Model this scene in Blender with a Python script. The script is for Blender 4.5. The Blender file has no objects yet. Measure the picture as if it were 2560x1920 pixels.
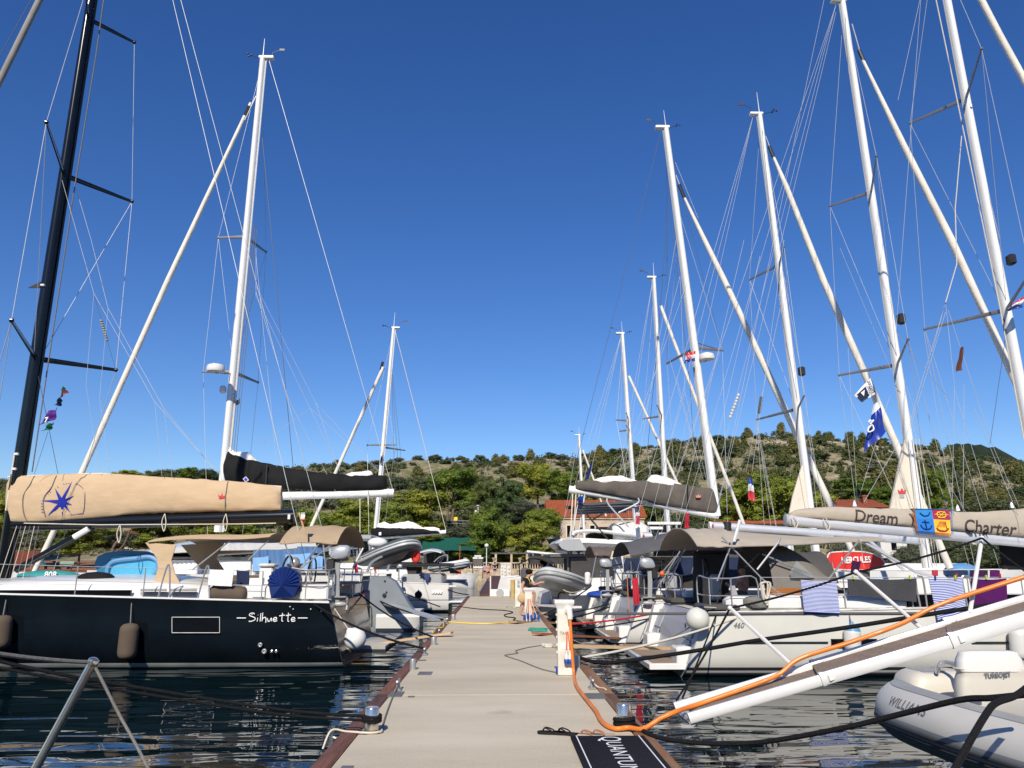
import bpy, bmesh, math, random
from mathutils import Vector, Matrix, noise
R = math.radians
sc = bpy.context.scene
COL = sc.collection
V = Vector
rnd = random.Random(7)
# ---------------------------------------------------------------- camera geometry
FPX, PITCH = 1923.0, R(13.17)
YAW = math.atan(38.5 * math.cos(PITCH) / FPX)
CAMP = V((0, 0, 2.15))
FW = V((math.sin(YAW) * math.cos(PITCH), math.cos(YAW) * math.cos(PITCH), math.sin(PITCH)))
RT = V((math.cos(YAW), -math.sin(YAW), 0))
UP = RT.cross(FW)
DECK = 0.55
def ray(px, py):
 return FW + RT * ((px - 1280) / FPX) + UP * ((960 - py) / FPX)
def P(px, py, Y):
 d = ray(px, py)
 return CAMP + d * (Y / d.y)
def PZ(px, py, z):
 d = ray(px, py)
 return CAMP + d * ((z - CAMP.z) / d.z)
def G(px, py, up=0.0):
 p = PZ(px, py, DECK)
 return V((p.x, p.y, DECK + up))
def lerp(a, b, t):
 return a + (b - a) * t
def interp(tab, x):
 if x <= tab[0][0]:
  return tab[0][1]
 for (x0, y0), (x1, y1) in zip(tab, tab[1:]):
  if x <= x1:
   return y0 + (y1 - y0) * (x - x0) / (x1 - x0)
 return tab[-1][1]
# ---------------------------------------------------------------- materials
MATS = {}
def new_mat(name):
 m = bpy.data.materials.new(name)
 m.use_nodes = True
 nt = m.node_tree
 b = nt.nodes['Principled BSDF']
 return m, nt, b
def mat(name, col, rough=0.5, metal=0.0, var=0.10, scale=2.5, bump=0.0, bscale=30.0, coat=0.0, detail=4.0, stretch=None, dirt=None):
 """plain procedural paint, cloth, metal: colour broken up by two noises, optional bump"""
 m, nt, b = new_mat(name)
 N, L = nt.nodes, nt.links
 tc = N.new('ShaderNodeTexCoord')
 src = tc.outputs['Object']
 if stretch:
  mp = N.new('ShaderNodeMapping')
  mp.inputs['Scale'].default_value = stretch
  L.new(src, mp.inputs[0])
  src = mp.outputs[0]
 n1 = N.new('ShaderNodeTexNoise')
 n1.inputs['Scale'].default_value = scale
 n1.inputs['Detail'].default_value = detail
 L.new(src, n1.inputs['Vector'])
 mx = N.new('ShaderNodeMix')
 mx.data_type = 'RGBA'
 c = V(col)
 lo = dirt if dirt else tuple(c * (1 - var))
 hi = tuple(V([min(1, k) for k in c * (1 + var)]))
 mx.inputs[6].default_value = (*lo, 1)
 mx.inputs[7].default_value = (*hi, 1)
 rp = N.new('ShaderNodeMapRange')
 rp.inputs['From Min'].default_value = 0.3
 rp.inputs['From Max'].default_value = 0.6 if dirt else 0.7
 L.new(n1.outputs['Fac'], rp.inputs['Value'])
 L.new(rp.outputs[0], mx.inputs[0])
 L.new(mx.outputs[2], b.inputs['Base Color'])
 b.inputs['Roughness'].default_value = rough
 if rough >= .8:
  b.inputs['Specular IOR Level'].default_value = 0.15
 b.inputs['Metallic'].default_value = metal
 b.inputs['Coat Weight'].default_value = coat
 b.inputs['Coat Roughness'].default_value = 0.05
 if bump:
  n2 = N.new('ShaderNodeTexNoise')
  n2.inputs['Scale'].default_value = bscale
  n2.inputs['Detail'].default_value = 3
  L.new(src, n2.inputs['Vector'])
  bp = N.new('ShaderNodeBump')
  bp.inputs['Strength'].default_value = bump
  bp.inputs['Distance'].default_value = 0.05
  L.new(n2.outputs['Fac'], bp.inputs['Height'])
  L.new(bp.outputs[0], b.inputs['Normal'])
 MATS[name] = m
 return m
def bands(name, stops, axis='z', rough=0.3, coat=0.0, uv=False, var=0.05, freq=0):
 """colour by constant bands along world z, or along uv"""
 m, nt, b = new_mat(name)
 N, L = nt.nodes, nt.links
 if uv:
  s = N.new('ShaderNodeTexCoord').outputs['UV']
 else:
  s = N.new('ShaderNodeNewGeometry').outputs['Position']
 sp = N.new('ShaderNodeSeparateXYZ')
 L.new(s, sp.inputs[0])
 val = sp.outputs['XYZ'.index(axis.upper())]
 if freq:
  mm = N.new('ShaderNodeMath'); mm.operation = 'MULTIPLY'; mm.inputs[1].default_value = freq
  L.new(val, mm.inputs[0])
  fr = N.new('ShaderNodeMath'); fr.operation = 'FRACT'
  L.new(mm.outputs[0], fr.inputs[0])
  val = fr.outputs[0]
 z0, z1 = (0, 1) if (uv or freq) else (-1.0, 3.0)
 mr = N.new('ShaderNodeMapRange')
 mr.inputs['From Min'].default_value = z0
 mr.inputs['From Max'].default_value = z1
 L.new(val, mr.inputs['Value'])
 cr = N.new('ShaderNodeValToRGB')
 cr.color_ramp.interpolation = 'CONSTANT'
 el = cr.color_ramp.elements
 while len(el) < len(stops):
  el.new(0.5)
 for e, (z, c) in zip(el, stops):
  e.position = max(0, min(1, (z - z0) / (z1 - z0)))
  e.color = (*c, 1)
 L.new(mr.outputs[0], cr.inputs[0])
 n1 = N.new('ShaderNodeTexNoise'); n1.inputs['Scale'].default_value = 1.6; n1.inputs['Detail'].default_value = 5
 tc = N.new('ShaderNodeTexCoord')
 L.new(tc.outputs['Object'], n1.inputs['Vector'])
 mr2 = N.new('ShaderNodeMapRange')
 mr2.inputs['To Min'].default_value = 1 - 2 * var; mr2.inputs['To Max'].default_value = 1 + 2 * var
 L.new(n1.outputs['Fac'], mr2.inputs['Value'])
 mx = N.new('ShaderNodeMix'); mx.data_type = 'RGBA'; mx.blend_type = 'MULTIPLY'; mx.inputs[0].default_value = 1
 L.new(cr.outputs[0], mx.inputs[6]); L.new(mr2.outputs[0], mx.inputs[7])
 L.new(mx.outputs[2], b.inputs['Base Color'])
 b.inputs['Roughness'].default_value = rough
 b.inputs['Coat Weight'].default_value = coat
 MATS[name] = m
 return m
white = mat('gelcoat_white', (0.72, 0.72, 0.70), 0.22, var=0.05, coat=0.2)
whiteold = mat('gelcoat_weathered', (0.64, 0.63, 0.60), 0.35, var=0.08, dirt=(.5, .48, .44), scale=4)
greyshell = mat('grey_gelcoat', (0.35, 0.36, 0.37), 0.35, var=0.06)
mastwhite = mat('white_painted_aluminium', (0.78, 0.78, 0.76), 0.28, var=0.05, coat=0.2, stretch=(1, 1, 0.15))
silver = mat('anodised_aluminium', (0.60, 0.62, 0.64), 0.32, metal=0.35, var=0.06)
spreadgrey = mat('grey_spreader_alloy', (0.20, 0.20, 0.21), 0.4, metal=0.4)
blackmast = mat('black_carbon', (0.005, 0.006, 0.007), 0.16, var=0.2)
steel = mat('stainless_steel', (0.50, 0.50, 0.49), 0.24, metal=0.6, var=0.12)
polished = mat('polished_steel', (0.68, 0.62, 0.54), 0.13, metal=0.92, var=0.1)
steelworn = mat('brushed_steel', (0.36, 0.36, 0.35), 0.4, metal=0.5, var=0.15, scale=8)
blackplastic = mat('black_plastic', (0.015, 0.015, 0.016), 0.45, var=0.2)
rubberblack = mat('black_rubber', (0.02, 0.02, 0.021), 0.7, var=0.2)
darkglass = mat('smoked_glass', (0.004, 0.0045, 0.006), 0.07, var=0.1); darkglass.node_tree.nodes['Principled BSDF'].inputs['Specular IOR Level'].default_value = .3
tan = mat('tan_canvas', (0.52, 0.385, 0.245), 0.85, var=0.05, bump=0.5, bscale=2.2, stretch=(1, 1, 2.2))
tanbim = mat('tan_bimini_canvas', (0.40, 0.30, 0.195), 0.9, var=0.06, bump=0.2, bscale=8)
blackcanvas = mat('black_canvas', (0.013, 0.013, 0.014), 0.85, var=0.2, bump=0.3, bscale=7)
taupe = mat('taupe_canvas', (0.105, 0.092, 0.080), 0.85, var=0.12, bump=0.4, bscale=5)
greige = mat('greige_canvas', (0.40, 0.35, 0.285), 0.85, var=0.07, bump=0.3, bscale=5)
greybim = mat('grey_canvas', (0.10, 0.10, 0.105), 0.9, var=0.1, bump=0.2, bscale=6)
greypanel = mat('dark_grey_screen_cloth', (0.075, 0.073, 0.07), 0.9, var=0.1, bump=0.1)
sailcloth = mat('white_sailcloth', (0.80, 0.79, 0.76), 0.7, var=0.04, bump=0.3, bscale=4)
furled = mat('furled_sailcloth', (0.72, 0.68, 0.60), 0.7, var=0.10, bump=0.5, bscale=5, stretch=(1, 1, 0.5))
creamcloth = mat('cream_sailcloth', (0.66, 0.60, 0.50), 0.8, var=0.05)
brownfender = mat('brown_fender_cloth', (0.115, 0.088, 0.066), 0.95, var=0.1, bump=0.2, bscale=60)
ballwhite = mat('white_vinyl', (0.72, 0.72, 0.68), 0.35, var=0.05)
vinylgrey = mat('pale_grey_hypalon', (0.48, 0.50, 0.51), 0.45, var=0.06)
vinylmid = mat('mid_grey_hypalon', (0.27, 0.28, 0.28), 0.5, var=0.08)
vinyldark = mat('slate_grey_hypalon', (0.075, 0.09, 0.095), 0.5, var=0.1)
vinylstripe = mat('grey_rub_strake', (0.13, 0.14, 0.15), 0.6, var=0.1)
ropeblack = mat('black_rope', (0.012, 0.012, 0.013), 0.8, var=0.3, scale=60, bump=0.5, bscale=90)
ropewhite = mat('white_rope', (0.60, 0.56, 0.47), 0.85, var=0.15, scale=50)
ropegrey = mat('grey_rope', (0.17, 0.165, 0.155), 0.85, var=0.2, scale=50)
ropered = mat('red_rope', (0.42, 0.02, 0.03), 0.8, var=0.15, scale=40)
ropegreen = mat('green_rope', (0.05, 0.28, 0.20), 0.8, var=0.2, scale=40)
yellowhose = mat('yellow_hose', (0.72, 0.52, 0.06), 0.5, var=0.1)
orangehose = mat('orange_hose', (0.72, 0.20, 0.025), 0.42, var=0.1)
wirew = mat('bright_rigging_wire', (0.46, 0.47, 0.48), 0.45, metal=0.2, var=0.1)
wired = mat('dark_rigging_wire', (0.06, 0.065, 0.075), 0.5, var=0.1)
teak = mat('weathered_teak', (0.28, 0.215, 0.16), 0.8, var=0.15, scale=3, stretch=(1, 12, 1), bump=0.2, bscale=30)
plank = mat('pale_pine_plank', (0.52, 0.36, 0.21), 0.7, var=0.15, scale=4, stretch=(1, 8, 8))
plankred = mat('varnished_plank', (0.30, 0.11, 0.055), 0.55, var=0.2, scale=4, stretch=(1, 8, 8))
varnish = mat('varnished_wood', (0.32, 0.12, 0.03), 0.3, var=0.15, stretch=(0.5, 5, 8))
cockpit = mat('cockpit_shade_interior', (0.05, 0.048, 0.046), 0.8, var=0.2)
bluecloth = mat('pale_blue_cotton', (0.22, 0.42, 0.72), 0.9, var=0.08, bump=0.3, bscale=9)
darkbluevinyl = mat('blue_vinyl_cover', (0.010, 0.028, 0.15), 0.3, var=0.15)
navycloth = mat('navy_cloth', (0.02, 0.03, 0.07), 0.9, var=0.2)
redcloth = mat('red_cloth', (0.45, 0.03, 0.05), 0.9, var=0.12)
purplecloth = mat('purple_terry', (0.085, 0.012, 0.10), 0.95, var=0.12, bump=0.5, bscale=80)
charcoalcloth = mat('charcoal_terry', (0.062, 0.062, 0.068), 0.95, var=0.12, bump=0.5, bscale=80)
whitecloth = mat('white_terry', (0.72, 0.70, 0.70), 0.95, var=0.05, bump=0.3, bscale=40)
skin = mat('warm_skin', (0.48, 0.25, 0.165), 0.55, var=0.06)  # one even skin tone for all figures
hairdark = mat('dark_hair', (0.010, 0.008, 0.007), 0.9, var=0.3, scale=40)
orange = mat('orange_plastic', (0.75, 0.13, 0.02), 0.45, var=0.1)
redpl = mat('red_plastic', (0.60, 0.035, 0.025), 0.4, var=0.1)
bluepl = mat('blue_plug_plastic', (0.01, 0.06, 0.32), 0.4, var=0.1)
navypl = mat('navy_plastic', (0.01, 0.015, 0.05), 0.4, var=0.1)
whiteprint = mat('white_lettering', (0.82, 0.82, 0.80), 0.5, var=0.02)
blueprint = mat('blue_print', (0.02, 0.045, 0.55), 0.6, var=0.06)
darkprint = mat('dark_brown_lettering', (0.045, 0.028, 0.026), 0.7, var=0.1)
greyprint = mat('grey_lettering', (0.12, 0.125, 0.14), 0.5, var=0.05)
redprint = mat('red_print', (0.55, 0.05, 0.06), 0.6, var=0.05)
yellowpl = mat('lime_peg_plastic', (0.55, 0.70, 0.05), 0.4, var=0.05)
soil = mat('brown_soil', (0.24, 0.13, 0.075), 0.95, var=0.25, scale=0.8)
stone = mat('honey_stone', (0.44, 0.36, 0.26), 0.9, var=0.25, scale=1.5, bump=0.5, bscale=6)
paintcream = mat('cream_painted_metal', (0.66, 0.63, 0.56), 0.45, var=0.06, dirt=(0.54, 0.49, 0.40), scale=5)
# ---------------------------------------------------------------- mesh builder
def frames(pts):
 out, n = [], None
 for i, p in enumerate(pts):
  a = pts[max(i - 1, 0)]; b = pts[min(i + 1, len(pts) - 1)]
  t = (b - a)
  t = t.normalized() if t.length > 1e-9 else V((0, 0, 1))
  if n is None:
   ref = V((0, 0, 1)) if abs(t.z) < 0.9 else V((0, 1, 0))
   n = (ref - t * ref.dot(t)).normalized()
  else:
   n = n - t * n.dot(t)
   n = n.normalized() if n.length > 1e-6 else V((1, 0, 0))
  out.append((t, n, t.cross(n)))
 return out
class MB:
 def __init__(self):
  self.v, self.f, self.uv = [], [], {}
 def add(self, vs, fs):
  o = len(self.v)
  self.v += [V(p) for p in vs]
  self.f += [tuple(i + o for i in f) for f in fs]
  return self
 def box(self, c, s, rot=None, bev=0.0):
  c = V(c)
  hx, hy, hz = s[0] / 2, s[1] / 2, s[2] / 2
  if bev:
   b = min(bev, hx * .9, hy * .9, hz * .9)
   rings = []
   for z, i in ((-hz, b), (-hz + b, 0), (hz - b, 0), (hz, b)):
    x, y = hx - i, hy - i
    k = b * 0.6
    rings.append([V(q) for q in ((-x + k, -y, z), (x - k, -y, z), (x, -y + k, z), (x, y - k, z), (x - k, y, z), (-x + k, y, z), (-x, y - k, z), (-x, -y + k, z))])
   if rot:
    rings = [[rot @ q for q in r] for r in rings]
   return self.loft([[c + q for q in r] for r in rings])
  q = [V((x, y, z)) for z in (-hz, hz) for x, y in ((-hx, -hy), (hx, -hy), (hx, hy), (-hx, hy))]
  if rot:
   q = [rot @ p for p in q]
  return self.add([c + p for p in q], [(3, 2, 1, 0), (4, 5, 6, 7), (0, 1, 5, 4), (1, 2, 6, 5), (2, 3, 7, 6), (3, 0, 4, 7)])
 def beam(self, a, b, w, h, up=V((0, 0, 1))):
  a, b = V(a), V(b)
  t = (b - a).normalized()
  s = t.cross(up).normalized()
  u = s.cross(t)
  q = []
  for p in (a, b):
   q += [p - s * w / 2 - u * h / 2, p + s * w / 2 - u * h / 2, p + s * w / 2 + u * h / 2, p - s * w / 2 + u * h / 2]
  return self.add(q, [(3, 2, 1, 0), (4, 5, 6, 7), (0, 1, 5, 4), (1, 2, 6, 5), (2, 3, 7, 6), (3, 0, 4, 7)])
 def loft(self, rings, closed=True, caps=True):
  n = len(rings[0])
  o = len(self.v)
  for r in rings:
   self.v += [V(p) for p in r]
  m = n if closed else n - 1
  for i in range(len(rings) - 1):
   for j in range(m):
    a = o + i * n + j; b = o + i * n + (j + 1) % n
    self.f.append((a, b, b + n, a + n))
  if caps:
   self.f.append(tuple(o + j for j in reversed(range(n))))
   self.f.append(tuple(o + (len(rings) - 1) * n + j for j in range(n)))
  return self
 def tube(self, pts, r, n=8, caps=True, sq=1.0):
  pts = [V(p) for p in pts]
  rs = r if isinstance(r, (list, tuple)) else [r] * len(pts)
  rings = []
  for p, rr, (t, a, b) in zip(pts, rs, frames(pts)):
   rings.append([p + a * (rr * math.cos(2 * math.pi * k / n)) + b * (rr * sq * math.sin(2 * math.pi * k / n)) for k in range(n)])
  return self.loft(rings, True, caps)
 def lathe(self, c, prof, n=16, axis=V((0, 0, 1))):
  c, axis = V(c), V(axis).normalized()
  ref = V((1, 0, 0)) if abs(axis.x) < .9 else V((0, 1, 0))
  a = (ref - axis * ref.dot(axis)).normalized(); b = axis.cross(a)
  rings = [[c + axis * z + a * (r * math.cos(2 * math.pi * k / n)) + b * (r * math.sin(2 * math.pi * k / n)) for k in range(n)] for r, z in prof]
  return self.loft(rings)
 def ball(self, c, r, nu=14, nv=9, rot=None):
  if not isinstance(r, (tuple, list)):
   r = (r, r, r)
  c = V(c)
  rings = []
  for i in range(nv + 1):
   th = -math.pi / 2 + math.pi * (0.02 + 0.96 * i / nv)
   ring = []
   for k in range(nu):
    ph = 2 * math.pi * k / nu
    q = V((r[0] * math.cos(th) * math.cos(ph), r[1] * math.cos(th) * math.sin(ph), r[2] * math.sin(th)))
    ring.append(c + (rot @ q if rot else q))
   rings.append(ring)
  return self.loft(rings)
 def prism(self, poly, vec):
  poly = [V(p) for p in poly]; vec = V(vec); n = len(poly)
  fs = [tuple(range(n))[::-1], tuple(range(n, 2 * n))] + [(i, (i + 1) % n, n + (i + 1) % n, n + i) for i in range(n)]
  return self.add(poly + [p + vec for p in poly], fs)
 def sheet(self, fn, nu, nv, th=0.012):
  g = [[V(fn(i / nu, j / nv)) for j in range(nv + 1)] for i in range(nu + 1)]
  nn = [[None] * (nv + 1) for _ in range(nu + 1)]
  for i in range(nu + 1):
   for j in range(nv + 1):
    du = g[min(i + 1, nu)][j] - g[max(i - 1, 0)][j]
    dv = g[i][min(j + 1, nv)] - g[i][max(j - 1, 0)]
    k = du.cross(dv)
    nn[i][j] = k.normalized() if k.length > 1e-9 else V((0, 0, 1))
  o = len(self.v); w = nv + 1; tot = (nu + 1) * w
  for i in range(nu + 1):
   for j in range(w):
    self.v.append(g[i][j] + nn[i][j] * th / 2)
  for i in range(nu + 1):
   for j in range(w):
    self.v.append(g[i][j] - nn[i][j] * th / 2)
  for s in (0, 1):
   for i in range(nu + 1):
    for j in range(w):
     self.uv[o + s * tot + i * w + j] = (i / nu, j / nv)
  I = lambda i, j, s=0: o + s * tot + i * w + j
  for i in range(nu):
   for j in range(nv):
    self.f.append((I(i, j), I(i + 1, j), I(i + 1, j + 1), I(i, j + 1)))
    self.f.append((I(i, j, 1), I(i, j + 1, 1), I(i + 1, j + 1, 1), I(i + 1, j, 1)))
  for i in range(nu):
   self.f.append((I(i, 0), I(i, 0, 1), I(i + 1, 0, 1), I(i + 1, 0)))
   self.f.append((I(i, nv), I(i + 1, nv), I(i + 1, nv, 1), I(i, nv, 1)))
  for j in range(nv):
   self.f.append((I(0, j), I(0, j + 1), I(0, j + 1, 1), I(0, j, 1)))
   self.f.append((I(nu, j), I(nu, j, 1), I(nu, j + 1, 1), I(nu, j + 1)))
  return self
 def mesh(self, name, m, base, smooth=40):
  me = bpy.data.meshes.new(name)
  me.from_pydata([p - base for p in self.v], [], self.f)
  if self.uv:
   lay = me.uv_layers.new(name='UVMap')
   for lp in me.loops:
    lay.data[lp.index].uv = self.uv.get(lp.vertex_index, (0, 0))
  if smooth:
   me.polygons.foreach_set('use_smooth', [True] * len(me.polygons))
   me.set_sharp_from_angle(angle=R(smooth))
  for k in (m if isinstance(m, (list, tuple)) else [m]):
   me.materials.append(k)
  me.update()
  return me
 def part(self, name, m, parent, smooth=40, label=None):
  r = parent
  while r.parent:
   r = r.parent
  o = bpy.data.objects.new(name, self.mesh(name, m, r.location, smooth))
  COL.objects.link(o)
  o.parent = parent
  if label:
   o['label'] = label
  return o
 def top(self, name, m, label, cat, group=None, smooth=40, kind=None):
  xs = [p.x for p in self.v]; ys = [p.y for p in self.v]; zs = [p.z for p in self.v]
  base = V(((min(xs) + max(xs)) / 2, (min(ys) + max(ys)) / 2, min(zs)))
  o = bpy.data.objects.new(name, self.mesh(name, m, base, smooth))
  o.location = base
  COL.objects.link(o)
  if kind:
   o['kind'] = kind
  return tag(o, label, cat, group)
def tag(o, label, cat=None, group=None):
 o['label'] = label
 if cat:
  o['category'] = cat
 if group:
  o['group'] = group
 return o
def thing(name, label, cat, loc, group=None):
 o = bpy.data.objects.new(name, None)
 o.empty_display_size = 0.2
 COL.objects.link(o)
 o.location = V(loc)
 return tag(o, label, cat, group)
def copy_tree(o, parent=None):
 c = o.copy(); COL.objects.link(c)
 if parent:
  c.parent = parent
 for ch in [k for k in bpy.data.objects if k.parent == o]:
  copy_tree(ch, c)
 return c
def line(root, name, pts, r, m, n=5):
 if m in (wirew, wired):
  r *= .62
 return MB().tube(pts, r, n).part(name, m, root)
def sagpath(a, b, sag, n=14):
 a, b = V(a), V(b)
 return [lerp(a, b, i / n) - V((0, 0, sag * 4 * (i / n) * (1 - i / n))) for i in range(n + 1)]
def smoothpath(pts, k=6):
 pts = [V(p) for p in pts]
 out = []
 for i in range(len(pts) - 1):
  p0 = pts[max(i - 1, 0)]; p1 = pts[i]; p2 = pts[i + 1]; p3 = pts[min(i + 2, len(pts) - 1)]
  for j in range(k):
   t = j / k
   out.append(0.5 * ((2 * p1) + (p2 - p0) * t + (2 * p0 - 5 * p1 + 4 * p2 - p3) * t * t + (3 * p1 - p0 - 3 * p2 + p3) * t ** 3))
 out.append(pts[-1])
 return out
def text_mesh(body, fn, size=1.0, shear=0.0, bold=0.0, spacing=1.0, depth=0.0):
 cu = bpy.data.curves.new('lettering', 'FONT')
 cu.body = body; cu.size = size; cu.shear = shear; cu.offset = bold; cu.space_character = spacing
 cu.resolution_u = 3
 ob = bpy.data.objects.new('lettering', cu)
 COL.objects.link(ob)
 dg = bpy.context.evaluated_depsgraph_get(); dg.update()
 me = bpy.data.meshes.new_from_object(ob.evaluated_get(dg))
 bm = bmesh.new(); bm.from_mesh(me)
 for k in range(1, 12):
  bmesh.ops.bisect_plane(bm, geom=bm.verts[:] + bm.edges[:] + bm.faces[:], plane_co=(0, -.2 + k * .085 * size, 0), plane_no=(0, 1, 0))
 bm.to_mesh(me); bm.free()
 mb = MB()
 mb.add([fn(v.co.x, v.co.y) for v in me.vertices], [tuple(p.vertices) for p in me.polygons])
 w = max((v.co.x for v in me.vertices), default=0)
 bpy.data.objects.remove(ob); bpy.data.curves.remove(cu); bpy.data.meshes.remove(me)
 return mb, w
from mathutils.bvhtree import BVHTree
def drape(mb, obj, gap=.013):
 """lay the builder's points on the near face of a cover"""
 r = obj
 while r.parent:
  r = r.parent
 t = BVHTree.FromPolygons([v.co + r.location for v in obj.data.vertices], [tuple(p.vertices) for p in obj.data.polygons])
 for i, p in enumerate(mb.v):
  h = t.ray_cast(V((p.x, p.y - 2, p.z)), V((0, 1, 0)))[0]
  if h and abs(h.y - p.y) < .5:
   mb.v[i] = V((p.x, h.y - gap, p.z))
 return mb
def text_part(body, o, ux, uy, width, parent, m, name='lettering', shear=0.0, bold=0.0, height=None, spacing=1.0, on=None):
 """flat lettering: width in metres along ux, capital height along uy"""
 o, ux, uy = V(o), V(ux).normalized(), V(uy).normalized()
 mb, w = text_mesh(body, lambda x, y: V((x, y, 0)), 1.0, shear, bold, spacing)
 k = width / w
 ky = (height / 0.7) if height else k
 mb.v = [o + ux * (p.x * k) + uy * (p.y * ky) for p in mb.v]
 if on:
  drape(mb, on)
 return mb.part(name, m, parent, smooth=0)
def strokes(paths, r, name, m, parent, n=5, on=None):
 mb = MB()
 if on:
  q = []
  for p in paths:
   k = MB(); k.v = smoothpath(p, 4) if len(p) < 6 else [V(x) for x in p]; drape(k, on); q.append(k.v)
  paths = q
 for p in paths:
  mb.tube(p, r, n)
 return mb.part(name, m, parent)
# ================================================================ world, sun, camera
SUN_AZ, SUN_EL = R(10), R(37)
w = bpy.data.worlds.new('World'); sc.world = w; w.use_nodes = True
nt = w.node_tree
sky = nt.nodes.new('ShaderNodeTexSky')
sky.sky_type = 'NISHITA'; sky.sun_disc = False
sky.sun_elevation = SUN_EL; sky.sun_rotation = math.pi + SUN_AZ
sky.air_density = 1.0; sky.dust_density = 0.2; sky.ozone_density = 5.0; sky.altitude = 0
bg = nt.nodes['Background']
hs_ = nt.nodes.new('ShaderNodeHueSaturation'); hs_.inputs['Saturation'].default_value = 1.22; hs_.inputs['Hue'].default_value = 0.513
nt.links.new(sky.outputs[0], hs_.inputs['Color']); nt.links.new(hs_.outputs[0], bg.inputs[0]); bg.inputs[1].default_value = 0.098
sl = bpy.data.lights.new('sun', 'SUN'); sl.energy = 4.3; sl.angle = R(0.53); sl.color = (1, 0.91, 0.77)
so = bpy.data.objects.new('sun', sl); COL.objects.link(so)
tosun = V((-math.sin(SUN_AZ) * math.cos(SUN_EL), -math.cos(SUN_AZ) * math.cos(SUN_EL), math.sin(SUN_EL)))
so.rotation_euler = (-tosun).to_track_quat('-Z', 'Y').to_euler(); so.location = (-5, -10, 30)
cd = bpy.data.cameras.new('camera'); cam = bpy.data.objects.new('camera', cd); COL.objects.link(cam)
cam.location = CAMP; cam.rotation_euler = (math.pi / 2 + PITCH, 0, -YAW)
cd.sensor_width = 36; cd.lens = FPX / 2560 * 36; cd.clip_end = 3000; cd.clip_start = 0.05
sc.camera = cam
sc.view_settings.view_transform = 'Standard'; sc.view_settings.look = 'None'
sc.view_settings.exposure = 0.33; sc.view_settings.gamma = 1
sc.cycles.use_denoising = True
sc.cycles.max_bounces = 7; sc.cycles.diffuse_bounces = 3; sc.cycles.glossy_bounces = 4
sc.cycles.caustics_reflective = False; sc.cycles.caustics_refractive = False
sc.cycles.sample_clamp_indirect = 6
# ================================================================ water
m, nt, b = new_mat('harbour_water')
N, L = nt.nodes, nt.links
b.inputs['Base Color'].default_value = (0.002, 0.010, 0.013, 1)
b.inputs['Roughness'].default_value = 0.01
b.inputs['IOR'].default_value = 1.55
geo = N.new('ShaderNodeNewGeometry')
hs = []
for scl, rot, st, amp, det in ((0.62, 0.10, (0.42, 1.4, 1), 0.068, 0.6), (1.7, -0.14, (0.42, 1.5, 1), 0.021, 0.8), (5.0, 0.3, (0.6, 1.4, 1), 0.0007, 1.0)):
 mp = N.new('ShaderNodeMapping'); mp.inputs['Rotation'].default_value = (0, 0, rot); mp.inputs['Scale'].default_value = st
 L.new(geo.outputs['Position'], mp.inputs[0])
 no = N.new('ShaderNodeTexNoise'); no.inputs['Scale'].default_value = scl; no.inputs['Detail'].default_value = det
 no.inputs['Distortion'].default_value = 0.6
 L.new(mp.outputs[0], no.inputs['Vector'])
 mu = N.new('ShaderNodeMath'); mu.operation = 'MULTIPLY'; mu.inputs[1].default_value = amp
 L.new(no.outputs['Fac'], mu.inputs[0]); hs.append(mu.outputs[0])
a1 = N.new('ShaderNodeMath'); L.new(hs[0], a1.inputs[0]); L.new(hs[1], a1.inputs[1])
a2 = N.new('ShaderNodeMath'); L.new(a1.outputs[0], a2.inputs[0]); L.new(hs[2], a2.inputs[1])
bp = N.new('ShaderNodeBump'); bp.inputs['Distance'].default_value = 1.0; bp.inputs['Strength'].default_value = 1.0
L.new(a2.outputs[0], bp.inputs['Height']); L.new(bp.outputs[0], b.inputs['Normal'])
mb = MB(); mb.add([(-260, -150, 0), (260, -150, 0), (260, 108, 0), (-260, 108, 0)], [(0, 1, 2, 3)])
wat = mb.top('water', m, 'dark rippled harbour water between the moored yachts', 'water', kind='structure', smooth=0)
# ================================================================ pier
m, nt, b = new_mat('pale_concrete')
N, L = nt.nodes, nt.links
geo = N.new('ShaderNodeNewGeometry')
def nz(scale, detail, st=(1, 1, 1)):
 mp = N.new('ShaderNodeMapping'); mp.inputs['Scale'].default_value = st
 L.new(geo.outputs['Position'], mp.inputs[0])
 n = N.new('ShaderNodeTexNoise'); n.inputs['Scale'].default_value = scale; n.inputs['Detail'].default_value = detail
 L.new(mp.outputs[0], n.inputs['Vector']); return n.outputs['Fac']
big = nz(0.7, 5, (0.6, 1.8, 1)); fine = nz(55, 3); brush = nz(9, 3, (0.25, 6, 1))
cr = N.new('ShaderNodeValToRGB')
cr.color_ramp.elements[0].position = 0.28; cr.color_ramp.elements[0].color = (0.43, 0.375, 0.275, 1)
cr.color_ramp.elements[1].position = 0.72; cr.color_ramp.elements[1].color = (0.57, 0.505, 0.385, 1)
sm = N.new('ShaderNodeMath'); sm.operation = 'MULTIPLY_ADD'; sm.inputs[1].default_value = 0.55
L.new(fine, sm.inputs[0]); 
s2 = N.new('ShaderNodeMath'); s2.operation = 'MULTIPLY_ADD'; s2.inputs[1].default_value = 0.25; s2.inputs[2].default_value = -0.40
L.new(brush, s2.inputs[0]); L.new(s2.outputs[0], sm.inputs[2])
s3 = N.new('ShaderNodeMath'); L.new(sm.outputs[0], s3.inputs[0]); L.new(big, s3.inputs[1])
L.new(s3.outputs[0], cr.inputs[0])
vo = N.new('ShaderNodeTexVoronoi'); vo.inputs['Scale'].default_value = 0.9; L.new(geo.outputs['Position'], vo.inputs['Vector'])
wob = nz(6, 4)
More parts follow.
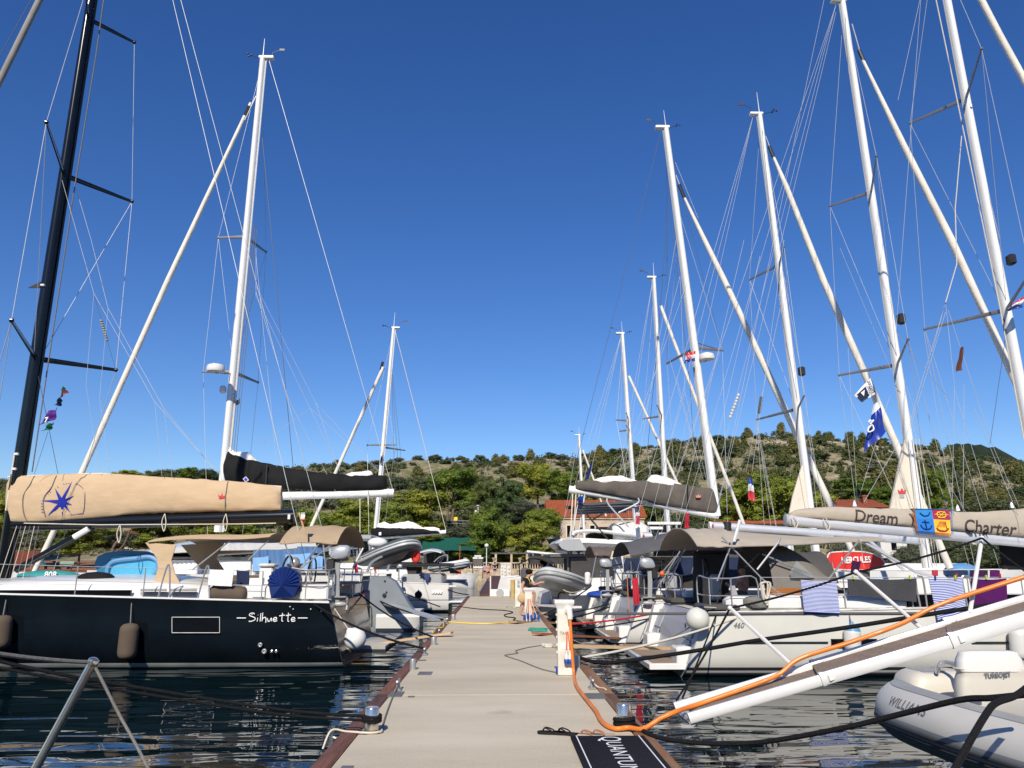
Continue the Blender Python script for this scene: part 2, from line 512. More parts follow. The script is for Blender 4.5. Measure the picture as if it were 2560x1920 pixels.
ws = N.new('ShaderNodeMath'); ws.operation = 'MULTIPLY_ADD'; ws.inputs[1].default_value = 0.35; L.new(wob, ws.inputs[0]); L.new(vo.outputs['Distance'], ws.inputs[2])
st = N.new('ShaderNodeMapRange'); st.inputs['From Min'].default_value = 0.19; st.inputs['From Max'].default_value = 0.33; st.inputs['To Min'].default_value = 0.74; st.inputs['To Max'].default_value = 1.0
L.new(ws.outputs[0], st.inputs['Value'])
mm_ = N.new('ShaderNodeMix'); mm_.data_type = 'RGBA'; mm_.blend_type = 'MULTIPLY'; mm_.inputs[0].default_value = 1
L.new(cr.outputs[0], mm_.inputs[6]); L.new(st.outputs[0], mm_.inputs[7]); L.new(mm_.outputs[2], b.inputs['Base Color'])
b.inputs['Roughness'].default_value = 0.9
bp = N.new('ShaderNodeBump'); bp.inputs['Strength'].default_value = 0.35; bp.inputs['Distance'].default_value = 0.004
L.new(fine, bp.inputs['Height']); L.new(bp.outputs[0], b.inputs['Normal'])
concrete = m
timber = mat('red_brown_timber', (0.135, 0.055, 0.038), 0.75, var=0.25, scale=5, stretch=(6, 0.6, 6), bump=0.35, bscale=14, dirt=(0.085, 0.045, 0.03))
timberworn = mat('worn_timber', (0.17, 0.085, 0.05), 0.8, var=0.3, scale=4, stretch=(6, 0.6, 6), bump=0.4, bscale=14, dirt=(0.22, 0.16, 0.10))
plategrey = mat('grey_steel_plate', (0.17, 0.165, 0.155), 0.6, metal=0.3, var=0.15)
pier = thing('pier', 'long pale concrete floating pier running down the middle between two rows of boats', 'pier', (0, 0, DECK))
pier['kind'] = 'structure'
joints = [-6, 0.02, 10.3, 20.6, 30.9, 40.4]
for y0, y1 in zip(joints, joints[1:]):
 MB().box((0, (y0 + y1) / 2, DECK - 0.16), (2.66, y1 - y0 - 0.014, 0.32), bev=0.008).part('deck_slab', concrete, pier, smooth=0)
 MB().box((0, (y0 + y1) / 2, 0.02), (2.5, y1 - y0 - 0.5, 0.40)).part('float', mat('float_concrete', (0.16, 0.15, 0.13), 0.9, var=0.2) if 'float_concrete' not in MATS else MATS['float_concrete'], pier)
 for s in (-1, 1):
  q = 0.0
  n = 2 if y1 - y0 > 8 else 1
  for k in range(n):
   a = lerp(y0, y1, k / n) + 0.01; c = lerp(y0, y1, (k + 1) / n) - 0.01
   MB().box((s * 1.418, (a + c) / 2, DECK - 0.09), (0.165, c - a, 0.215), bev=0.02).part('timber_fender', timber if s < 0 else timberworn, pier)
for x0, x1, y0, y1 in ((1043, 1082, 1680, 1688), (966, 1012, 1730, 1743), (1019, 1037, 1741, 1744), (1467, 1513, 1734, 1748), (1041, 1066, 1650, 1653), (845, 885, 1916, 1930)):
 a = G(x0, y1); c = G(x1, y0)
 MB().box((max(-1.28, min(1.28, (a.x + c.x) / 2)), (a.y + c.y) / 2, DECK + 0.004), (min(0.34, abs(c.x - a.x)), max(0.08, c.y - a.y), 0.006)).part('cover_plate', plategrey, pier)
# ================================================================ terrain
RIDGE = [(-600, 1235), (0, 1215), (300, 1203), (500, 1190), (700, 1176), (900, 1158), (1100, 1152), (1250, 1152), (1400, 1143), (1550, 1132), (1700, 1108), (1800, 1096), (1950, 1090), (2100, 1096), (2250, 1110), (2400, 1128), (2560, 1155), (3200, 1210)]
def ridge_z(px):
 return P(px, interp(RIDGE, px), 232).z
def terr(X, Y, rough=True):
 Ye = max(Y, 112)
 px = 1241 + X / Ye * 1975
 zr = ridge_z(px)
 t = (Y - 116) / (232 - 116)
 if t <= 0:
  return 1.4
 if t < 1:
  z = 1.4 + (zr - 1.4) * (t ** 1.12)
 else:
  z = zr - (Y - 232) * 0.10
 if rough:
  z += noise.noise(V((X * .05, Y * .05, 3))) * 1.6 * min(t, .8) + noise.noise(V((X * .17, Y * .17, 9))) * 0.8 * min(1, t * 3)
 return z
m, nt, b = new_mat('dry_hillside')
N, L = nt.nodes, nt.links
geo = N.new('ShaderNodeNewGeometry')
c1 = N.new('ShaderNodeValToRGB'); e = c1.color_ramp.elements
e[0].position = 0.40; e[0].color = (0.115, 0.12, 0.05, 1)
e[1].position = 0.52; e[1].color = (0.235, 0.20, 0.115, 1)
x = e.new(0.585); x.color = (0.30, 0.25, 0.165, 1)
x = e.new(0.66); x.color = (0.50, 0.44, 0.35, 1)
n1 = nz(0.055, 7); n2 = nz(0.5, 6)
ad = N.new('ShaderNodeMix'); ad.inputs[0].default_value = 0.5
L.new(n1, ad.inputs[2]); L.new(n2, ad.inputs[3]); L.new(ad.outputs[0], c1.inputs[0])
L.new(c1.outputs[0], b.inputs['Base Color']); b.inputs['Roughness'].default_value = 1
bp = N.new('ShaderNodeBump'); bp.inputs['Strength'].default_value = 0.9; bp.inputs['Distance'].default_value = 0.8
L.new(n2, bp.inputs['Height']); L.new(bp.outputs[0], b.inputs['Normal'])
hillmat = m
mb = MB(); NX, NY = 220, 70
for j in range(NY + 1):
 Y = 107 + (j / NY) ** 1.6 * 420
 for i in range(NX + 1):
  X = lerp(-1.7, 1.4, i / NX) * Y
  mb.v.append(V((X, Y, terr(X, Y))))
for j in range(NY):
 for i in range(NX):
  a = j * (NX + 1) + i
  mb.f.append((a, a + 1, a + NX + 2, a + NX + 1))
mb.top('hillside', hillmat, 'dry stony hillside dotted with shrubs behind the marina', 'hill', kind='structure', smooth=180)
# far wooded ridge at the right
mb = MB()
pr = [(2340, 1160), (2364, 1122), (2380, 1112), (2392, 1108), (2406, 1111), (2420, 1108), (2436, 1113), (2452, 1111), (2470, 1119), (2488, 1117), (2504, 1126), (2530, 1140), (2580, 1170), (2640, 1200)]
rings = []
for px, py in pr:
 p = P(px, py, 620)
 rings.append([V((p.x, 560, 20)), V((p.x, 600, p.z * .8)), V((p.x, 620, p.z)), V((p.x, 700, p.z * .7)), V((p.x, 800, 20))])
mb.loft(rings, closed=False, caps=False)
mb.top('far_ridge', mat('far_wood', (0.016, 0.026, 0.017), 1, var=0.5, scale=0.08, bump=1.0, bscale=0.2), 'dark wooded ridge far behind the hillside at the right', 'hill', kind='structure')
# unseen dark hill added behind the camera to darken reflections
mb = MB(); rings = []
for k in range(41):
 X = lerp(-420, 420, k / 40); h_ = 26 + 14 * noise.noise(V((k * .22, 1, 4)))
 rings.append([V((X, -150, -1)), V((X, -165, h_ * .5)), V((X, -200, h_)), V((X, -260, -1))])
mb.loft(rings, closed=False, caps=False)
mb.top('reflection_hill', MATS['far_wood'], 'unseen dark hill added behind the camera to darken reflections', 'hill', kind='structure')
# shore and quay
quaystone = mat('quay_stone', (0.40, 0.33, 0.235), 0.9, var=0.3, scale=1.8, bump=0.6, bscale=3, dirt=(0.22, 0.18, 0.12))
xq = P(700, 1430, 104).x
MB().box(((xq + 75) / 2, 106.5, 0.3), (75 - xq, 5, 2.2)).top('quay', quaystone, 'low honey stone quay wall at the far end of the pier', 'quay', kind='structure')
mb = MB()
xa, xb = P(-2200, 1430, 90).x, P(720, 1430, 104).x
def shore(u, v):
 X = lerp(xa, xb, u); Y = lerp(86, 122, v)
 return V((X, Y, -0.5 + 3.0 * v ** 0.7 + 0.12 * noise.noise(V((X * .4, Y * .4, 0)))))
mb.sheet(shore, 70, 24, 0.3)
mb.top('shore', soil, 'brown earth shore under the pines at the left', 'ground', kind='structure')
# ================================================================ vegetation
def leafmat(name, dark, light, hue=0.03):
 m, nt, b = new_mat(name)
 N, L = nt.nodes, nt.links
 at = N.new('ShaderNodeAttribute'); at.attribute_name = 'tone'
 mx = N.new('ShaderNodeMix'); mx.data_type = 'RGBA'
 mx.inputs[6].default_value = (*dark, 1); mx.inputs[7].default_value = (*light, 1)
 L.new(at.outputs['Fac'], mx.inputs[0])
 oi = N.new('ShaderNodeObjectInfo')
 hv = N.new('ShaderNodeHueSaturation')
 mr = N.new('ShaderNodeMapRange'); mr.inputs['To Min'].default_value = 0.5 - hue; mr.inputs['To Max'].default_value = 0.5 + hue
 L.new(oi.outputs['Random'], mr.inputs['Value']); L.new(mr.outputs[0], hv.inputs['Hue'])
 m2 = N.new('ShaderNodeMapRange'); m2.inputs['To Min'].default_value = 1.25; m2.inputs['To Max'].default_value = 0.75
 L.new(oi.outputs['Random'], m2.inputs['Value']); L.new(m2.outputs[0], hv.inputs['Value'])
 L.new(mx.outputs[2], hv.inputs['Color']); L.new(hv.outputs[0], b.inputs['Base Color'])
 b.inputs['Roughness'].default_value = 0.75
 tr = N.new('ShaderNodeBsdfTranslucent'); L.new(hv.outputs[0], tr.inputs[0])
 ms = N.new('ShaderNodeMixShader'); ms.inputs[0].default_value = 0.3
 out = nt.nodes['Material Output']
 L.new(b.outputs[0], ms.inputs[1]); L.new(tr.outputs[0], ms.inputs[2]); L.new(ms.outputs[0], out.inputs[0])
 return m
lm_pine = leafmat('aleppo_pine_needles', (0.09, 0.14, 0.014), (0.30, 0.34, 0.035))
lm_dark = leafmat('dark_evergreen_leaves', (0.052, 0.074, 0.028), (0.125, 0.15, 0.058))
lm_olive = leafmat('olive_leaves', (0.085, 0.10, 0.055), (0.185, 0.20, 0.12), 0.015)
lm_young = leafmat('young_pine_needles', (0.095, 0.105, 0.028), (0.21, 0.205, 0.06))
lm_pop = leafmat('soft_green_leaves', (0.065, 0.10, 0.025), (0.17, 0.21, 0.06))
bark = mat('grey_pine_bark', (0.16, 0.115, 0.085), 0.95, var=0.3, scale=5, bump=0.8, bscale=10)
def crown_mesh(name, seed, clumps, nleaf, ls, m, flat=0.75):
 """clumps: (x, y, z, r) in a unit box; leaves on and in every clump, a solid heart so the crown reads dense"""
 rr = random.Random(seed)
 vs, fs, tone = [], [], []
 for (cx, cy, cz, cr) in clumps:
  ct = rr.uniform(0.1, 0.75)
  o = len(vs)
  nu, nv = 7, 4
  for i in range(nv + 1):
   th = -math.pi / 2 + math.pi * i / nv
   for k in range(nu):
    ph = 2 * math.pi * k / nu
    q = 0.62 * cr * rr.uniform(0.8, 1.15)
    vs.append((cx + q * math.cos(th) * math.cos(ph), cy + q * math.cos(th) * math.sin(ph), cz + q * flat * math.sin(th)))
    tone.append(ct * 0.5)  # heart toned darker to paint the shade inside the crown
  for i in range(nv):
   for k in range(nu):
    a = o + i * nu + k; b2 = o + i * nu + (k + 1) % nu
    fs.append((a, b2, b2 + nu, a + nu))
  n = int(nleaf * (cr / 0.15) ** 2) if cr < 0.5 else nleaf
  for _ in range(n):
   d = V((rr.gauss(0, 1), rr.gauss(0, 1), rr.gauss(0.15, 1))).normalized()
   q = cr * rr.uniform(0.6, 1.12)
   c = V((cx + d.x * q, cy + d.y * q, cz + d.z * q * flat))
   nrm = (d + V((rr.gauss(0, .45), rr.gauss(0, .45), rr.gauss(0.35, .45)))).normalized()
   a = nrm.orthogonal().normalized()
   a = Matrix.Rotation(rr.uniform(0, 6.28), 3, nrm) @ a
   bb = nrm.cross(a)
   s = ls * rr.uniform(0.6, 1.3)
   o = len(vs)
   vs += [c - a * s, c + bb * s * .55 + nrm * s * .2, c + a * s, c - bb * s * .55 + nrm * s * .2]
   fs.append((o, o + 1, o + 2, o + 3))
   t = min(1, max(0, ct + rr.gauss(0, 0.2)))
   tone += [t] * 4
 me = bpy.data.meshes.new(name)
 me.from_pydata([tuple(p) for p in vs], [], fs)
 at = me.attributes.new('tone', 'FLOAT', 'POINT')
 at.data.foreach_set('value', tone)
 me.materials.append(m); me.update()
 return me
def pine_clumps(seed, n=60, low=0.0, lean=0.0):
 rr = random.Random(seed); out = []
 lobes = [(rr.uniform(-.24, .24), rr.uniform(-.24, .24), rr.uniform(low + .22, .80), rr.uniform(.22, .30)) for _ in range(9)]
 lobes.append((0, 0, 0.55, 0.3))
 for i in range(n):
  lx, ly, lz, lr = rr.choice(lobes)
  d = V((rr.gauss(0, 1), rr.gauss(0, 1), rr.gauss(.25, .8))).normalized()
  r = rr.uniform(.09, .15)
  q = lr * rr.uniform(.55, 1)
  z = min(.95, max(low + .06, lz + d.z * q))
  out.append((lx + d.x * q + lean * z, ly + d.y * q, z, r))
 return out
def bush_clumps(seed, n=16, tall=False):
 rr = random.Random(seed); out = [(0, 0, .42, .3)]
 for i in range(n):
  d = V((rr.gauss(0, 1), rr.gauss(0, 1), abs(rr.gauss(.2, .8)))).normalized()
  k = (1 - d.z * .55) if tall else 1
  out.append((d.x * .33 * k, d.y * .33 * k, .18 + d.z * (.62 if tall else .5), rr.uniform(.14, .21)))
 return out
CR = {'pine': [crown_mesh('crown', 11 + k, pine_clumps(20 + k, 80), 150, .018, lm_pine, .92) for k in range(4)],
      'low_pine': [crown_mesh('crown', 41 + k, pine_clumps(50 + k, 90, low=-.25), 150, .018, lm_pine, .9) for k in range(3)],
      'soft': [crown_mesh('crown', 61 + k, pine_clumps(70 + k, 75, low=-.1), 120, .02, lm_pop, .95) for k in range(2)],
      'olive': [crown_mesh('crown', 81 + k, bush_clumps(82 + k, 26), 160, .02, lm_olive, .95) for k in range(2)],
      'dark': [crown_mesh('crown', 91 + k, bush_clumps(92 + k, 24), 150, .021, lm_dark, .9) for k in range(2)]}
SH = {'dark': [crown_mesh('shrub', 101 + k, bush_clumps(102 + k, 14), 42, .05, lm_dark, .85) for k in range(4)],
      'olive': [crown_mesh('shrub', 121 + k, bush_clumps(122 + k, 14), 42, .05, lm_olive, .85) for k in range(3)],
      'young': [crown_mesh('shrub', 141 + k, bush_clumps(142 + k, 16, True), 45, .045, lm_young, .95) for k in range(4)]}
def trunk_mesh(seed, double=False):
 rr = random.Random(seed); mb = MB()
 for s in ((-.05, .05) if double else (0,)):
  pts = [V((s, 0, 0)), V((s * 1.3 + rr.uniform(-.02, .02), rr.uniform(-.02, .02), .3)), V((s * 2 + rr.uniform(-.04, .04), 0, .6)), V((s * 2.4 + rr.uniform(-.06, .06), 0, .9))]
  mb.tube(smoothpath(pts, 4), [lerp(.035, .012, i / 12) for i in range(13)], 7)
  for k in range(5):
   z = rr.uniform(.4, .8); a = rr.uniform(0, 6.28)
   p = V((s * (1.3 + z), 0, z))
   d = V((math.cos(a), math.sin(a), .7)) * rr.uniform(.14, .25)
   mb.tube([p, p + d * .5 + V((0, 0, .02)), p + d], [.012, .008, .004], 5)
 return mb.mesh('trunk', bark, V((0, 0, 0)))
TRK = [trunk_mesh(3), trunk_mesh(4), trunk_mesh(5, True)]
def tree(name, kind, cx, ytop, ybot, width, Y, label, trunk_to=None, cat='tree', group=None, tk=None, k=None):
 """cx, ytop, ybot, width: the crown on the photograph; trunk_to: where the stem meets the ground"""
 c = P(cx, (ytop + ybot) / 2, Y)
 zt, zb = P(cx, ytop, Y).z, P(cx, ybot, Y).z
 wd = width * Y / FPX
 g = min(terr(c.x, Y, False), zb - 0.2) if trunk_to is None else P(cx, trunk_to, Y).z
 root = thing(name, label, cat, (c.x, Y, g), group)
 me = CR[kind][k if k is not None else rnd.randrange(len(CR[kind]))]
 o = bpy.data.objects.new('crown', me); COL.objects.link(o); o.parent = root
 h = zt - zb
 o.location = (0, 0, zb - g - 0.02 * h); o.scale = (wd * 1.25, wd * 1.15, h * .98)
 o.rotation_euler = (0, 0, rnd.uniform(0, 6.28))
 t = bpy.data.objects.new('trunk', TRK[rnd.randrange(2) if tk is None else tk]); COL.objects.link(t); t.parent = root
 hh = zt - g
 t.scale = (hh * .8, hh * .8, hh * .9); t.location = (0, 0, -0.2)
 return root
# (kind, centre x, top, bottom, width, distance, label, extras)
TREES = [
 ('pine', 1126, 1170, 1268, 122, 135, 'tall round-topped pine with two bare trunks standing above the street railing', dict(trunk_to=1300, tk=2)),
 ('low_pine', 1040, 1225, 1318, 150, 126, 'broad bright green pine directly right of the small white mast', {}),
 ('low_pine', 960, 1245, 1345, 110, 121, 'dense pine standing behind the small black boom cover', {}),
 ('low_pine', 860, 1238, 1350, 150, 127, 'wide pine seen under the long white boom', {}),
 ('pine', 800, 1262, 1365, 90, 122, 'shady pine behind the tan bimini of the dark blue yacht', {}),
 ('soft', 1216, 1196, 1275, 76, 150, 'pale loose-crowned tree just right of the two-trunked pine', {}),
 ('soft', 1262, 1188, 1290, 82, 147, 'soft grey-green tree halfway up the slope below the stone steps', {}),
 ('low_pine', 1250, 1262, 1392, 130, 118, 'largest dark pine on the quay, behind the globe lamp', {}),
 ('low_pine', 1352, 1256, 1342, 92, 121, 'rounded pine beside the left corner of the stone house', {}),
 ('low_pine', 1330, 1305, 1392, 110, 116, 'low spreading pine in front of the stone house corner', {}),
 ('pine', 1345, 1160, 1250, 95, 158, 'yellow-green pine on the slope left of the grey boom cover', {}),
 ('pine', 1405, 1172, 1258, 100, 152, 'bushy pine above the orange house roof', {}),
 ('olive', 1158, 1296, 1352, 100, 121, 'grey olive tree below the street railing above the green awning', {}),
 ('low_pine', 1168, 1342, 1402, 100, 113, 'small low pine in front of the green awning', {}),
 ('pine', 1074, 1336, 1366, 84, 115, 'flat pine bough hanging over the green awning', {}),
 ('olive', 1308, 1238, 1285, 66, 140, 'small grey olive tree on the slope above the rounded pine', {}),
 ('dark', 720, 1255, 1330, 120, 131, 'dark evergreen between the boom end and the white furled sail', {}),
 ('low_pine', 615, 1290, 1380, 130, 120, 'bushy pine behind the white catamaran roof', {}),
 ('low_pine', 520, 1298, 1365, 130, 118, 'bright pine directly under the black boom', {}),
 ('pine', 400, 1290, 1372, 130, 114, 'thin pine with dark twisted boughs under the boom', {}),
 ('pine', 205, 1304, 1385, 140, 106, 'leaning pine with bare twisted trunk on the brown shore', dict(trunk_to=1432, tk=0)),
 ('olive', 300, 1318, 1375, 120, 112, 'grey olive tree behind the leaning shore pine', {}),
 ('olive', 90, 1308, 1375, 130, 110, 'grey-leaved tree left of the leaning shore pine', {}),
 ('low_pine', 12, 1200, 1330, 110, 118, 'dark pine at the left edge behind the black mast', {}),
 ('pine', 330, 1176, 1215, 80, 200, 'skyline pine peeping over the tan boom cover near its middle', {}),
 ('dark', 415, 1162, 1205, 66, 205, 'dark skyline tree right of the furled white sail', {}),
 ('pine', 470, 1168, 1210, 70, 205, 'light skyline tree left of the tall white mast', {}),
 ('dark', 520, 1160, 1206, 60, 205, 'dark rounded skyline tree touching the tall white mast', {}),
 ('low_pine', 1905, 1160, 1320, 176, 130, 'big layered pine behind the pale boom right of the grey cover', {}),
 ('low_pine', 1830, 1235, 1320, 110, 127, 'dark pine tucked between mast and big layered pine', {}),
 ('low_pine', 2120, 1195, 1262, 110, 150, 'pine behind the chimney of the red roof', {}),
 ('low_pine', 2200, 1205, 1268, 90, 152, 'pine right of the red roof chimney', {}),
 ('low_pine', 2045, 1215, 1300, 90, 138, 'pine left of the red roofed house', {}),
 ('pine', 2335, 1170, 1285, 84, 142, 'tall yellowish pine right of the crown-marked sail', {}),
 ('dark', 2470, 1226, 1300, 150, 127, 'broad dark leafy tree above the lettered boom cover', {}),
 ('dark', 2380, 1330, 1420, 150, 116, 'dark tree under the lettered boom beside the white furled sail', {}),
 ('olive', 2270, 1345, 1425, 90, 114, 'grey shrubby tree left of the lower mast foot', {}),
 ('dark', 2490, 1330, 1415, 130, 118, 'dark tree at the right edge below the lettered boom', {}),
 ('olive', 2130, 1335, 1400, 110, 121, 'grey tree above the red paddleboard', {}),
 ('dark', 1985, 1325, 1405, 90, 122, 'dark tree behind the grey spray hood', {}),
 ('low_pine', 1480, 1180, 1250, 80, 150, 'pine above the ridge of the orange roof', {}),
 ('pine', 1560, 1205, 1262, 90, 148, 'pine right of the orange roof ridge', {}),
 ('low_pine', 1640, 1240, 1330, 90, 133, 'dark pine right of the stone house gable', {}),
 ('dark', 1720, 1260, 1345, 100, 128, 'dark tree behind the grey flybridge canopy', {}),
 ('dark', 1395, 1340, 1400, 60, 119, 'shady tree in front of the stone house wall', {}),
]
for kind, cx, yt, yb, wd, Y, lab, ex in TREES:
 tree({'pine': 'pine_tree', 'low_pine': 'pine_tree', 'soft': 'tree', 'olive': 'olive_tree', 'dark': 'evergreen_tree'}[kind], kind, cx, yt, yb, wd, Y, lab, **ex)
# hillside shrubs, each a thing of its own
ZONES = [(560, 'left of the small white mast'), (1000, 'above the small black boom cover'), (1240, 'above the two-trunked pine'), (1440, 'above the orange house roof'), (1700, 'behind the grey boom cover masts'), (1950, 'above the big layered pine'), (2200, 'above the red roofed house'), (2400, 'right of the crown-marked sail'), (9999, 'at the right edge of the hill')]
WORDS = {'dark': 'dark green rounded shrub on the dry hillside', 'olive': 'grey-green shrub on the dry hillside', 'young': 'yellow-green young pine bush on the dry hillside'}
rs = random.Random(19); placed = []
tries = 0
while len(placed) < 296 and tries < 9000:
 tries += 1
 px = rs.uniform(-40, 2620); Y = rs.uniform(142, 236) if rs.random() < .8 else rs.uniform(224, 236)
 X = (px - 1241) / 1975 * Y
 if any((X - a) ** 2 + (Y - c) ** 2 < (1.6 + .5 * r2) ** 2 for a, c, r2 in placed):
  continue
 yo = 0.5 if px > 1450 else 0.14
 kind = 'young' if rs.random() < yo else ('dark' if rs.random() < .62 else 'olive')
 d = rs.uniform(4.0, 8.2) if kind != 'young' else rs.uniform(3.8, 7.0)
 d *= 0.68 if Y > 214 else 1
 placed.append((X, Y, d))
 h = d * (rs.uniform(.55, .75) if kind != 'young' else rs.uniform(.85, 1.2))
 me = rs.choice(SH[kind])
 o = bpy.data.objects.new('shrub' if kind != 'young' else 'pine_bush', me); COL.objects.link(o)
 o.location = (X, Y, terr(X, Y) - 0.12 * h); o.scale = (d, d * .95, h); o.rotation_euler = (0, 0, rs.uniform(0, 6.28))
 zone = [z for lim, z in ZONES if px < lim][0]
 tag(o, WORDS[kind] + ' ' + zone, 'shrub', WORDS[kind].split(' on ')[0] + 's ' + zone)
# smaller scrub between them, past counting
for kind, seed, n, lab in (('dark', 31, 520, 'small dark scrub bushes past counting all over the hillside'), ('young', 32, 420, 'small yellow-green bushes past counting all over the hillside')):
 q = random.Random(seed); cl = []; k = 0
 while k < n:
  px = q.uniform(-40, 2620); Y = q.uniform(130, 238); X = (px - 1241) / 1975 * Y
  if px < 1420 and q.random() < .65:
   continue
  k += 1
  z = terr(X, Y); s = q.uniform(.5, 1.15)
  for _ in range(4):
   cl.append((X + q.gauss(0, s * .8), Y + q.gauss(0, s * .8), z + q.uniform(.2, .9) * s, s * q.uniform(.7, 1.0)))
 me = crown_mesh('bushes', seed, cl, 22, .30, {'dark': lm_dark, 'young': lm_young}[kind], .8)
 o = bpy.data.objects.new('scattered_scrub', me); COL.objects.link(o); o['kind'] = 'stuff'
 tag(o, lab, 'scrub')
# dry undergrowth that nobody could count
mb = MB(); ug = random.Random(5); vs, fs, tone = [], [], []
for _ in range(9000):
 px = ug.uniform(-60, 2640); Y = ug.uniform(128, 238); X = (px - 1241) / 1975 * Y
 if noise.noise(V((X * .045, Y * .045, 1.5))) < (-.05 if px < 1420 else -0.2):
  continue
 z = terr(X, Y); s = ug.uniform(.5, 1.7); t0 = ug.random()
 for _k in range(8):
  c = V((X + ug.gauss(0, s * .45), Y + ug.gauss(0, s * .45), z + abs(ug.gauss(0, .35 * s))))
  d = V((ug.gauss(0, 1), ug.gauss(0, 1), ug.gauss(.6, .6))).normalized(); a = d.orthogonal().normalized(); e2 = d.cross(a); q = ug.uniform(.18, .36)
  o = len(vs); vs += [c - a * q, c + e2 * q * .7, c + a * q, c - e2 * q * .7]; fs.append((o, o + 1, o + 2, o + 3)); tone += [t0] * 4
me = bpy.data.meshes.new('undergrowth'); me.from_pydata([tuple(p) for p in vs], [], fs)
at = me.attributes.new('tone', 'FLOAT', 'POINT'); at.data.foreach_set('value', tone)
me.materials.append(leafmat('dry_scrub', (0.055, 0.075, 0.025), (0.135, 0.135, 0.055), 0)); me.update()
o = bpy.data.objects.new('undergrowth', me); COL.objects.link(o); o['kind'] = 'stuff'
tag(o, 'low dry scrub covering the hillside between the shrubs', 'undergrowth')
# ================================================================ buildings and quay furniture
tile = mat('orange_roof_tiles', (0.36, 0.085, 0.03), 0.8, var=0.25, scale=3, bump=0.0)
def tiles(name, col):
 m = mat(name, col, 0.8, var=0.22, scale=2.5)
 nt = m.node_tree; N, L = nt.nodes, nt.links
 tc = N.new('ShaderNodeTexCoord'); wv = N.new('ShaderNodeTexWave'); wv.inputs['Scale'].default_value = 1.1; wv.bands_direction = 'X'
 L.new(tc.outputs['Object'], wv.inputs['Vector'])
 bp = N.new('ShaderNodeBump'); bp.inputs['Strength'].default_value = 1; bp.inputs['Distance'].default_value = 0.12
 L.new(wv.outputs['Fac'], bp.inputs['Height']); L.new(bp.outputs[0], nt.nodes['Principled BSDF'].inputs['Normal'])
 return m
tileo = tiles('orange_clay_tiles', (0.33, 0.09, 0.038)); tiler = tiles('red_clay_tiles', (0.30, 0.085, 0.045))
m = mat('pale_stone_blocks', (0.52, 0.43, 0.34), 0.9, var=0.15, scale=2)
nt = m.node_tree; N, L = nt.nodes, nt.links
tc = N.new('ShaderNodeTexCoord'); mp = N.new('ShaderNodeMapping'); mp.inputs['Rotation'].default_value = (math.pi / 2, 0, 0)
bk = N.new('ShaderNodeTexBrick'); bk.inputs['Scale'].default_value = 1.0; bk.inputs['Brick Width'].default_value = 0.8; bk.inputs['Row Height'].default_value = 0.32; bk.inputs['Mortar Size'].default_value = 0.012
bk.inputs['Color1'].default_value = (0.54, 0.44, 0.35, 1); bk.inputs['Color2'].default_value = (0.44, 0.345, 0.27, 1); bk.inputs['Mortar'].default_value = (0.33, 0.27, 0.21, 1)
L.new(tc.outputs['Object'], mp.inputs[0]); L.new(mp.outputs[0], bk.inputs[0]); L.new(bk.outputs[0], nt.nodes['Principled BSDF'].inputs['Base Color'])
blocks = m
hy = 125
xl, xr = P(1398, 1340, hy).x, P(1612, 1340, hy).x
ze, zr = P(1480, 1291, hy).z, P(1480, 1250, hy + 4.5).z
house = thing('stone_house', 'pale stone house with an orange tiled roof and a white dormer window', 'house', ((xl + xr) / 2, hy + 4.5, 1.4))
MB().box(((xl + xr) / 2, hy + 4.5, (ze + 1.2) / 2), (xr - xl, 9, ze - 1.2)).part('wall', blocks, house)
x0 = P(1370, 1270, hy).x
mb = MB()
mb.prism([(x0 - .2, hy - .35, ze), (x0 - .2, hy + 4.5, zr), (x0 - .2, hy + 9.35, ze), (x0 - .2, hy + 9.35, ze - .2), (x0 - .2, hy - .35, ze - .2)], (xr - x0 + .6, 0, 0))
roof = mb.part('roof', tileo, house)
MB().box(((xl + xr) / 2, hy - .12, ze - .33), (xr - xl + .3, .25, .22)).part('cornice', stone, house)
for px in (1423, 1481, 1540):
 p = P(px, 1328, hy)
 wn = MB().box((p.x, hy - .04, p.z), (1.0, .12, 2.1)).part('window', MATS['cream_painted_metal'], house)
 MB().box((p.x, hy - .12, p.z), (.72, .06, 1.8)).part('pane', darkglass, wn)
p = P(1481, 1278, hy + 1)
dm = MB().box((p.x, hy + 1.6, p.z), (2.2, 2.6, 1.75)).part('dormer', white, house)
for dx in (-.5, .5):
 wn = MB().box((p.x + dx, hy + .27, p.z - .05), (.85, .08, 1.25)).part('window', whiteold, house)
 MB().box((p.x + dx, hy + .215, p.z - .05), (.68, .06, 1.08)).part('pane', mat('green_blind_glass', (0.10, 0.13, 0.09), 0.15) if 'green_blind_glass' not in MATS else MATS['green_blind_glass'], wn)
for px in (1421, 1534):
 q = P(px, 1273, hy + 2.2); t = (q.y - hy) / 4.5
 MB().box((q.x, hy + 2.2, lerp(ze, zr, 2.4 / 4.75) + .05), (.9, 1.1, .1), Matrix.Rotation(math.atan2(zr - ze, 4.8), 3, 'X')).part('skylight', darkglass, house)
q = P(1470, 1310, hy)
MB().lathe((P(1460, 1308, hy).x, hy - .05, P(1460, 1308, hy).z), [(0.05, 0), (.28, .01), (.28, .05), (.05, .06)], 8, V((0, -1, 0))).part('wall_emblem', blackplastic, house)
h2y = 136
a, c = P(2056, 1268, h2y), P(2232, 1268, h2y)
h2 = thing('red_roofed_house', 'house with low red hipped roof and one brick chimney above the lettered boom', 'house', ((a.x + c.x) / 2, h2y + 4, terr((a.x + c.x) / 2, h2y)))
g0 = terr((a.x + c.x) / 2, h2y, False) - 1
MB().box(((a.x + c.x) / 2, h2y + 4, (a.z + g0) / 2), (c.x - a.x - 1.2, 7, a.z - g0)).part('wall', blocks, h2)
zt = P(2145, 1249, h2y + 4).z
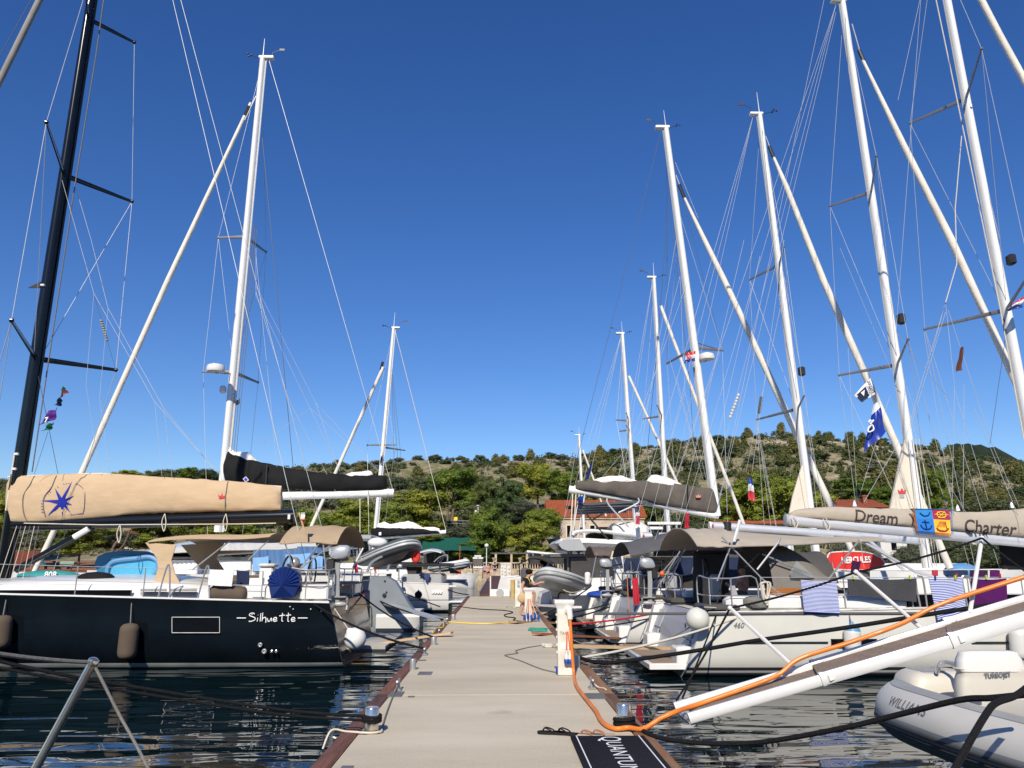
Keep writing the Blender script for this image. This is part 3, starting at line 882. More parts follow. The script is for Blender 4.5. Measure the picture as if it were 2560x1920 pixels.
MB().loft([[V((a.x, h2y, a.z)), V((c.x, h2y, a.z)), V((c.x, h2y + 8, a.z)), V((a.x, h2y + 8, a.z))], [V((a.x + 1.6, h2y + 3.9, zt)), V((c.x - 1.6, h2y + 3.9, zt)), V((c.x - 1.6, h2y + 4.1, zt)), V((a.x + 1.6, h2y + 4.1, zt))]]).part('roof', tiler, h2)
q = P(2165, 1262, h2y + 1.5)
ch = MB().box((q.x, h2y + 2, q.z + .6), (.7, .7, 2.2)).box((q.x, h2y + 2, P(2165, 1240, h2y + 2).z), (.95, .95, .25)).part('chimney', mat('brick', (0.24, 0.085, 0.055), 0.9, var=.25, scale=6), h2)
h3y = 122
a, c = P(1795, 1304, h3y), P(1978, 1304, h3y)
h3 = thing('low_tiled_house', 'low house with a long orange tiled roof edge showing over the pale boom', 'house', ((a.x + c.x) / 2, h3y + 2, 1.4))
MB().box(((a.x + c.x) / 2, h3y + 2.5, (a.z + 1) / 2), (c.x - a.x - .8, 4, a.z - 1)).part('wall', blocks, h3)
MB().prism([(a.x, h3y, a.z - .1), (a.x, h3y + 4.6, a.z + .55), (a.x, h3y + 4.6, a.z + .3), (a.x, h3y, a.z - .35)], (c.x - a.x, 0, 0)).part('roof', tileo, h3)
for i, (x0, x1, y0, y1, Y, lab) in enumerate(((2205, 2265, 1342, 1395, 119, 'small white house wall showing between masts under the lettered boom'), (2420, 2480, 1352, 1400, 121, 'white house half hidden by dark trees at the right'), (310, 345, 1335, 1372, 119, 'white hut among the trees under the tan boom cover'))):
 a, c = P(x0, y1, Y), P(x1, y0, Y)
 r = thing('white_house', lab, 'house', ((a.x + c.x) / 2, Y + 2, a.z))
 MB().box(((a.x + c.x) / 2, Y + 2, (a.z + c.z) / 2), (c.x - a.x, 4, c.z - a.z)).part('wall', whiteold, r)
 MB().prism([(a.x - .3, Y - .3, c.z), (a.x - .3, Y + 2, c.z + .8), (a.x - .3, Y + 4.3, c.z)], (c.x - a.x + .6, 0, 0)).part('roof', tiler, r)
 MB().box((lerp(a.x, c.x, .5), Y - .03, lerp(a.z, c.z, .55)), (.8, .08, 1.1)).part('window', darkglass, r)
# green awning terrace
aw = mat('green_awning_cloth', (0.012, 0.085, 0.062), 0.8, var=.12, bump=.2)
a, c = P(1052, 1376, 110), P(1190, 1376, 110)
r = thing('terrace_awning', 'long green awning of the quayside terrace under the pines', 'awning', ((a.x + c.x) / 2, 111, 1.4))
zt = P(1120, 1344, 113).z
MB().sheet(lambda u, v: V((lerp(a.x, c.x, u), lerp(109.5, 114, v), lerp(a.z, zt, v) - .12 * math.sin(v * 3.14) + .04 * math.sin(u * 25))), 24, 6, .05).part('canopy', aw, r)
for k in range(5):
 X = lerp(a.x + .2, c.x - .2, k / 4)
 MB().tube([(X, 109.7, 1.4), (X, 109.7, a.z)], .05, 6).part('post', blackplastic, r)
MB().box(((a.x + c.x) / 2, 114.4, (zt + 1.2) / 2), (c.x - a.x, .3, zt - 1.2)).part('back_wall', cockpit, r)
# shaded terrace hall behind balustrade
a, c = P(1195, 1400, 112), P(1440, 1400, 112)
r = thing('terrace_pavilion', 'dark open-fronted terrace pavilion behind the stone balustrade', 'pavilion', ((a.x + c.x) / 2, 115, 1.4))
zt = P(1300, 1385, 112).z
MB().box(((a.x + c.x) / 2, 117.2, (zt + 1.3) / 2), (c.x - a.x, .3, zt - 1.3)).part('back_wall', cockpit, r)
MB().box(((a.x + c.x) / 2, 114.8, zt + .1), (c.x - a.x + .6, 5.2, .2)).part('roof', greybim, r)
for k in range(7):
 X = lerp(a.x + .3, c.x - .3, k / 6)
 MB().box((X, 112.3, (zt + 1.4) / 2), (.3, .3, zt - 1.4)).part('pillar', stone, r)
# balustrade
bx0, bx1, by = P(1160, 1420, 104.6).x, P(1432, 1420, 104.6).x, 104.6
zb0, zb1 = 1.42, P(1300, 1406, by).z
r = thing('stone_balustrade', 'cream stone balustrade with urn-topped pillars along the far quay', 'balustrade', ((bx0 + bx1) / 2, by, 1.4))
MB().box(((bx0 + bx1) / 2, by, zb1 - .06), (bx1 - bx0, .3, .14)).part('top_rail', stone, r)
MB().box(((bx0 + bx1) / 2, by, zb0 + .06), (bx1 - bx0, .3, .14)).part('bottom_rail', stone, r)
n = int((bx1 - bx0) / .34)
bal = None
for k in range(n):
 X = lerp(bx0 + .2, bx1 - .2, k / (n - 1))
 if bal is None:
  bal = MB().lathe((bx0 + .2, by, zb0 + .1), [(.06, 0), (.09, .12), (.085, .25), (.05, .5), (.06, zb1 - zb0 - .15)], 6).part('baluster', stone, r)
  b0 = X
 else:
  o = bal.copy(); COL.objects.link(o); o.parent = r; o.location = (X - b0, 0, 0)
for px in (1163, 1235, 1300, 1365):
 X = P(px, 1410, by).x
 MB().box((X, by, (zb0 + zb1) / 2 + .02), (.4, .4, zb1 - zb0 + .1)).lathe((X, by, zb1 + .06), [(.1, 0), (.1, .1), (.22, .3), (.3, .5), (.2, .55)], 8).part('pillar', stone, r)
# lamp posts, boards
def lamp(px, ytop, ybot, Y, rad, label, name='street_lamp'):
 t, bt = P(px, ytop, Y), P(px, ybot, Y)
 r = thing(name, label, 'lamp', bt)
 MB().tube([bt, (bt.x, bt.y, t.z - rad)], [.07, .05], 8).part('post', white, r)
 if rad:
  MB().ball((bt.x, bt.y, t.z), rad, 14, 9).part('globe', mat('opal_globe', (.62, .62, .60), .3) if 'opal_globe' not in MATS else MATS['opal_globe'], r)
 return r
lamp(1216, 1364, 1442, 98, .27, 'white globe lamp post at the far end of the pier')
r = lamp(1195, 1264, 1302, 131, .0, 'tall white street lamp among the dark pines above the awning')
q = P(1195, 1264, 131)
MB().box((q.x, q.y - .1, q.z), (.5, .35, .15), bev=.05).part('lamp_head', white, r)
q = P(1191, 1283, 131)
MB().box((q.x - .1, q.y - .1, q.z), (.35, .1, 1.0)).part('banner', whiteold, r)
q = P(1139, 1297, 128)
r = thing('warning_sign', 'small yellow sign on the street railing below the two-trunked pine', 'sign', (q.x, q.y, q.z - .9))
MB().box(q, (.6, .05, .6)).part('board', mat('yellow_board', (.75, .55, .05), .5), r)
MB().tube([(q.x, q.y + .06, q.z - .9), (q.x, q.y + .06, q.z)], .04, 6).part('post', steelworn, r)
a, c = P(1112, 1302, 128.3), P(1188, 1302, 128.3)
r = thing('street_railing', 'thin grey street railing under the two-trunked pine', 'railing', ((a.x + c.x) / 2, 128.3, a.z - 1))
for dz in (0, -.45):
 MB().tube([(a.x, 128.3, a.z + dz), (c.x, 128.3, c.z + dz)], .05, 6).part('rail', steelworn, r)
for k in range(6):
 X = lerp(a.x, c.x, k / 5)
 MB().tube([(X, 128.3, a.z), (X, 128.3, a.z - 1)], .04, 6).part('post', steelworn, r)
Y = 92
a, c = P(1181, 1432, Y), P(1208, 1393, Y)
r = thing('notice_board', 'grey wooden louvred notice board with white header plates near the far quay', 'notice board', ((a.x + c.x) / 2, Y, .5))
MB().box(((a.x + c.x) / 2, Y, (a.z + c.z) / 2 + .4), (c.x - a.x, .12, c.z - a.z - .9)).part('board', mat('grey_board_wood', (.13, .115, .10), .8, var=.3, scale=3, stretch=(1, 1, 10)), r)
for dx in (0.03, .97):
 MB().box((lerp(a.x, c.x, dx), Y, (c.z - .2 + .5) / 2), (.1, .14, c.z - .7)).part('post', blackplastic, r)
for x0, x1, y0, y1 in ((1186, 1203, 1388, 1392), (1182, 1194, 1393, 1397), (1196, 1208, 1393, 1397), (1183, 1208, 1416, 1420)):
 p, q = P(x0, y1, Y - .1), P(x1, y0, Y - .1)
 MB().box(((p.x + q.x) / 2, Y - .1, (p.z + q.z) / 2), (q.x - p.x, .05, q.z - p.z)).part('header_plate', white, r)
q = P(1146, 1428, 90)
r = MB().lathe((q.x, 90, .9), [(.30, 0), (.28, .6), (.22, 1.0), (.12, 1.3), (.05, 1.32)], 10).tube([(q.x + .1, 90, 2), (q.x + .15, 90, 4.2)], .03, 6).top('orange_marker', orange, 'bright orange marker with a thin orange pole left of the notice board', 'marker')
# far-end walkway
wd = mat('dark_red_decking', (0.085, 0.035, 0.028), 0.75, var=.2, scale=3, stretch=(1, 14, 1))
r = thing('wooden_walkway', 'dark red wooden walkway joining the pier to the far quay', 'walkway', (0, 72, DECK)); r['kind'] = 'structure'
MB().box((-.02, 72.2, DECK + .02), (1.62, 63.4, .16)).part('walkway_deck', wd, r)
MB().box((-.02, 72.2, .1), (1.2, 63, .5)).part('float', MATS['float_concrete'], r)
for s in (-.86, .86):
 MB().box((s - .02, 72.2, DECK + .04), (.08, 63.4, .24)).part('edge_board', plategrey, r)
r = thing('white_gangway_frame', 'white panelled gangway frame standing at the far pier end', 'gangway', (.2, 40.3, DECK))
a, c = P(1226, 1489, 40.3), P(1274, 1473, 40.3)
MB().box(((a.x + c.x) / 2, 40.3, (DECK + c.z) / 2), (c.x - a.x, .1, c.z - DECK), bev=.02).part('panel', white, r)
MB().lathe(((a.x + c.x) / 2, 40.24, lerp(DECK, c.z, .5)), [(.02, 0), (.2, .005), (.2, .02), (.02, .025)], 12, V((0, -1, 0))).part('grip_plate', greyshell, r)
for X, h in ((a.x, 1440), (c.x, 1470)):
 MB().tube([(X, 40.4, DECK), (X, 40.4, P(1226, h, 40.4).z)], .035, 6).part('post', white, r)
# ================================================================ boat kit
def hull_shape(s, Xs, Yc, L, beam, fb0, fb1, rake=0.3, hb=None, keel=-0.45, sharp=False):
 hb = hb or [(0, .95), (.1, .99), (.3, 1), (.5, 1), (.65, .93), (.8, .70), (.9, .42), (.97, .16), (1, .02)]
 B = beam / 2
 rings = []
 for t in (0, .02, .05, .1, .18, .28, .4, .5, .6, .7, .78, .85, .91, .96, 1):
  k = interp(hb, t) * B
  fb = fb0 + (fb1 - fb0) * t
  kd = keel * min(1, .35 + t * 5) * (1 if t < .85 else (1 - t) / .15 * .8 + .2)
  prof = [(1, fb), (1.0, fb * .78), (.995, fb * .55), (.975, fb * .32), (.93, fb * .12), (.84, -.02), (.62, kd * .55), (.3, kd * .92)]
  if sharp:
   prof = [(1, fb), (.985, fb * .78), (.96, fb * .55), (.93, fb * .32), (.90, fb * .12), (.86, -.02), (.5, kd * .6), (.2, kd)]
  ring = []
  for sy in (-1, 1):
   pts = prof if sy < 0 else prof[::-1]
   for y, z in pts:
    x = t * L - rake * max(0, 1 - z / fb) ** .8 * max(0, 1 - t * 8) + (0.25 * (z / fb - 1) * max(0, (t - .9) * 10))
    ring.append(V((Xs + s * x, Yc + sy * k * y, z)))
   if sy < 0:
    ring.append(V((Xs + s * (t * L - rake * max(0, 1 - t * 8)), Yc, kd)))
  rings.append(ring)
 return rings, B, hb
def hull(root, s, Xs, Yc, L, beam, fb0, fb1, m, deckm, rake=.3, hb=None, transom=None, sharp=False):
 rings, B, hbt = hull_shape(s, Xs, Yc, L, beam, fb0, fb1, rake, hb, sharp=sharp)
 mb = MB().loft(rings, closed=False, caps=False)
 h = mb.part('hull', m, root, smooth=50)
 tm = MB(); r0 = [p - V((s * .012, 0, 0)) for p in rings[0]]
 tm.prism(r0, (s * .03, 0, 0)); tm.part('transom', transom or m, root, smooth=0)
 d = MB()
 d.loft([[lerp(a[0], a[-1], v) - V((0, 0, .03 - .05 * math.sin(3.14 * v))) for v in (0.01, .25, .5, .75, .99)] for a in rings], closed=False, caps=False)
 d.part('deck', deckm, root)
 tr = MB()
 for k in (0, -1):
  tr.tube([a[k] + V((0, 0, .012)) for a in rings], .022, 6)
 tr.part('toe_rail', deckm, root)
 return rings
def mast(root, Y, base, top, r, m, spreaders=(), head=True, antenna=True, track=None, spm=None):
 b0, t0 = P(*base, Y), P(*top, Y)
 mo = MB().tube([b0, lerp(b0, t0, .5), t0], [r * 1.05, r, r * .82], 14, sq=.75).part('mast', m, root)
 ax = (t0 - b0).normalized()
 side = V((-1 if b0.x > 0 else 1, 0, 0))
 # luff groove and halyards along the aft face
 MB().tube([b0 + side * (r * .98), t0 + side * (r * .80)], r * .16, 4).part('sail_track', track or m, mo)
 def at(py):
  t = (py - base[1]) / (top[1] - base[1])
  px = base[0] + (top[0] - base[0]) * t
  return P(px, py, Y)
 tips = []
 for spy, tip in spreaders:
  root_p = at(spy)
  for tp in tip:
   q = PZ(tp[0], tp[1], root_p.z) if tp[2:] == () else P(tp[0], tp[1], tp[2])
   if (q - root_p).length > 4.5:
    q = root_p + (q - root_p).normalized() * 2.4
   MB().tube([root_p, lerp(root_p, q, .5), q], [r * .42, r * .34, r * .24], 7, sq=.55).ball(q, r * .3, 7, 5).part('spreader', spm or spreadgrey, mo)
   tips.append(q)
 if head:
  MB().box(t0 + V((side.x * r * .9, 0, r * .1)), (r * 3.4, r * 1.3, r * .8), bev=r * .15).part('masthead_crane', m, mo)
  if antenna:
   MB().tube([t0, t0 + ax * 1.0], [.02, .008], 5).part('antenna', m, mo)
   va = MB().tube([t0 + side * r * 2, t0 + side * r * 2.2 + V((0, 0, .3)), t0 + side * (r * 2.2 + .3) + V((0, 0, .42))], .012, 5)
   an = MB()
   va.box(t0 + side * (r * 2.2 + .4) + V((0, 0, .45)), (.22, .02, .1))
   an.tube([t0 - side * .1, t0 - side * .6 + V((0, 0, .15))], .012, 5)
   for k in range(3):
    an.ball(t0 - side * .6 + V((.1 * math.cos(k * 2.1), .1 * math.sin(k * 2.1), .17)), .045, 6, 4)
   va.part('wind_vane', blackplastic, mo); an.part('anemometer', blackplastic, mo)
 return mo, at, tips
def bag(root, name, Y, sts, m, seed=0, wr=.025, n=18, ny=48, parent=None):
 """long cloth cover: stations (px, py_top, py_bottom, half width)"""
 rings = []
 for i in range(ny + 1):
  px = lerp(sts[0][0], sts[-1][0], i / ny)
  tb = [interp([(q[0], q[k]) for q in sts], px) for k in (1, 2, 3)]
  a, b2 = P(px, tb[0], Y), P(px, tb[1], Y)
  ring = []
  for k in range(n):
   th = 2 * math.pi * k / n
   cs, sn = math.cos(th), math.sin(th)
   yy = math.copysign(abs(cs) ** .38, cs) * tb[2]
   zz = math.copysign(abs(sn) ** .8, sn)
   p = lerp(b2, a, .5 + zz / 2)
   yy *= 1 - .35 * max(0, zz) ** 1.5
   w = noise.noise(V((p.x * 1.6 + p.z * 1.2, sn * 1.4, seed * 7.7))) * wr * 1.0 + noise.noise(V((p.x * 5 + p.z * 3.5, sn * 2, seed * 3.1))) * wr * .8
   w -= wr * 1.5 * max(0, .16 - abs(noise.noise(V((p.x * 1.5 + p.z * 1.3 * math.copysign(1, cs), p.z * .9 - p.x * .5, seed + .5)))))  / .16 * (.4 + .6 * abs(sn))
   ring.append(p + V((0, math.copysign(1, cs) * (abs(yy) + w), w * .5)))
  rings.append(ring)
 return MB().loft(rings).part(name, m, parent or root, smooth=70)
def canopy(root, name, X0, X1, Y0, Y1, ze, rise, m, nu=14, nv=18, drop=0.0, bow=0.0, pw=2.4, th=.02, ze2=None, parent=None):
 def fn(u, v):
  x = lerp(X0, X1, u); y = lerp(Y0, Y1, v); c = abs(2 * v - 1)
  z0 = ze if ze2 is None else lerp(ze, ze2, u)
  z = z0 + rise * (1 - c ** pw) + bow * math.sin(math.pi * u) - drop * abs(2 * u - 1) ** 2 - .045 * abs(math.sin(u * 9.42)) * (1 - c * .6) + .012 * noise.noise(V((x * 3, y * 3, 1)))
  return V((x, y, z))
 return MB().sheet(fn, nu, nv, th).part(name, m, parent or root)
def ibeam(root, name, pts, r, m, n=7):
 return MB().tube(smoothpath(pts, 6), r, n).part(name, m, root)
def wheel(root, c, rad, tilt=.0, m=blackplastic, s=1):
 c = V(c)
 ring = []
 for k in range(25):
  a = 2 * math.pi * k / 24
  ring.append(c + V((s * tilt * math.sin(a) * rad, math.cos(a) * rad, math.sin(a) * rad)))
 wm = MB().tube(ring, .022, 6).part('steering_wheel', m, root)
 sp = MB()
 for k in range(5):
  a = 2 * math.pi * k / 5 + .3
  sp.tube([c, c + V((0, math.cos(a) * rad, math.sin(a) * rad))], .012, 5)
 sp.ball(c, .05, 8, 5).part('spoke', steel, wm)
 return wm
def pushpit(root, pts, hgt, m=steel, low=True, r=.016):
 """stern rail through deck points"""
 pts = [V(p) for p in pts]
 up = [p + V((0, 0, hgt)) for p in pts]
 MB().tube(smoothpath([pts[0]] + up + [pts[-1]], 4), r, 6).part('pushpit_rail', m, root)
 if low:
  MB().tube(smoothpath([p + V((0, 0, hgt * .5)) for p in pts], 4), r * .7, 5).part('pushpit_rail', m, root)
 for p in pts[1:-1]:
  MB().tube([p, p + V((0, 0, hgt))], r * .9, 5).part('stanchion', m, root)
def lifelines(root, pts, hgt=.62, m=steel):
 pts = [V(p) for p in pts]
 for p in pts:
  MB().tube([p, p + V((0, 0, hgt))], .013, 6).part('stanchion', m, root)
 for k in (1, .52):
  MB().tube([p + V((0, 0, hgt * k)) for p in pts], .006, 4).part('lifeline', wirew, root)
def outboard(base, s, label, group=None, scale=1.0, face=-1):
 """base: clamp point; stands upright with the propeller below; cowl leans towards face"""
 base = V(base); k = scale
 r = thing('outboard_motor', label, 'outboard motor', base, group)
 cw = []
 for z, q in ((.16, .82), (.19, .97), (.28, 1.0), (.37, .93), (.42, .78), (.45, .45)):
  cw.append([base + V((face * (.08 + (z - .2) * .25) * k + math.copysign(abs(math.cos(a)) ** .6, math.cos(a)) * .21 * q * k, math.copysign(abs(math.sin(a)) ** .6, math.sin(a)) * .15 * q * k, z * k)) for a in [2 * math.pi * j / 20 for j in range(20)]])
 MB().loft(cw).part('cowl', mat('silver_cowl', (.48, .50, .52), .22, metal=.35, var=.08) if 'silver_cowl' not in MATS else MATS['silver_cowl'], r)
 MB().box(base + V((face * .10 * k, 0, .15 * k)), (.34 * k, .24 * k, .08 * k), bev=.03).part('cowl_base', blackplastic, r)
 MB().loft([[base + V((face * x * k, y * k, z * k)) for x, y in ((-.02 + o, -.05), (.10 + o, -.03), (.10 + o, .03), (-.02 + o, .05))] for z, o in ((.12, 0), (-.25, 0), (-.55, .02), (-.85, .03))]).part('leg', vinylmid, r)
 MB().box(base + V((face * .10 * k, 0, -.66 * k)), (.36 * k, .22 * k, .025)).part('cavitation_plate', vinylmid, r)
 pr = MB().ball(base + V((face * .1 * k, 0, -.82 * k)), (.2 * k, .06 * k, .06 * k), 10, 6)
 for q in range(3):
  pr.box(base + V((face * .30 * k, .09 * k * math.cos(q * 2.1), -.82 * k + .09 * k * math.sin(q * 2.1))), (.03, .11 * k, .06 * k), Matrix.Rotation(q * 2.1, 3, 'X'))
 pr.part('propeller', greyshell, r)
 MB().box(base + V((-face * .09 * k, 0, .0)), (.16 * k, .26 * k, .3 * k), bev=.03).part('clamp_bracket', blackplastic, r)
 MB().tube([base + V((-face * .1, 0, .2 * k)), base + V((-face * .5 * k, .05, .26 * k))], .025, 6).part('tiller', blackplastic, r)
 return r
def round_fender(c, r, label, m=None, cap=None, up=V((0, 0, 1)), group=None, line_to=None):
 c = V(c)
 o = thing('ball_fender', label, 'fender', c - V((0, 0, r)), group)
 MB().ball(c, r, 20, 13).part('ball', m or ballwhite, o)
 MB().lathe(c + V(up).normalized() * r * .9, [(r * .42, 0), (r * .3, r * .14), (r * .12, r * .3), (.01, r * .32)], 12, up).part('eye_cap', cap or navypl, o)
 if line_to:
  MB().tube([c + V(up).normalized() * r * 1.1, V(line_to)], .01, 5).part('lanyard', ropewhite, o)
 return o
def long_fender(top, bot, r, label, m, cap=None, line_to=None, group=None):
 top, bot = V(top), V(bot)
 o = thing('fender', label, 'fender', bot, group)
 ax = (top - bot); L = ax.length
 prof = [(r * .25, 0), (r * .7, r * .12), (r * .95, r * .4), (r, r * .8), (r, L - r * .8), (r * .95, L - r * .4), (r * .7, L - r * .12), (r * .25, L)]
 MB().lathe(bot, prof, 16, ax).part('body', m, o)
 if cap:
  MB().lathe(bot + ax.normalized() * (L - r * .5), [(r * 1.0, 0), (r * .85, r * .4), (r * .3, r * .62), (r * .12, r * 1.1), (.01, r * 1.1)], 16, ax).part('end_cap', cap, o)
 if line_to:
  MB().tube([top, V(line_to)], .012, 5).part('lanyard', ropegrey, o)
 return o
def dinghy(root, M, L, W, r, tubem, strake, floorm, handles=True, consol=False):
 """inflatable: local +x is the bow; M places it"""
 def T(x, y, z):
  return M @ V((x, y, z))
 h = W / 2 - r
 path = [(-L * .5, -h, 0), (-L * .2, -h, 0), (L * .12, -h, .01), (L * .30, -h * .8, .04), (L * .42, -h * .38, .10), (L * .455, 0, .13)]
 path = path + [(x, -y, z) for x, y, z in path[::-1][1:]]
 pts = smoothpath([T(*p) for p in path], 6)
 n = len(pts)
 rs = [r * (1 if 3 < i < n - 4 else (.55 + .12 * min(i, n - 1 - i))) for i in range(n)]
 MB().tube(pts, rs, 16).part('tube', tubem, root, smooth=60)
 cen = T(0, 0, 0); upv = (T(0, 0, 1) - T(0, 0, 0)).normalized()
 for dz, w in ((-.10, .05), (.22, .03)):
  st = MB()
  ps = []
  for i in range(1, n - 1):
   t = (pts[i + 1] - pts[i - 1]).normalized(); out = t.cross(upv).normalized()
   q = pts[i] + out * (rs[i] * math.cos(dz * 1.4)) + upv * (rs[i] * math.sin(dz * 1.4))
   ps.append(q)
  st.tube(ps, w * r / .22, 6).part('rub_strake', strake, root)
 mb = MB(); rings = []
 for x, wv, kz in ((-.46, .92, -.30), (-.2, .94, -.34), (.1, .9, -.33), (.27, .62, -.22), (.40, .25, -.05), (.44, .05, .02)):
  rings.append([T(L * x, -h * wv, -.06), T(L * x, -h * wv * .55, kz * .7), T(L * x, 0, kz), T(L * x, h * wv * .55, kz * .7), T(L * x, h * wv, -.06), T(L * x, 0, -.02)])
 mb.loft(rings).part('hull_bottom', floorm, root)
 mb = MB(); mb.prism([T(-L * .44, -h, -.18), T(-L * .44, h, -.18), T(-L * .44, h, .22), T(-L * .44, -h, .22)], (T(.04, 0, 0) - T(0, 0, 0))).part('transom_board', floorm, root)
 MB().prism([T(-L * .1, -h, .1), T(-L * .1, h, .1), T(L * .0, h, .1), T(L * .0, -h, .1)], (T(0, 0, .03) - T(0, 0, 0))).part('thwart', strake, root)
 if handles:
  for sx, sy in ((.1, -1), (.1, 1), (-.25, -1), (-.25, 1)):
   a = T(L * sx - .14, sy * (h + r * .99), .0); b2 = T(L * sx + .14, sy * (h + r * .99), .0); mid = T(L * sx, sy * (h + r * 1.16), .0)
   MB().tube(smoothpath([a, mid, b2], 5), .022, 6).part('grab_handle', strake, root)
def MX(c, ang, pitch=0.0, roll=0.0):
 return Matrix.Translation(V(c)) @ Matrix.Rotation(ang, 4, 'Z') @ Matrix.Rotation(-pitch, 4, 'Y') @ Matrix.Rotation(roll, 4, 'X')
def rope(a, b, r, m, label, sag=.0, name='mooring_line', group=None, pts=None, cat='rope'):
 mb = MB().tube(smoothpath([V(p) for p in pts], 6) if pts else sagpath(a, b, sag), r, 7)
 return mb.top(name, m, label, cat, group)
def flag(px0, py0, px1, py1, Y, m, label, amp=.05, name='flag', poly=None):
 """cloth hanging between two image corners at distance Y, uv left to right and bottom to top"""
 a, c = P(px0, py0, Y), P(px1, py1, Y)
 if poly is None:
  q = [P(px0, py0, Y), P(px1, py0, Y), P(px1, py1, Y), P(px0, py1, Y)]
 else:
  q = [P(x, y, Y) for x, y in poly]
 def fn(u, v):
  top = lerp(q[0], q[1], u); bot = lerp(q[3], q[2], u)
  p = lerp(top, bot, 1 - v) if False else lerp(bot, top, v)
  return p + V((0, amp * math.sin(u * 7 + v * 3) + amp * .5 * math.sin(v * 8), amp * .3 * math.sin(u * 6)))
 return MB().sheet(fn, 12, 12, .01).top(name, m, label, 'flag')
def towel(pts4, m, label, name='towel', amp=.02, nu=16, nv=16, cat='towel', waves=9, fold=None):
 """pts4: top-left, top-right, bottom-right, bottom-left in the world"""
 q = [V(p) for p in pts4]
 def fn(u, v):
  p = lerp(lerp(q[3], q[2], u), lerp(q[0], q[1], u), v)
  return p + V((0, amp * math.sin(u * waves + 1.3 * v) * (1.15 - v) - .02, -.02 * math.sin(u * math.pi) * v))
 return MB().sheet(fn, nu, nv, .014).top(name, m, label, cat)
def peg(p, m, label, group='clothes pegs on the towel line'):
 p = V(p)
 return MB().box(p + V((0, -.02, 0)), (.022, .03, .085), bev=.006).box(p + V((0, -.045, .01)), (.018, .02, .08), bev=.004).top('clothes_peg', m, label, 'clothes peg', group)
# ================================================================ dark blue sloop, left foreground
navyhull = bands('dark_navy_hull', [(-1, (.03, .03, .03)), (.02, (.42, .44, .40)), (.115, (.0042, .0068, .0095))], rough=.10, coat=.0, var=.28); navyhull.node_tree.nodes['Principled BSDF'].inputs['Specular IOR Level'].default_value = .22  # mottled tone in the paint stands in for rippling light off the water
LY, LN = 19.2, 17.0
Xs = P(822, 1506, LN).x
b1 = thing('sailing_yacht', 'dark navy sailing yacht with tan boom cover and black mast, nearest on the left', 'sailing yacht', (Xs, LY, 0))
fb0 = P(815, 1508, LN).z
fb1 = fb0 + .026 * 15
hb1 = [(0, .985), (.06, 1), (.5, 1), (.65, .93), (.8, .70), (.92, .35), (1, .02)]
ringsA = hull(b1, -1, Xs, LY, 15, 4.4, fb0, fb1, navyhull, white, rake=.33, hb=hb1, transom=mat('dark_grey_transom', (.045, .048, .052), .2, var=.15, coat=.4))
X = lambda px, Y=LN: P(px, 1500, Y).x
# platform
a, c = P(868, 1640, LN + .6), P(1000, 1611, LN + 3.2)
MB().box((Xs + .62, LY + .1, .36), (1.0, 3.0, .08), bev=.01).part('swim_platform', mat('grey_platform', (.36, .35, .32), .7, var=.12), b1)
MB().box((Xs + .62, LY + .1, .29), (1.02, 3.02, .07)).part('platform_edge', blackplastic, b1)
def dec(px0, py0, px1, py1, Y, th=.03):
 a, c = P(px0, py1, Y), P(px1, py0, Y)
 return MB().box(((a.x + c.x) / 2, Y, (a.z + c.z) / 2), (abs(c.x - a.x), th, abs(c.z - a.z)))
wn = dec(430, 1543, 549, 1582, LN + .0, .05).part('hull_window', darkglass, b1)
p0, p1, p2, p3 = [P(x, y, LN - .03) for x, y in ((430, 1543), (549, 1543), (549, 1582), (430, 1582))]
fr = MB()
for u, v in ((p0, p1), (p1, p2), (p2, p3), (p3, p0)):
 fr.tube([u, v], .007, 6)
fr.part('frame', whiteold, wn)
for px, py, r in ((651, 1612, .05), (661, 1628, .055), (680, 1628, .03), (691, 1628, .03)):
 q = P(px, py, LN - .01)
 MB().lathe(q, [(r, 0), (r * .9, .03), (r * .5, .035), (r * .4, .015)], 12, V((0, -1, 0))).part('through_hull_fitting', steel, b1)
for px, py in ((725, 1517), (733, 1523), (777, 1523), (803, 1528)):
 MB().ball(P(px, py, LN - .005), .02, 8, 5).part('bolt_head', steel, b1)
# lettering: the yacht's name in brush strokes
def zp(zx, zy):      # from an enlarged view of the stern
 return P(600 + zx * .3134 + 40, 1400 + zy * .3134, LN - .022)
S = [[(-153, 463), (-80, 463)], [(-12, 432), (-22, 424), (-46, 428), (-52, 442), (-30, 452), (-8, 462), (-10, 478), (-40, 490), (-57, 488)], [(-34, 436), (-28, 434)],
     [(14, 460), (10, 490)], [(16, 440), (17, 438)], [(40, 424), (33, 490)], [(55, 420), (48, 488)], [(50, 474), (62, 460), (76, 460), (80, 475), (78, 500)],
     [(90, 464), (98, 490), (112, 484), (122, 462), (126, 488)], [(140, 476), (164, 472), (162, 460), (148, 460), (138, 474), (146, 490), (170, 484)],
     [(212, 422), (206, 480), (216, 490)], [(186, 446), (230, 440)], [(260, 420), (254, 482), (264, 490)], [(238, 444), (280, 438)],
     [(284, 476), (308, 472), (306, 460), (292, 460), (282, 474), (290, 490), (314, 485)], [(335, 463), (411, 463)]]
strokes([smoothpath([zp(x - 0, y) for x, y in s], 4) for s in S], .0105, 'lettering', whiteprint, b1)
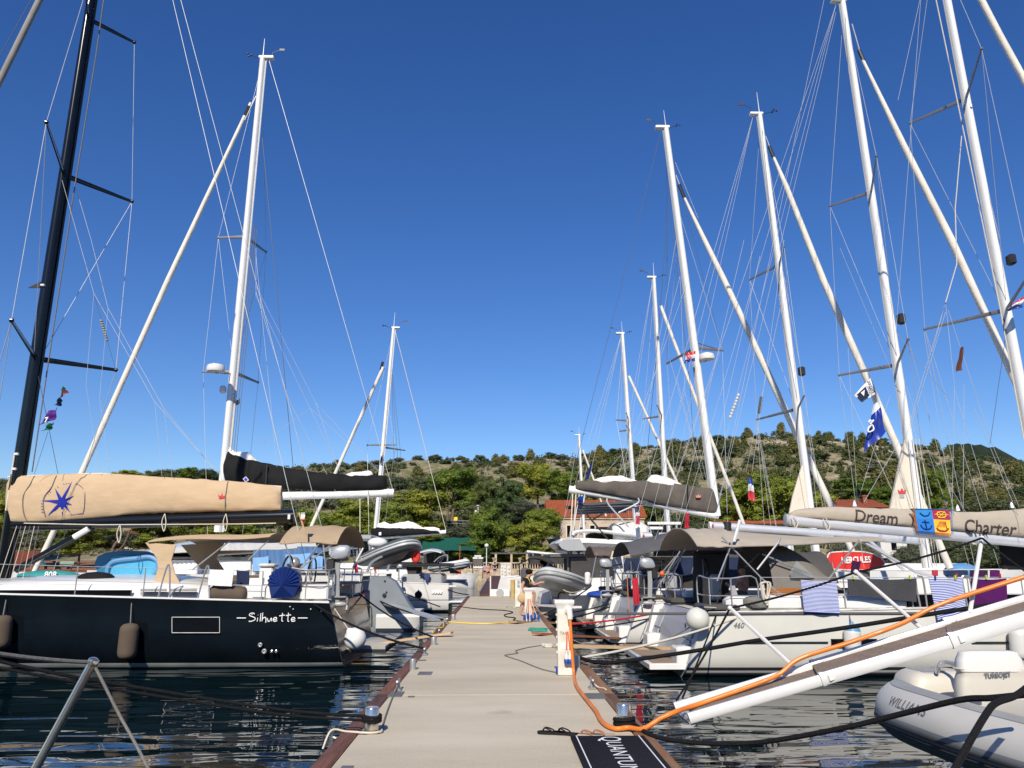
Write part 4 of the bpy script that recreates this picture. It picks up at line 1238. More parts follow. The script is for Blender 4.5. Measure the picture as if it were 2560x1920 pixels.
# coachroof
def roofring(px, ytop, Yn, Yf, zb):
 zt = P(px, ytop, Yn + .5).z; x = P(px, ytop, Yn + .4).x
 return [V((x, Yn, zb)), V((x, Yn + .12, lerp(zb, zt, .55))), V((x, Yn + .45, zt - .04)), V((x, Yn + 1.0, zt)), V((x, LY, zt + .05)), V((x, Yf - 1.0, zt)), V((x, Yf - .45, zt - .04)), V((x, Yf - .12, lerp(zb, zt, .55))), V((x, Yf, zb))]
fbz = lambda x: fb0 + .026 * (Xs - x)
rg = []
for px, yt in ((-160, 1466), (-60, 1452), (60, 1446), (250, 1443), (385, 1446), (470, 1452), (560, 1462), (640, 1476)):
 x = X(px, 17.5)
 rg.append(roofring(px, yt, 17.42, 20.98, fbz(x) + .0))
MB().loft(rg).part('coachroof', white, b1, smooth=50)
dec(-60, 1475, 329, 1489, 17.36, .06).part('coachroof_window', darkglass, b1)
mb = MB()
for x0, x1 in ((352, 417), (427, 492)):
 for k in range(5):
  y = 1473 + k * 3.6
  mb.beam(P(x0, y, 17.38), P(x1, y, 17.38), .05, .016)
mb.part('louvre_vent', blackplastic, b1)
MB().box((X(640), LY, fbz(X(640)) + .16), (abs(X(790) - X(520)), 3.9, .3), bev=.05).part('cockpit_coaming', white, b1)
MB().box((X(735), LY, fbz(X(735)) + .33), (abs(X(820) - X(610)), 2.9, .03)).part('cockpit_floor', teak, b1)
dec(620, 1445, 660, 1475, 17.55, .1).part('cockpit_locker', white, b1)
MB().box((X(580, 18), 18.4, fbz(X(580)) + .42), (1.2, .7, .16), bev=.04).part('cockpit_seat', brownfender, b1)
for k, px in enumerate((650, 792)):
 pass
# helm pedestals and wheels
for px, Y in ((668, 18.1), (735, 20.2)):
 q = P(px, 1440, Y)
 MB().box((q.x, Y, fbz(q.x) + .45), (.3, .28, .55), bev=.05).part('helm_pedestal', white, b1)
 MB().box((q.x + .02, Y, fbz(q.x) + .74), (.36, .40, .08), bev=.03).part('instrument_pod', whiteold, b1)
 wheel(b1, (q.x + .42, Y, P(px, 1446, Y).z), .50, .12)
MB().ball(P(737, 1408, 19.2), (.13, .13, .15), 10, 7).part('compass_dome', steel, b1)
# boom, cover
bm = MB().tube([P(30, 1312, LY), P(400, 1300, LY), P(737, 1290, LY)], [.16, .17, .165], 12, sq=1.0).part('boom', blackmast, b1)
MB().tube([P(60, 1308, LY - .2), P(250, 1312, LY - .2), P(600, 1310, LY - .2), P(690, 1308, LY - .2)], .012, 5).part('reef_line', ropewhite, bm)
for px in (300, 412, 565):
 mb = MB(); q = P(px, 1312 if px < 350 else 1284, LY - .22)
 mb.tube(smoothpath([q, q + V((.05, 0, -.22)), q + V((.02, 0, -.42)), q + V((-.05, 0, -.2)), q], 5), .012, 5).part('rope_coil', ropewhite, bm)
dec(719, 1286, 726, 1298, LY - .175, .02).part('badge', white, bm)
cv = bag(b1, 'sail_cover', LY, [(17, 1212, 1300, .06), (25, 1192, 1308, .20), (60, 1190, 1308, .25), (110, 1187, 1308, .26), (250, 1184, 1296, .27), (330, 1187, 1287, .26), (400, 1191, 1283, .25), (500, 1197, 1281, .23), (600, 1204, 1279, .21), (690, 1214, 1277, .18), (704, 1217, 1277, .12)], tan, 1, .03)
def cvp(zx, zy):
 return P(zx / 3.456, 1100 + zy / 3.456, LY - .325)
ctr = (523, 535)
mb = MB()
tips8 = [(605, 350), (458, 412), (340, 522), (388, 657), (518, 657), (595, 628), (612, 560), (630, 478)]
inner = []
for k in range(8):
 a, c = tips8[k], tips8[(k + 1) % 8]
 ang0 = math.atan2(a[1] - ctr[1], a[0] - ctr[0]); ang1 = math.atan2(c[1] - ctr[1], c[0] - ctr[0])
 d = (ang1 - ang0) % (2 * math.pi)
 if d > math.pi:
  d -= 2 * math.pi
 am = ang0 + d / 2
 inner.append((ctr[0] + 38 * math.cos(am), ctr[1] + 38 * math.sin(am)))
poly = []
for k in range(8):
 poly += [tips8[k], inner[k]]
cc = cvp(*ctr); pv = [cvp(*q) for q in poly]
vs = [cc] + pv
mb.add(vs, [(0, 1 + k, 1 + (k + 1) % 16) for k in range(16)])
vs2 = []
mb = MB()
for k in range(16):
 a, c = pv[k], pv[(k + 1) % 16]
 mb.sheet(lambda u, v: lerp(cc, lerp(a, c, v), u), 8, 4, .0)
drape(mb, cv, .014).part('compass_star', blueprint, cv, smooth=0)
strokes([smoothpath([cvp(*q) for q in ((642, 373), (690, 400), (722, 445), (726, 490), (718, 570), (700, 630))], 5) + [cvp(593, 646), cvp(642, 373)],
         ] + [[cvp(345 - 4, y), cvp(360, y + 2)] for y in (548, 572, 596, 620)] + [[cvp(x, y), cvp(x + 10, y + 8)] for x, y in ((360, 498), (375, 472), (392, 455), (410, 440), (480, 398), (528, 372), (550, 368), (572, 366))], .007, 'sail_outline', mat('faded_violet_print', (.16, .09, .30), .7), cv, on=cv)
mb = MB(); base = [(1880, 503), (1930, 503), (1938, 468), (1918, 482), (1906, 452), (1892, 482), (1870, 466)]
drape(mb.add([cvp(*q) for q in base], [tuple(range(7))]), cv).part('crown_badge', redprint, cv, smooth=0)
for pl in (((250, 300), (235, 380), (190, 470), (180, 560), (190, 650), (205, 705)), ((455, 300), (430, 400), (375, 480), (360, 560), (372, 660)), ((1945, 350), (1938, 470), (1925, 600))):
 strokes([smoothpath([cvp(*q) for q in pl], 5)], .011, 'lashing_line', ropegrey, cv, on=cv)
MB().tube([P(20, 1192, LY), P(250, 1184, LY), P(704, 1217, LY)], .022, 6).part('cover_seam', creamcloth, cv)
# vang strut
MB().tube([P(40, 1425, LY), P(232, 1318, LY)], .085, 10).part('boom_vang', blackmast, b1)
MB().tube([P(185, 1343, LY - .1), P(222, 1321, LY - .1)], .07, 8).part('vang_piston', mastwhite, b1)
# mast
mo, at, tips = mast(b1, LY, (6, 1450), (238, -60), .185, blackmast, [(897, [(29, 801), (290, 925)]), (438, [(116, 306), (330, 504)]), (47, [(214, -20), (336, 106)])], head=False, spm=blackmast)
for py in (1137, 1188):
 MB().tube([at(py) + V((-.05, -.2, 0)), at(py + 90) + V((-.05, -.2, 0))], .02, 5).part('halyard', ropewhite, mo)
for py in (720, 1138, 1175):
 MB().box(at(py) + V((.0, -.2, 0)), (.10, .08, .06), bev=.01).part('deck_light', white, mo)
MB().prism([at(715) + V((-.2, 0, .12)), at(715) + V((-.5, 0, -.05)), at(715) + V((-.2, 0, -.05))], (0, .03, 0)).part('radar_reflector_bracket', blackplastic, mo)
for k in range(6):
 x = 14 + k * 11
 line(b1, 'halyard', [P(x + 28, 1315, LY - .25), P(x - 20 + k * 4, 1460, LY - .3)], .008, [ropewhite, ropegrey, ropewhite, ropegrey, ropewhite, ropegrey][k])
n1, f1, n2, f2, n3, f3 = tips
for a, c in ((n3, n2), (f3, f2), (n2, n1), (f2, f1), (n1, P(-40, 1260, 17.1)), (f1, V((at(1400).x - .1, LY + 2.15, 1.5))), (n2, at(900) + V((0, -.1, 0))), (f2, at(900) + V((0, .1, 0)))):
 line(b1, 'shroud', [a, c], .012, wirew)
line(b1, 'shroud', [n1, V((at(1400).x - .1, LN + .05, 1.5))], .012, wirew)
line(b1, 'furled_genoa', [P(180, -165, LY), P(-60, 322, LY)], .085, mat('grey_furled_cover', (.27, .26, .245), .8, var=.1), 10)
line(b1, 'inner_forestay', [P(100, -40, LY), P(-20, 175, LY)], .014, wired)
line(b1, 'backstay', [P(425, -30, 19), P(784, 1490, 18)], .013, wirew)
line(b1, 'backstay', [P(444, -30, 19.6), P(848, 1482, 20.6)], .013, wirew)
LJ = [[(155, 450), (197, 600), (235, 734), (387, 1005), (539, 1175)], [(190, 470), (228, 600), (270, 770), (410, 1022), (539, 1178)]]
for pl in LJ:
 line(b1, 'lazy_jack', [P(x, y, LY - .2) for x, y in pl], .009, wirew)
for pl in ([(235, 734), (215, 962), (249, 1183)], [(270, 770), (249, 995), (275, 1183)], [(387, 1005), (405, 1190)], [(410, 1022), (430, 1192)]):
 line(b1, 'lazy_jack', [P(x, y, LY - .2) for x, y in pl], .007, wirew)
line(b1, 'topping_lift', [P(262, -20, LY), P(240, 140, LY), P(180, 510, LY), P(80, 1180, LY)], .016, ropegrey)
line(b1, 'signal_halyard', [P(96, 940, 18.4), P(145, 1185, 18.8)], .010, wired)
line(b1, 'signal_halyard', [P(120, 1080, 18.4), P(86, 1185, 18.8)], .008, wired)
line(b1, 'radar_reflector_line', [P(236, 740, 20.4), P(288, 920, 20.4)], .009, wired)
mb = MB()
for k in range(9):
 q = lerp(P(253, 802, 20.4), P(267, 850, 20.4), k / 8)
 mb.lathe(q, [(.045, -.02), (.05, 0), (.045, .02)], 8)
mb.part('radar_reflector', vinylmid, b1)
# sprayhood
MB().sheet(lambda u, v: P(0, 0, 1) * 0 + V((lerp(X(366, 18), X(672, 18), u), lerp(17.75, 20.75, v), fbz(X(500)) + 1.22 + .13 * u + .13 * (1 - abs(2 * v - 1) ** 2.6) + .03 * math.sin(u * 6))), 16, 18, .02).part('sprayhood', tan, b1)
mb = MB()
q = [(363, 1356), (440, 1362), (428, 1400), (438, 1436), (452, 1461), (383, 1458), (395, 1420), (392, 1395)]
mb.prism([P(x, y, 17.8) for x, y in q], (0, .03, 0)).part('sprayhood_side', tan, b1)
mb = MB()
mb.prism([P(x, y, 20.3) for x, y in ((452, 1362), (560, 1358), (540, 1395), (560, 1425), (505, 1425))], (0, .03, 0)).part('sprayhood_side', tanbim, b1)
for pl in (((372, 1360), (398, 1398)), ((480, 1425), (575, 1352)), ((620, 1400), (672, 1350))):
 line(b1, 'sprayhood_frame', [P(x, y, 17.9) for x, y in pl], .016, steel, 6)
# bimini
x0, x1 = X(690, 17.5), Xs + .02
zt = P(760, 1356, 17.5).z
canopy(b1, 'bimini', x0, x1, 17.45, 21.15, zt, .46, tanbim, drop=.03)
for Y in (17.5, 21.1):
 for xa, xb in ((x0 + .1, X(712, 17.5)), (x0 + .9, X(712, 17.5)), (x0 + .95, X(790, 17.5)), (x1 - .05, X(705, 17.5))):
  line(b1, 'bimini_frame', [(xa, Y, zt + .02), (xb + .2, Y, fbz(xb) + .55)], .016, steel, 6)
# guard rails
GZ = lambda px: V((X(px), LN + .08, fbz(X(px))))
lifelines(b1, [GZ(-60), GZ(180), GZ(352), GZ(650)])
for px in (390, 490):
 MB().tube(smoothpath([GZ(px), GZ(px + 14) + V((0, 0, .62)), GZ(px + 22) + V((0, 0, .64)), GZ(px + 30)], 5), .018, 6).part('gate_stanchion', steel, b1)
pushpit(b1, [V((X(700), LN + .1, fb0)), V((X(760), LN + .1, fb0)), V((Xs - .06, LN + .15, fb0)), V((Xs - .06, LN + 1.2, fb0))], .68)
pushpit(b1, [V((Xs - .06, LN + 3.0, fb0)), V((Xs - .06, LY + 2.0, fb0)), V((X(760), LY + 2.1, fb0)), V((X(660), LY + 2.1, fb0))], .68)
MB().box((Xs - .35, LN + .55, fb0 + .2), (.6, .9, .35), bev=.06).part('stern_seat', white, b1)
MB().box((Xs - .35, LY + 1.6, fb0 + .2), (.6, .9, .35), bev=.06).part('stern_seat', white, b1)
MB().lathe((Xs + .02, LY + .6, 1.0), [(.12, 0), (.12, .02), (.02, .03)], 14, V((1, 0, 0))).part('shower_hatch', white, b1)
MB().box((Xs + .03, LY + 1.3, .75), (.04, .7, .9), bev=.01).part('transom_door', greyshell, b1)
for k in range(3):
 MB().tube([(Xs + .1, LY + 1.9, .5 + k * .25), (Xs + .1, LY + 2.15, .5 + k * .25)], .018, 6).part('ladder_rung', steel, b1)
for px in (810, 640):
 q = V((X(px), LN + .16, fbz(X(px))))
 MB().beam(q + V((-.12, 0, .07)), q + V((.12, 0, .07)), .03, .03).box(q + V((0, 0, .03)), (.1, .04, .07)).part('cleat', steel, b1)
# things carried by the dark yacht
q = P(710, 1457, LN - .02)
mb = MB(); nn = 26; rings = []
for i in range(nn + 1):
 a = lerp(-.35, math.pi + .35, i / nn)
 rings.append(a)
pts_out = [V((q.x + .33 * math.cos(a) * (1 + .05 * (i % 2)), LN - .02 - .05 * (i % 2), q.z + .02 + .30 * math.sin(a) * (1 + .05 * (i % 2)))) for i, a in enumerate(rings)]
bot = [V((q.x - .24, LN - .06, q.z - .32)), V((q.x + .22, LN - .06, q.z - .29))]
cen = V((q.x, LN - .20, q.z - .05))
loop = pts_out + bot
mb.add([cen] + loop + [p + V((0, .22, 0)) for p in loop], [(0, 1 + (k + 1) % len(loop), 1 + k) for k in range(len(loop))] + [(1 + k, 1 + (k + 1) % len(loop), 1 + len(loop) + (k + 1) % len(loop), 1 + len(loop) + k) for k in range(len(loop))])
mb.top('lifebuoy_cover', darkbluevinyl, 'blue pleated shell-shaped lifebuoy cover hung on the navy yacht stern rail', 'cover', smooth=0)
outboard(P(838, 1432, 17.6) + V((0, 0, .15)), 1, 'silver outboard motor clamped to the navy yacht stern rail beside the tan bimini', scale=1.0, face=1)
MB().box(P(826, 1455, 17.75), (.10, .10, 1.0)).box(P(838, 1440, 17.7), (.30, .12, .08)).part('motor_bracket', whiteold, b1)
long_fender(P(326, 1558, LN - .19), P(316, 1648, LN - .17), .19, 'brown cloth-covered fender hanging upright amidships on the navy hull', brownfender, line_to=GZ(326) + V((0, -.02, .0)))
long_fender(P(8, 1538, LN - .19), P(0, 1622, LN - .17), .19, 'brown fender on the navy hull cut by the left picture edge', brownfender, line_to=GZ(10))
long_fender(P(524, 1482, LN + .25), P(618, 1486, LN + .25), .17, 'brown fender lying lengthwise on the navy yacht side deck', brownfender)
round_fender(P(888, 1597, LN + .35), .235, 'big white ball fender hanging at the navy yacht stern', ballwhite, ballwhite, up=V((-.5, -.4, .75)), line_to=(Xs - .05, LN + .4, fb0))
towel([P(523, 1423, LN + .1), P(587, 1422, LN + .1), P(580, 1466, LN + .05), P(520, 1463, LN + .05)], whitecloth, 'white towel hung over the navy yacht guard rail')
towel([P(592, 1424, LN + .5), P(625, 1424, LN + .5), P(622, 1466, LN + .5), P(592, 1462, LN + .5)], navycloth, 'dark blue cloth hanging beside the white towel on the navy yacht')
# blue board on the far side deck
sup = mat('deep_blue_board', (.015, .14, .27), .45, var=.1); supl = mat('light_blue_board', (.06, .35, .58), .5, var=.12, bump=.2)
r = thing('paddleboard', 'two-tone blue inflatable board standing on its edge behind the tan sprayhood', 'paddleboard', P(315, 1440, 20.0))
pl = [(236, 1410), (243, 1392), (265, 1381), (310, 1376), (365, 1378), (396, 1392), (402, 1415), (388, 1436), (330, 1441), (268, 1440), (243, 1432)]
MB().prism([P(x, y, 20.0) for x, y in pl], (0, .14, 0)).part('deck_pad', sup, r)
pl2 = [(266, 1440), (272, 1414), (290, 1402), (340, 1396), (372, 1392), (392, 1402), (394, 1424), (382, 1438)]
MB().prism([P(x, y, 19.94) for x, y in pl2], (0, .05, 0)).part('foot_well', supl, r)
MB().tube(smoothpath([P(x, y, 19.9) for x, y in pl2], 4), .055, 8).part('rim_tube', mat('rim_blue', (.10, .26, .48), .5), r)
r = thing('paddleboard', 'teal inflatable board with white lettering lying ashore left of the blue board', 'paddleboard', P(122, 1442, 24))
MB().ball(P(122, 1440, 24), (.95, .35, .17), 18, 8).part('board', mat('teal_board', (.03, .25, .24), .5, var=.1), r)
text_part('808', P(110, 1443, 23.62), (1, 0, 0), (0, .0, 1), .35, r, whiteprint, bold=.02)
MB().ball(P(240, 1444, 18.2), (.42, .25, .13), 12, 7).top('jacket', blackcanvas, 'dark jacket lying on the navy yacht coachroof', 'jacket')
fl = bands('green_red_flag', [(0, (.35, .05, .05)), (.5, (.02, .12, .05))], uv=True, axis='y')
flag(0, 0, 0, 0, 18.4, fl, 'small green and red flag highest on the black mast signal line', poly=[(157, 966), (163, 972), (170, 980), (147, 996)])
flag(0, 0, 0, 0, 18.4, navycloth, 'dark crumpled flag below the green and red flag', poly=[(148, 994), (154, 1000), (150, 1014), (135, 1012)])
fp = flag(0, 0, 0, 0, 18.4, mat('purple_flag', (.10, .03, .22), .8, var=.1), 'purple flag with a white emblem on the black mast signal line', poly=[(118, 1032), (142, 1018), (136, 1048), (98, 1062)])
text_part('7', P(110, 1056, 18.30), (1, 0, .2), (0, 0, 1), .09, fp, whiteprint, name='emblem', bold=.03)
flag(0, 0, 0, 0, 18.4, mat('green_pennant', (.02, .16, .07), .8, var=.1), 'small green pennant lowest on the black mast signal line', poly=[(122, 1062), (133, 1055), (126, 1073), (103, 1077)])
# ensign on a staff
r = thing('ensign', 'white and red ensign on a pale staff above the tan bimini', 'flag', P(762, 1340, 17.3))
MB().tube([P(748, 1282, 17.3), P(765, 1340, 17.3)], .02, 6).part('staff', plank, r)
MB().sheet(lambda u, v: P(752 + 10 * u, 1282 + 26 * v, 17.3) + V((0, .03 * math.sin(v * 8), 0)), 6, 8, .01).part('cloth', bands('white_red_ensign', [(0, (.7, .7, .7)), (.5, (.55, .03, .04))], uv=True, axis='y'), r)
r = thing('ensign', 'red flag drooping from a white staff at the navy yacht stern rail', 'flag', P(880, 1420, 18))
MB().tube([P(908, 1370, 18), P(882, 1420, 18)], .022, 6).part('staff', white, r)
MB().sheet(lambda u, v: P(884 + 8 * u + 4 * v, 1404 + 28 * v, 18) + V((0, .03 * math.sin(v * 8), 0)), 5, 8, .01).part('cloth', redcloth, r)
# wooden boarding plank and lines
MB().beam(P(925, 1612, 18.6), G(1130, 1592, .09), .26, .045).top('boarding_plank', plank, 'pale wooden boarding plank from the navy yacht platform to the pier', 'plank')
rope(V((Xs - .5, LN + .2, fb0 + .05)), G(1062, 1636, .10), .022, ropeblack, 'black mooring line from the navy yacht stern to the pier cleat', .12)
rope(V((Xs - .1, LY + 2.0, fb0 + .05)), G(1085, 1606, .1), .02, ropeblack, 'black mooring line from the far quarter of the navy yacht to the pier', .1)
rope(None, None, .018, yellowhose, 'yellow hose hanging over the navy yacht stern', name='water_hose', cat='hose', pts=[P(890, 1512, 19.5), P(915, 1512, 20), P(928, 1520, 20.2), P(930, 1545, 20.2), P(929, 1568, 20.2)])
# ================================================================ white catamaran with the long black boom cover, behind the navy yacht
CY = 30.0
xs = P(1052, 1540, 27.5).x
b2 = thing('sailing_catamaran', 'white sailing catamaran with long black boom cover and pale blue cloths behind the navy yacht', 'catamaran', (xs, CY, 0))
cathull = bands('catamaran_hull', [(-1, (.03, .04, .06)), (.08, (.62, .62, .60))], rough=.25, coat=.2)
for yc in (27.4, 33.2):
 rg, B, hbt = hull_shape(-1, xs - 1.9, yc, 12.5, 1.9, 1.75, 1.9, -.1, [(0, .85), (.2, 1), (.6, 1), (.85, .5), (1, .04)])
 MB().loft(rg, closed=False, caps=False).part('hull', cathull, b2, smooth=50)
 MB().loft([[lerp(a[0], a[-1], v) for v in (0, .5, 1)] for a in rg], closed=False, caps=False).part('deck', white, b2)
 # swooping sugar-scoop stern
 if yc > 30:
  continue
 prof = [(945, 1441), (985, 1441), (1004, 1452), (1020, 1478), (1036, 1505), (1058, 1535), (1061, 1566), (945, 1568)]
 pts = []
 for px, py in prof:
  q = P(px, py, 28.3); pts.append(V((q.x, yc - .88, q.z - (.0 if py < 1560 else .12))))
 mb = MB(); mb.loft([pts, [p + V((.0, .2, .03)) for p in pts], [p + V((0, .5, .03)) for p in pts], [p + V((0, .62, 0)) for p in pts]])
 mb.part('scoop_stern', mat('blue_grey_scoop', (.20, .225, .25), .4, var=.08), b2, smooth=30)  # one even blue-grey tone over the scoop
 for qx, qy, qr in ((962, 1452, .03), (966, 1480, .03), (961, 1488, .07)):
  dd = P(qx, qy, yc - .90); MB().lathe(dd, [(qr, 0), (qr, .02), (.01, .025)], 8, V((0, -1, 0))).part('scoop_fitting', blackplastic, b2)
 z1 = P(1000, 1520, 28.3).z; lo = []
 for px, k in ((960, 1), (1030, 1), (1052, .86), (1061, .6)):
  x = P(px, 1540, 28.3).x; y0 = yc - .9; lo.append([V((x, y0 + (1 - k) * .6, -.2)), V((x, y0 - .06 * k, z1 * .7)), V((x, y0 + .1, z1)), V((x, yc + .7, z1)), V((x, yc + .8 * k, -.2))])
 MB().loft(lo).part('hull_end', cathull, b2, smooth=40)
mb = MB()
mb.box((xs - 6.2, CY, 1.35), (8.2, 5.6, .7), bev=.1).part('bridge_deck', white, b2)
# saloon and hard top
def slab(px0, px1, y0, y1, Y, Yd, m, name, bev=.08):
 a, c = P(px0, y1, Y), P(px1, y0, Y)
 return MB().box(((a.x + c.x) / 2, Y + Yd / 2, (a.z + c.z) / 2), (c.x - a.x, Yd, c.z - a.z), bev=bev).part(name, m, b2)
mb = MB(); rg = []
for px, yt, yb in ((300, 1402, 1408), (345, 1378, 1392), (400, 1364, 1384), (560, 1352, 1376), (700, 1352, 1374), (790, 1340, 1366), (822, 1338, 1364)):
 a, c = P(px, yt, 27.2), P(px, yb, 27.2)
 rg.append([V((a.x, 27.2, c.z)), V((a.x, 27.15, lerp(c.z, a.z, .6))), V((a.x, 27.6, a.z)), V((a.x, CY, a.z + .25)), V((a.x, 32.6, a.z)), V((a.x, 33.0, c.z))])
mb.loft(rg).part('hard_top', white, b2, smooth=50)
slab(300, 640, 1392, 1450, 27.8, 4.4, whiteold, 'saloon')
slab(395, 505, 1398, 1446, 27.74, .1, darkglass, 'saloon_window', .01)
slab(540, 628, 1400, 1448, 27.70, .12, white, 'cabin_door_surround', .03)
slab(300, 860, 1448, 1480, 27.0, .5, white, 'side_coaming', .06)
slab(620, 840, 1462, 1478, 27.25, .5, cockpit, 'cockpit_shade_block', .03)  # dark slab in place of the shaded cockpit
for px in (668, 826):
 a, c = P(px, 1462, 27.3), P(px, 1372, 27.3)
 MB().tube([a, c], .05, 8).part('hard_top_post', silver, b2)
mb = MB().sheet(lambda u, v: P(lerp(395, 505, u), lerp(1445, 1400, v), 27.68) + V((0, .02 * math.sin(u * 60), 0)), 60, 3, .01).part('curtain', whitecloth, b2)
for x0, x1, y0, y1, am in ((632, 676, 1374, 1430, .05), (676, 742, 1374, 1430, .05), (742, 810, 1366, 1428, .07)):
 MB().sheet(lambda u, v: P(lerp(x0, x1, u), lerp(y1, y0, v), 27.1) + V((0, am * math.sin(u * 14 + v), 0)), 26, 8, .012).part('shade_cloth', mat('blue_shade_cloth', (.10, .20, .38), .9, var=.08, bump=.2) if 'blue_shade_cloth' not in MATS else MATS['blue_shade_cloth'], b2)
mo, at, tips = mast(b2, CY, (545, 1330), (657, 146), .19, mastwhite, [(592, [(546, 594), (665, 630)]), (930, [(508, 929), (645, 956)])])
for t in tips:
 pass
n1, f1, n2, f2 = tips
hd = P(655, 160, CY)
for a, c in ((hd, n1), (hd, f1), (n1, n2), (f1, f2), (n2, P(521, 1400, 26.7)), (f2, P(600, 1400, 33)), (n1, at(920)), (f1, at(920))):
 line(b2, 'shroud', [a, c], .012, wirew)
q = P(540, 921, 28.9)
MB().lathe(q - V((0, 0, .16)), [(.15, 0), (.33, .03), (.36, .12), (.33, .26), (.22, .32), (.02, .33)], 16).part('radar_dome', white, mo)
MB().tube([q - V((0, 0, .16)), at(935)], .03, 6).part('radar_bracket', spreadgrey, mo)
MB().box(at(975) + V((-.3, -.1, 0)), (.22, .22, .3), bev=.05).part('spotlight', white, mo)
line(b2, 'furled_genoa', [P(627, 258, CY), P(420, 700, CY), P(205, 1180, CY), P(86, 1430, CY)], [.07, .11, .11, .10], furled, 10)
MB().tube([P(612, 290, CY), P(623, 266, CY)], .08, 8).part('furler_swivel', blackplastic, b2)
line(b2, 'headstay', [P(640, 240, CY), P(612, 300, CY)], .03, wirew)
line(b2, 'topping_lift', [P(673, 152, CY), P(984, 1232, CY)], .018, wirew)
line(b2, 'running_backstay', [P(656, 345, CY), P(732, 1160, CY), P(752, 1420, CY)], .02, wired)
for a, c in (((640, 620), (640, 740)), ((640, 740), (775, 1020)), ((775, 1020), (945, 1178)), ((640, 715), (790, 1008)), ((790, 1008), (950, 1180)), ((775, 1020), (850, 1178)), ((790, 1008), (846, 1172)), ((640, 730), (722, 1000)), ((722, 1000), (840, 1230)), ((655, 1110), (775, 1020)), ((640, 640), (700, 1240))):
 line(b2, 'lazy_jack', [P(*a, CY - .2), P(*c, CY - .2)], .011, wirew)
for dx in (0, 8, 16):
 line(b2, 'halyard', [at(560 + dx) + V((.28 + dx * .01, -.05, 0)), at(1180) + V((.25 + dx * .012, -.1, 0))], .012, ropegrey)
MB().tube([P(556, 1244, CY), P(985, 1232, CY)], .155, 12).part('boom', mastwhite, b2)
MB().lathe(P(968, 1232, CY), [(.165, 0), (.165, .08)], 14, V((1, 0, 0))).part('boom_band', whiteold, b2)
bag(b2, 'sail_cover', CY, [(562, 1128, 1200, .18), (575, 1128, 1206, .3), (640, 1152, 1218, .33), (720, 1170, 1222, .33), (800, 1182, 1226, .32), (860, 1186, 1226, .3), (955, 1188, 1224, .26), (966, 1190, 1222, .12)], blackcanvas, 4, .03)
bag(b2, 'sail_head', CY, [(568, 1118, 1150, .04), (576, 1118, 1140, .12), (590, 1130, 1150, .15), (620, 1129, 1160, .2), (650, 1158, 1168, .05)], sailcloth, 8, .03, ny=20)
bag(b2, 'sail_fold', CY, [(855, 1188, 1196, .05), (880, 1180, 1196, .15), (925, 1176, 1196, .15), (932, 1182, 1196, .04)], sailcloth, 9, .03, ny=16)
q = [P(x, y, CY - .40) for x, y in ((607, 1197), (615, 1191), (622, 1200), (614, 1206))]
MB().prism(q, (0, .01, 0)).part('sailmaker_badge', whiteprint, b2)
MB().prism([lerp(p, (q[0] + q[2]) / 2, .3) - V((0, .012, 0)) for p in q], (0, .005, 0)).part('badge_print', blueprint, b2)
line(b2, 'reefing_line', [P(668, 1160, CY - .38), P(664, 1220, CY - .38)], .03, rubberblack)
line(b2, 'reef_pennant', [P(920, 1226, CY - .2), P(921, 1262, CY - .2)], .03, ropewhite)
line(b2, 'mainsheet', [P(900, 1240, CY), P(900, 1400, CY)], .02, ropewhite)
flag(0, 0, 0, 0, CY, navycloth, 'small dark courtesy flag under the tall white mast spreader', poly=[(587, 1005), (600, 994), (597, 1010), (583, 1018)])
# davits
for yc in (27.6, 32.6):
 MB().tube(smoothpath([V((xs - 1.9, yc, 1.9)), V((xs - 1.8, yc + .3, 2.2)), V((xs - 1.4, yc + .7, 2.45)), V((xs - .9, yc + .9, 2.5))], 5), .05, 8).part('davit', steel, b2)
# pale blue beach towels hung over the catamaran rail (things of their own)
for x0, x1, y0, y1, sk, lab in ((632, 672, 1394, 1428, 0, 'pale blue towel hanging beside the dark cloth gap on the catamaran'), (714, 776, 1386, 1424, -4, 'largest pale blue towel behind the navy yacht steering wheels'), (781, 808, 1389, 1424, -2, 'narrow pale blue towel right of the largest blue towel')):
 towel([P(x0, y0, 26.98), P(x1, y0 - 4, 26.98), P(x1 + sk, y1, 26.98), P(x0, y1, 26.98)], bluecloth, lab, amp=.05)
# dark dinghy on the davits
c = P(968, 1392, 29.2)
r = thing('inflatable_dinghy', 'dark grey inflatable dinghy slung high on the catamaran davits at the left', 'dinghy', c)
dinghy(r, MX(c + V((.15, 0, .1)), R(-58), R(9), R(4)), 3.1, 1.7, .25, vinyldark, vinylgrey, mat('dinghy_floor', (.30, .29, .27), .6, var=.1))
MB().tube([P(938, 1412, 28.2), P(937, 1420, 28.2), P(940, 1432, 28.2)], .03, 5).part('orange_strap', orange, r)
q = P(943, 1352, 29.2)
MB().ball(P(944, 1357, 29.5), (.38, .3, .2), 12, 8).top('cushion', white, 'white cushion lying inside the dark grey dinghy', 'cushion')
MB().tube(smoothpath([P(1040, 1374, 28.4), P(1044, 1380, 28.4), P(1044, 1396, 28.4), P(1038, 1402, 28.4), P(1034, 1392, 28.4), P(1036, 1378, 28.4)], 4), .09, 8).top('lifebuoy', redpl, 'red horseshoe lifebuoy at the tail of the dark grey dinghy', 'lifebuoy')
MB().ball(P(905, 1482, 27), (.2, .15, .11), 10, 7, Matrix.Rotation(.7, 3, 'Y')).top('red_float', redpl, 'small red float lashed to the catamaran stern rail', 'float')
pushpit(b2, [P(880, 1478, 26.7), P(905, 1478, 26.7), P(925, 1478, 26.7), P(935, 1478, 28)], .7)
MB().box(P(930, 1495, 27.2), (1.6, .6, .5), bev=.08).part('stern_locker', navypl, b2)
